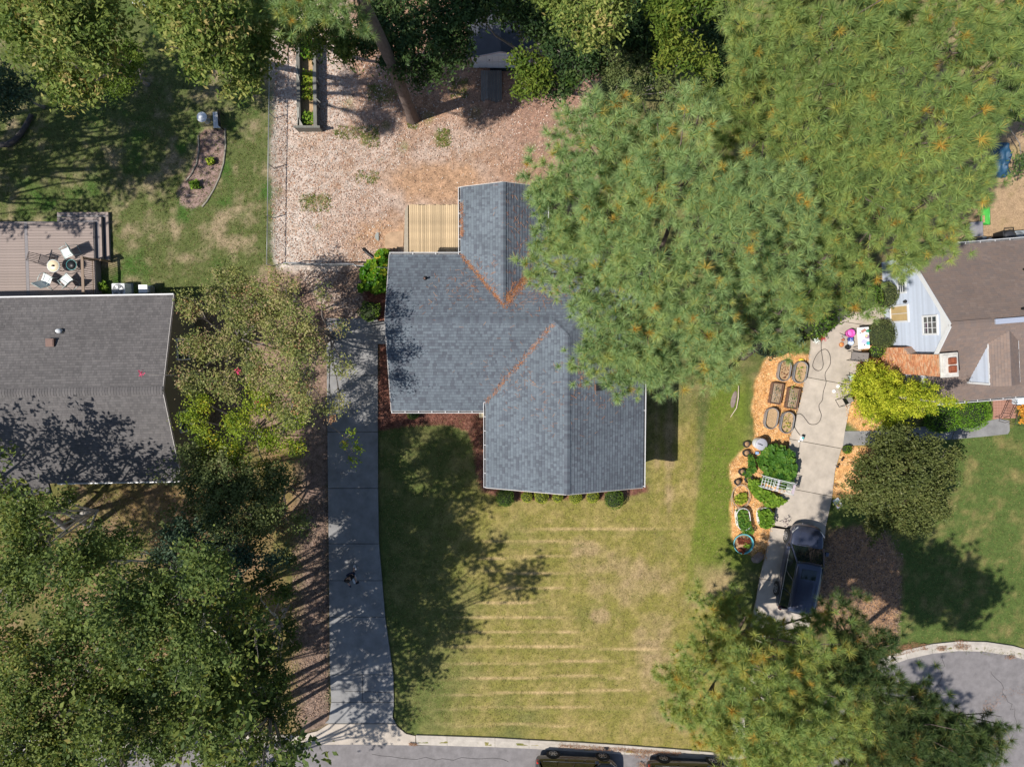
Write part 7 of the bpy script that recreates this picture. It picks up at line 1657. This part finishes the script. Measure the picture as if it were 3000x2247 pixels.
tree('understory_tree', 'low dark understorey tree in the middle of the grove', 'tree', (420,1720), [(450,1760,6.5,1.2),(560,1660,6,1.1),(580,1840,6.5,1.0),(200,1840,7,1.1),(680,1760,6,1.0),(740,1900,6,.9),(300,1600,6,.9)], 'birch', r0=.12, twigs=60, tr=.016, tone0=.25, **ST)
tree('understory_tree', 'thin grey green understorey tree beside the myrtles and the left driveway', 'tree', (740,1560), [(620,1480,6,.7,.5,.7),(700,1440,6,.7,.5,.7),(740,1560,6.5,.9,.7,.8),(850,1640,5.5,.6,.5,.6),(560,1480,6,.6,.5,.6),(800,1480,6,.6,.5,.6),(880,1540,6,.6,.5,.6),(640,1400,6.5,1.2),(580,1400,6.5,1.1),(720,1430,6.5,1.2),(640,1500,7,1.3),(540,1560,6.5,.9),(780,1500,6.5,1.0),(820,1400,6,.8),(560,1330,6,.7)], 'greygreen', r0=.1, twigs=120, tr=.012, tone0=.45, **ST)
tree('yellow_sapling', 'small yellow green sapling in the leaf strip beside the left driveway', 'sapling', gpx(825,1800,3), [(820,1840,3.2,.5),(800,1760,3,.45),(790,1880,3,.35)], 'lime', r0=.05, twigs=20, tr=.01, size=.11, asp=.6, dens=5, per=18, cr=.25)
MY = dict(size=.105, asp=.55, dens=8.2, per=34, cr=.32, rough=.35, lower=.4)
tree('crape_myrtle', 'bare stemmed crape myrtle leaning over the top of the left driveway', 'crape myrtle', (968,985), [(830,850,7,1.0),(880,930,8.8,.8),(820,990,8,1.0),(880,1040,9,.75),(940,870,7,.5,.4,.6),(820,1110,8,.9),(880,1120,9.2,.75),(900,1190,8.5,.6),(950,1060,7,.55,.4,.7),(960,1200,6.5,.6,.4,.6),(840,1230,8,.6),(1000,960,8,.45,.35,.7),(1010,1080,8,.5,.4,.8),(1000,1180,7.5,.45,.35,.7),(900,1000,7,.9),(760,900,6,.8),(760,1100,6.5,.8)], 'myrtle', r0=.10, nstem=6, twigs=260, tr=.012, tone0=.5, tv=.22, dens=6.0, **{k:v for k,v in MY.items() if k!='dens'})
tree('crape_myrtle', 'sparse pale crape myrtle against the east wall of the left house', 'crape myrtle', gpx(650,990,5), [(560,900,5,.7),(640,870,5.5,.95),(720,840,5,.7),(580,1010,5.5,.9),(680,1000,6,1.0),(560,1110,5.5,.8),(660,1120,6,.9),(740,1060,6,.8),(760,930,5.5,.8),(820,900,5.5,.7),(700,800,5,.6,.4,.8),(800,1180,6,.7),(640,800,5,.5,.4,.8),(760,860,5.5,.7),(700,920,6,.8),(860,1000,6.5,.8),(880,1150,6.5,.7)], 'myrtle', r0=.10, nstem=5, twigs=330, tr=.012, tone0=.45, **MY)
tree('crape_myrtle', 'full lime green crape myrtle beside the lower corner of the left house', 'crape myrtle', gpx(700,1280,5), [(560,1230,5,.65),(620,1300,5.5,.9),(700,1240,6,.9),(690,1340,5.5,.8),(790,1290,5.5,.85),(860,1220,5.5,.75),(780,1370,5,.55),(870,1310,5,.5),(590,1180,5.2,.6),(760,1180,6,.8)], 'lime', r0=.10, nstem=5, twigs=120, tr=.012, tone0=.42, tv=.24, **MY)
tree('crape_myrtle', 'grey twiggy half dry crape myrtle at the middle of the left driveway strip', 'crape myrtle', gpx(800,1460,4.5), [(760,1440,5,.8),(860,1420,4.8,.6),(820,1530,5,.8),(880,1560,4.5,.5),(720,1540,5.2,.8),(640,1480,5.2,.8),(900,1480,4.5,.4)], 'myrtle_dry', r0=.09, nstem=5, twigs=320, tr=.012, tone0=.45, **{**MY, 'dens': 4.2})
tree('young_tree', 'thin bright green bough hanging over the left driveway', 'tree', (960,1240), [(1030,1270,4.2,.28,.2),(1050,1310,4.0,.35,.25),(1035,1350,3.8,.25,.2),(1015,1300,4,.25,.2)], 'lime', r0=.04, twigs=14, tr=.01, size=.12, asp=.6, dens=7, per=16, cr=.2, tone0=.35)
# pink blossoms on the myrtles
def blossoms(pts, z, label):
    for (px, py) in pts:
        c = P(px, py, z); rng = np.random.default_rng(px); pp = np.array(c)+rng.normal(size=(40,3))*.07
        o = fastmesh('myrtle_blossom', leaf_quads(pp, None, rng, .07, .8), mat('pink_blossom', (.62,.03,.13), .6)); tag(o, label[(px,py)], 'blossom', 'pink blossoms on the crape myrtles')
bl_ = {(413,1095):'pink blossom spray reaching over the left roof',(698,1089):'pink blossom at the centre of the myrtles',(750,1178):'lowest pink blossom among the myrtles'}
blossoms(list(bl_), 6.3, bl_)
m = MB(); m.tube([P(520,1100,5.8), P(460,1098,6.1), P(413,1096,6.3)], [.02,.014,.006], 5); o = m.build('blossom_twig', M['greybark']); tag(o, 'thin myrtle twig hanging over the left roof', 'twig')
# trees outside the frame whose shade falls into it
def shade_tree(g, z, r, label, kind='birch'):
    p = P(*g); cx, cy = p.x, p.y
    if g[0] > 500: p = Vector((p.x-4.5, p.y-3.5, 0))
    elif 1250 < g[1] < 1470: p = P(g[0]-60, 1540)
    else: p = Vector((min(p.x-6, -31.0), p.y, 0))
    root = empty('tree', p, label=label, cat='tree', group='trees just outside the picture'); seedc[0] += 1; rng = np.random.default_rng(seedc[0])
    b = [(cx+rng.normal()*r*.45, cy+rng.normal()*r*.45, z+rng.normal()*.7, r*.55, r*.42) for _ in range(6)]
    Q, T, cl = crown_leaves(b, rng, size=.26, dens=1.7, per=13, cr=.42, rough=.5); fastmesh('crown', Q, LEAF[kind], root, world=True, attr=T); limbs(root, p, b, cl, rng, .22, M['greybark'], 20)
ORD = ['thin crown over the driveway near the walking person','opposite the curved lawn bed','far out beside the deck','beyond the deck and fallen log','nearest the holly tree','shading the lower driveway slabs','south of the grove by the street','middle of the grove canopy','hanging over the street grove','above the lower myrtles','over the middle of the left driveway','above the low understorey tree','over the driveway foot','shading the middle of the upper lawn','southwest of the fallen golden leaves','behind the lower left grove','north of the composite deck','hiding in the row by the left roof','just west of the left house porch','whose crown shades the middle of the striped lawn','tall one behind the lower left grove','at the corner of the left house porch','beside the upper lawn','nearest the composite deck','behind the fallen log','farthest from the upper lawn','whose crown shades the round lawn table','beside the left house porch','far west of the left house','overhanging the left house porch','southwest of the left house','closest to the driveway apron','across the driveway apron','south of the lower left grove']
lab_out = 'tree beyond the edge of the picture that shades the ground'
for g, z, r in (((880,1830),10,1.5),((83,446),10,1.9),((-67,636),10,1.8),((-247,716),10,1.7),((153,366),10,1.6),((583,2051),13,2.0),((640,1940),12.5,1.9),((540,1870),12,1.9),((880,1700),12,1.8),((940,1560),11,1.6),((760,2020),11,1.8),((850,1960),12,1.6),((-77,1650),13,2.6),((60,1700),13,2.2),((243,466),10,1.3),((253,1306),8,2.0),((330,1400),8,1.6),((60,1330),8.5,2.2),((-120,1400),9,2.4),((150,1440),8,1.8),((-20,560),12,2.8),((-130,540),13,2.8),((-330,560),13,2.8),((130,420),8,1.8),((900,1790),12,1.7),((60,330),10,1.8),((230,300),9,1.6),((700,1760),13,1.7),((990,1850),13,2.0),((900,2080),9,1.6),((740,2180),10,2.0),((860,1640),13,1.3)):
    if (g[0] > 0 and g[1] < 2000 and g != (40,520)): pass
    shade_tree(g, z, r, 'leafy tree past the %s edge, %s' % (('left' if g[0] < 400 else 'bottom'), ORD.pop(0)))

tree('pine_tree', 'pine standing past the bottom edge by the cul-de-sac mouth', 'pine tree', (2500,2330), [(2560,2560,11,1.4),(2640,2520,11,1.3),(2700,2600,11,1.4),(2600,2660,11,1.4)], '', r0=.2, bark='bark', pine=PINE_SHADED, twigs=30, dens=9, nn=50)
# maple, cypress, shrubs, hedges
tree('maple_tree', 'round dark olive maple beside the right driveway', 'maple tree', gpx(2620,1420,3.5), [(2620,1400,4.6,1.9,1.3),(2530,1450,4.0,1.1,.9),(2700,1340,4.2,1.2,.9),(2720,1460,4.0,1.2,.9),(2600,1310,4.0,1.1,.8),(2640,1520,3.8,1.2,.8),(2560,1530,3.6,.7),(2760,1380,3.6,.8),(2790,1330,3.3,.45),(2530,1370,3.6,.7),(2700,1540,3.4,.6),(2640,1270,3.4,.5),(2760,1500,3.2,.5)], 'maple', r0=.16, size=.12, asp=.6, dens=12, per=36, cr=.26, twigs=60, tr=.015, tone0=.45, tv=.14, rough=.4, lower=.3)
def cone_tree():
    rng = np.random.default_rng(5); base = P(2530,1150); root = empty('golden_cypress', base, label='golden yellow cypress leaning over the corner of the brown-roofed house', cat='cypress')
    b = []
    for z, r in ((.9,1.7),(1.8,1.65),(2.8,1.5),(3.8,1.25),(4.8,1.0),(5.8,.7),(6.7,.4),(7.4,.2)):
        b.append((base.x+.04*z, base.y+.0*z, z, r, .8))
    for k in range(9):
        a = k*.72; z = 1+3.2*rng.random(); rr = 1.55*(1-z/7); b.append((base.x+rr*math.cos(a), base.y+rr*math.sin(a), z, .55, .7))
    Q, T, cl = crown_leaves(b, rng, size=.10, asp=.4, dens=13, per=30, cr=.17, lower=.6, tone0=.5, tv=.26, rough=.5)
    fastmesh('crown', Q, LEAF['gold'], root, world=True, attr=T)
    MB().tube([base, base+Vector((.1,0,6.3))], [.14,.03], 8).build('trunk', M['greybark'], root, world=True)
cone_tree()
def shrub(name, label, px, py, z, r, rz, kind, cat='shrub', group=None, size=.06, asp=.55, n=1.0, sx=1.0, rot=0, up=.4, noise=.08, power=2.0, tv=.2):
    seedc[0] += 1; rng = np.random.default_rng(seedc[0]); c = P(px, py, z); root = empty(name, (c.x, c.y, 0), label=label, cat=cat, group=group)
    N = int(n*5200*r*r*(.055/size)**2*.55/asp); d = unit(N, rng); d[:, 2] = np.abs(d[:, 2])*(rng.random(N) > .12)-.15*(rng.random(N) < .2)
    k = unit(24, rng); lob = np.zeros(N)
    for q in k: lob += np.maximum(0, d@q)**12
    rad = (1-.14*rng.random(N)**1.5)*(1+noise*(lob-1))
    X_ = d[:, 0]*r*sx*rad; Y_ = d[:, 1]*r*rad; cr_, sr_ = math.cos(rot), math.sin(rot)
    pp = np.stack([c.x+X_*cr_-Y_*sr_, c.y+X_*sr_+Y_*cr_, z*.55+d[:, 2]*rz*rad+z*.1], 1)
    T = .45+.25*(lob-.8)*tv*2+rng.normal(size=N)*tv
    fastmesh('foliage', leaf_quads(pp, None, rng, size, asp, up=up), LEAF[kind], root, world=True, attr=np.clip(T, 0, 1))
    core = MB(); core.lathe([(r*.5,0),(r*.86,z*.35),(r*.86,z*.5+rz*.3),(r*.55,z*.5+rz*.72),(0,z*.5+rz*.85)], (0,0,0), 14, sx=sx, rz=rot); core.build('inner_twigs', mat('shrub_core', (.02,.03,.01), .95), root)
    return root
shrub('round_shrub', 'round olive shrub between the pale blue gable and the craft table', 2596,978,1.0,.82,.8,'juniper',size=.09,asp=.22,up=.1)
shrub('clipped_hedge', 'big rounded bright green hedge against the front of the brown-roofed house', 2855,1212,.9,.98,.55,'hedge','hedge',size=.07,sx=1.05)
shrub('clipped_hedge', 'lower rounded green hedge partly under the golden cypress', 2768,1226,.8,.9,.5,'hedge','hedge',size=.07,sx=1.2)
gq = 'shrubs along the front of the grey-roofed house'
shrub('boxwood', 'round dark boxwood at the left end of the front wall', 1480,1460,.7,.53,.5,'boxwood',group=gq); shrub('boxwood', 'round dark boxwood at the right end of the front wall', 1801,1463,.7,.56,.5,'boxwood',group=gq)
for i, (px, rr) in enumerate(((1543,.30),(1586,.36),(1635,.30),(1687,.36),(1738,.33))):
    shrub('yellow_shrub', ['yellow green shrub right beside the left boxwood','yellow green shrub, second from the left boxwood','yellow green shrub under the roof peak, middle of five','yellow green shrub, second from the right boxwood','yellow green shrub right beside the right boxwood'][i], px, 1457, .5, rr*1.1, .36, 'limeball', group=gq, size=.05)
shrub('small_shrub', 'small green shrub under the front gutter by the red mulch', 1210,1212,.5,.35,.3,'boxwood')
shrub('small_shrub', 'dark green shrub in the red mulch above the side step', 1080,912,.7,.6,.5,'boxwood',size=.09,n=.8,noise=.25); shrub('small_shrub', 'bright green side shoots of the mulch bed shrub', 1100,905,.75,.3,.4,'herb',size=.09,n=.7,noise=.3)
shrub('hydrangea', 'leafy green bush under the pine right of the driveway top', 2545,860,2.2,1.05,1.2,'boxwood',size=.12,asp=.6,noise=.25); shrub('olive_shrub', 'olive feathery shrub against the pale blue gable wall', 2612,862,1.6,.75,.9,'juniper',size=.10,asp=.25,noise=.2)
shrub('fig_bush', 'broad leaved grey green bush left of the driveway under the pines', 2300,985,2.4,1.2,1.3,'bluish',size=.16,asp=.6,noise=.3); shrub('fig_bush', 'broad leaved green bush hanging over the top of the driveway', 2420,925,2.6,1.2,1.3,'boxwood',size=.15,asp=.6,noise=.3); shrub('fig_bush', 'grey green bush nearest the hose flowers', 2262,1010,1.8,.7,.9,'bluish',size=.14,asp=.6,noise=.3)
shrub('potted_flowers', 'mound of mixed flowers on the driveway edge by the hose end', 2398,985,.5,.36,.3,'herb','flowers',size=.08,noise=.3); 
for px, py, c_, lb in ((2411,993,(.5,.03,.06),'red flowers at the front of the driveway flower mound'),(2393,1000,(.75,.8,.75),'white flowers spilling from the driveway flower mound'),(2387,977,(.7,.62,.05),'yellow flowers at the back of the driveway flower mound')):
    c = P(px, py, .62); rng = np.random.default_rng(px); o = fastmesh('flower_cluster', leaf_quads(np.array(c)+rng.normal(size=(60,3))*np.array([.08,.08,.04]), None, rng, .06, .9), mat('fl_%d' % px, c_, .6)); tag(o, lb, 'flowers')
shrub('potted_flowers', 'pot of white flowers beside the walk under the maple edge', 2486,1318,.45,.26,.25,'herb','flowers',size=.07); shrub('dark_shrub', 'small dark red shrub at the corner of the golden cypress', 2533,1078,.6,.3,.35,'redleaf',size=.08,noise=.3)
shrub('garden_bush', 'young green bush beside the chimney foot', 2580,1030,.9,.4,.5,'herb',size=.09,noise=.3,n=.6)
# vegetables
def big_leaf_patch(name, label, cat, pts, n, size, kind, h=(.3,.9), seed=1, tone0=.5):
    rng = np.random.default_rng(seed); poly = PP(pts); c = np.mean(poly, 0); root = empty(name, (c[0], c[1], 0), label=label, cat=cat)
    p2 = in_region(poly, n); z = h[0]+(h[1]-h[0])*rng.random(n)*(1-.3*rng.random(n)); cc3 = np.stack([p2[:, 0], p2[:, 1], z], 1)
    # five-pointed cupped leaves
    nor = unit(n, rng)*.55; nor[:, 2] += 1; nor /= np.linalg.norm(nor, axis=1)[:, None]; t = unit(n, rng); t -= nor*(t*nor).sum(1)[:, None]; t /= np.linalg.norm(t, axis=1)[:, None]; b = np.cross(nor, t)
    S = (size*(.6+.7*rng.random(n)))[:, None]; tris = []; T = []; tn = tone0+rng.normal(size=n)*.22
    k = 10
    ring = [cc3+(t*math.cos(2*math.pi*i/k)+b*math.sin(2*math.pi*i/k))*S*(.55 if i % 2 == 0 else .38)+nor*S*(.10 if i % 2 else .03) for i in range(k)]
    for i in range(k): tris.append(np.stack([cc3, ring[i], ring[(i+1) % k]], 1)); T.append(tn+(.04 if i % 2 else -.04))
    fastmesh('leaves', np.concatenate(tris), LEAF[kind], root, world=True, attr=np.clip(np.concatenate(T), 0, 1))
    m = MB()
    for i in rng.choice(n, min(n, 60), replace=False): m.tube([(cc3[i,0]*.7+c[0]*.3, cc3[i,1]*.7+c[1]*.3, 0), tuple(cc3[i])], .008, 4, caps=False)
    m.build('stems', mat('green_stem', (.12,.18,.05), .7), root, world=True); return root
big_leaf_patch('squash_plant', 'large leaved squash plants beside the white rain barrel', 'squash plant', [(2215,1325),(2240,1305),(2262,1300),(2300,1315),(2318,1340),(2316,1370),(2308,1392),(2285,1400),(2235,1398),(2222,1370),(2212,1345)], 420, .34, 'veg', seed=3)
big_leaf_patch('herb_bed', 'pale green herb mass around the white wire rack', 'herbs', [(2186,1400),(2220,1404),(2222,1425),(2300,1462),(2280,1478),(2240,1480),(2205,1450),(2188,1425)], 700, .15, 'herb', h=(.15,.5), seed=4)
big_leaf_patch('marigold_bed', 'dark green marigold bed between the squash and the wire rack', 'flowers', [(2222,1398),(2315,1392),(2322,1425),(2300,1432),(2228,1410)], 420, .14, 'veg', h=(.2,.55), seed=5, tone0=.4)
for px, py in ((2295,1395),(2304,1397),(2290,1412)):
    c = P(px, py, .6); rng = np.random.default_rng(px+py); o = fastmesh('marigold_bloom', leaf_quads(np.array(c)+rng.normal(size=(24,3))*np.array([.035,.035,.02]), None, rng, .05, .9), mat('marigold', (.75,.38,.02), .6)); tag(o, {2295:'upper left marigold bloom above the wire rack',2304:'upper right marigold bloom above the wire rack',2290:'lowest marigold bloom above the wire rack'}[px], 'flower', 'marigold blooms above the wire rack')
big_leaf_patch('tomato_plant', 'tomato plants trailing from the pot towards the bed centre', 'tomato plant', [(2186,1330),(2196,1328),(2204,1350),(2206,1378),(2180,1396),(2170,1386),(2190,1366)], 330, .12, 'veg', h=(.15,.6), seed=6)
big_leaf_patch('yellow_leaf_plant', 'yellow leaved plants inside the branch ring', 'plant', [(2152,1450),(2182,1440),(2186,1468),(2165,1478),(2150,1470)], 110, .12, 'lime', h=(.08,.3), seed=7)
big_leaf_patch('feathery_greens', 'feathery greens growing over the left white tub', 'vegetables', [(2152,1490),(2180,1488),(2192,1530),(2200,1558),(2170,1556),(2154,1530)], 420, .13, 'veg', h=(.25,.55), seed=8, tone0=.65)
big_leaf_patch('pepper_plants', 'bushy pepper plants filling the right white tub', 'vegetables', [(2212,1488),(2240,1484),(2256,1500),(2256,1530),(2240,1542),(2216,1536)], 520, .12, 'herb', h=(.35,.75), seed=9, tone0=.35)
big_leaf_patch('red_lettuce', 'dark red leaves in the turquoise pool planter', 'vegetables', [(2156,1572),(2196,1574),(2194,1590),(2160,1590)], 110, .10, 'redleaf', h=(.14,.3), seed=10); big_leaf_patch('red_lettuce', 'lower clump of dark red leaves in the pool planter', 'vegetables', [(2158,1604),(2180,1602),(2178,1618),(2160,1614)], 70, .10, 'redleaf', h=(.14,.3), seed=12)
big_leaf_patch('lettuce', 'green leaves in the middle of the pool planter', 'vegetables', [(2176,1588),(2198,1590),(2192,1604),(2176,1600)], 50, .11, 'herb', h=(.12,.25), seed=13)
for i, (bed, kd, n, lb) in enumerate(((OB[0],'redleaf',50,'dark foliage in the upper left oval bed'),(OB[1],'herb',45,'scattered seedlings in the upper right oval bed'),(OB[3],'lime',60,'yellow seedlings in the oval bed by the rain barrel'),(BB[0],'greygreen',30,'thin seedlings in the left box planter'),(BB[1],'herb',70,'seedlings in the right box planter'))):
    L_ = bed.location; rng = np.random.default_rng(i); pp = np.stack([L_.x+rng.normal(size=n)*.14, L_.y+rng.normal(size=n)*.3, .25+.12*rng.random(n)], 1)
    o = fastmesh('seedlings', leaf_quads(pp, None, rng, .09, .6), LEAF[kd], attr=rng.random(n)); tag(o, lb, 'seedlings', kind='stuff')
big_leaf_patch('elephant_ear_plant', 'big glossy leaved plants in the corner by the gate and gutter', 'plant', [(1070,800),(1080,780),(1110,765),(1120,745),(1142,742),(1140,800),(1134,855),(1105,862),(1078,845),(1062,858),(1068,825)], 330, .36, 'aroid', h=(.3,1.3), seed=14)
big_leaf_patch('mum_flowers', 'orange mums held by the wire plant rack', 'flowers', [(2962,1190),(2992,1180),(2996,1235),(2966,1240)], 240, .12, 'mum', h=(.45,.75), seed=15)
big_leaf_patch('deck_side_plant', 'green plants between the deck railing and the white air conditioner', 'plant', [(290,828),(318,826),(320,850),(292,850)], 60, .16, 'herb', h=(.1,.4), seed=16)
big_leaf_patch('bed_plant', 'bright yellow green plant in the left lawn bed', 'plant', [(606,466),(628,462),(634,480),(614,488)], 60, .11, 'lime', h=(.1,.35), seed=17); big_leaf_patch('bed_plant', 'small green bush at the lower end of the left lawn bed', 'plant', [(560,535),(585,530),(592,552),(566,558)], 90, .12, 'herb', h=(.1,.4), seed=18)
r_, xl_, xr_, yb_, yt_ = RB
for y0, y1, k, s_, lb in ((.2,.9,'herb',20,'weedy greens at the near end of the long raised bed'),(1.5,3.0,'lime',21,'yellow green vines in the middle of the long raised bed'),(3.6,4.9,'aroid',22,'tangled vines at the far end of the long raised bed')):
    poly = [(xl_+.12,yb_+y0),(xr_-.05,yb_+y0),(xr_-.05,yb_+y1),(xl_+.15,yb_+y1)]; px_ = [UV(x, y) for x, y in poly]
    big_leaf_patch('vine', lb, 'vine', px_, int(260*(y1-y0)/1.2), .10, k, h=(.15,.62), seed=s_)
# sapling added by the drive in place of a plant's shadow
m = MB(); r = empty('shadow_sapling', P(2282,1526), 0, 'tiny purple sapling added where a plant shadow lies on the right driveway', 'sapling')
m.tube([(0,0,0),(.1,.05,.4),(.15,.1,.75)], .012, 5); m.build('stem', M['greybark'], r)
rng = np.random.default_rng(2); pp = np.stack([.02+rng.random(26)*.3, .05+rng.normal(size=26)*.1, .3+rng.random(26)*.45], 1); fastmesh('leaves', leaf_quads(pp, None, rng, .09, .6), mat('purple_shadow_leaf', (.07,.025,.06), .6), r)
# weeds and grass tufts: real blades, uncountable
def tufts(name, regs, n, hgt, cols, label, wdt=.012, kk=5):
    pts = np.vstack([in_region(PP(rg), int(n*w_)) for rg, w_ in regs]); n = len(pts); P3 = np.repeat(np.stack([pts[:, 0], pts[:, 1], np.full(n, .0)], 1), kk, 0); N = len(P3)
    P3[:, :2] += RNG.normal(size=(N, 2))*.03; d = unit(N, RNG)*.9; d[:, 2] = np.abs(d[:, 2])+.5; d /= np.linalg.norm(d, axis=1)[:, None]; L = (hgt*(.5+.8*RNG.random(N)))[:, None]
    s = np.stack([-d[:, 1], d[:, 0], np.zeros(N)], 1); s /= np.linalg.norm(s, axis=1)[:, None]+1e-9
    q = np.stack([P3-s*wdt, P3+s*wdt, P3+d*L], 1); cols = np.array(cols); c = cols[np.repeat(RNG.integers(0, len(cols), n), kk)]*(.8+.4*RNG.random((N, 1)))
    o = fastmesh(name, q, GRASSM, col=c); tag(o, label, 'grass', kind='stuff')
GRASSM = pcol_mat('grass_blade', .7)
tufts('lawn_grass', [([(1110,1260),(2140,1100),(2140,2200),(1160,2110)], 1)], 26000, .055, [(.15,.16,.035),(.24,.20,.06),(.34,.27,.11),(.10,.13,.03),(.40,.31,.15)], 'mown grass blades of the dry striped front lawn', .013, 3)
tufts('left_lawn_grass', [([(0,120),(795,120),(795,780),(560,860),(320,860),(320,620),(0,640)], 1)], 15000, .07, [(.10,.14,.03),(.16,.18,.04),(.30,.23,.12),(.07,.12,.02)], 'grass blades of the left neighbour lawn', .013, 3)
tufts('right_lawn_grass', [([(2640,1300),(3040,1260),(3040,1930),(2640,1900)], 1)], 7000, .05, [(.09,.13,.03),(.13,.16,.035),(.25,.20,.08)], 'grass blades of the right lawn by the cul-de-sac', .012, 3)
tufts('yard_weeds', [([(1060,370),(1110,370),(1110,430),(1060,430)], .1),([(1280,380),(1320,380),(1320,430),(1280,430)], .1),([(880,570),(970,570),(970,620),(880,620)], .12),([(1040,500),(1110,500),(1110,540),(1040,540)], .05),([(1080,250),(1170,250),(1160,300),(1080,300)], .12),([(980,370),(1060,370),(1060,410),(980,410)], .08),([(1320,230),(1370,230),(1370,290),(1320,290)], .08),([(1195,350),(1225,350),(1225,378),(1195,378)], .06)], 1100, .13, [(.12,.18,.03),(.2,.24,.05),(.3,.25,.1)], 'scattered green weeds in the bare back yard', .016, 6)
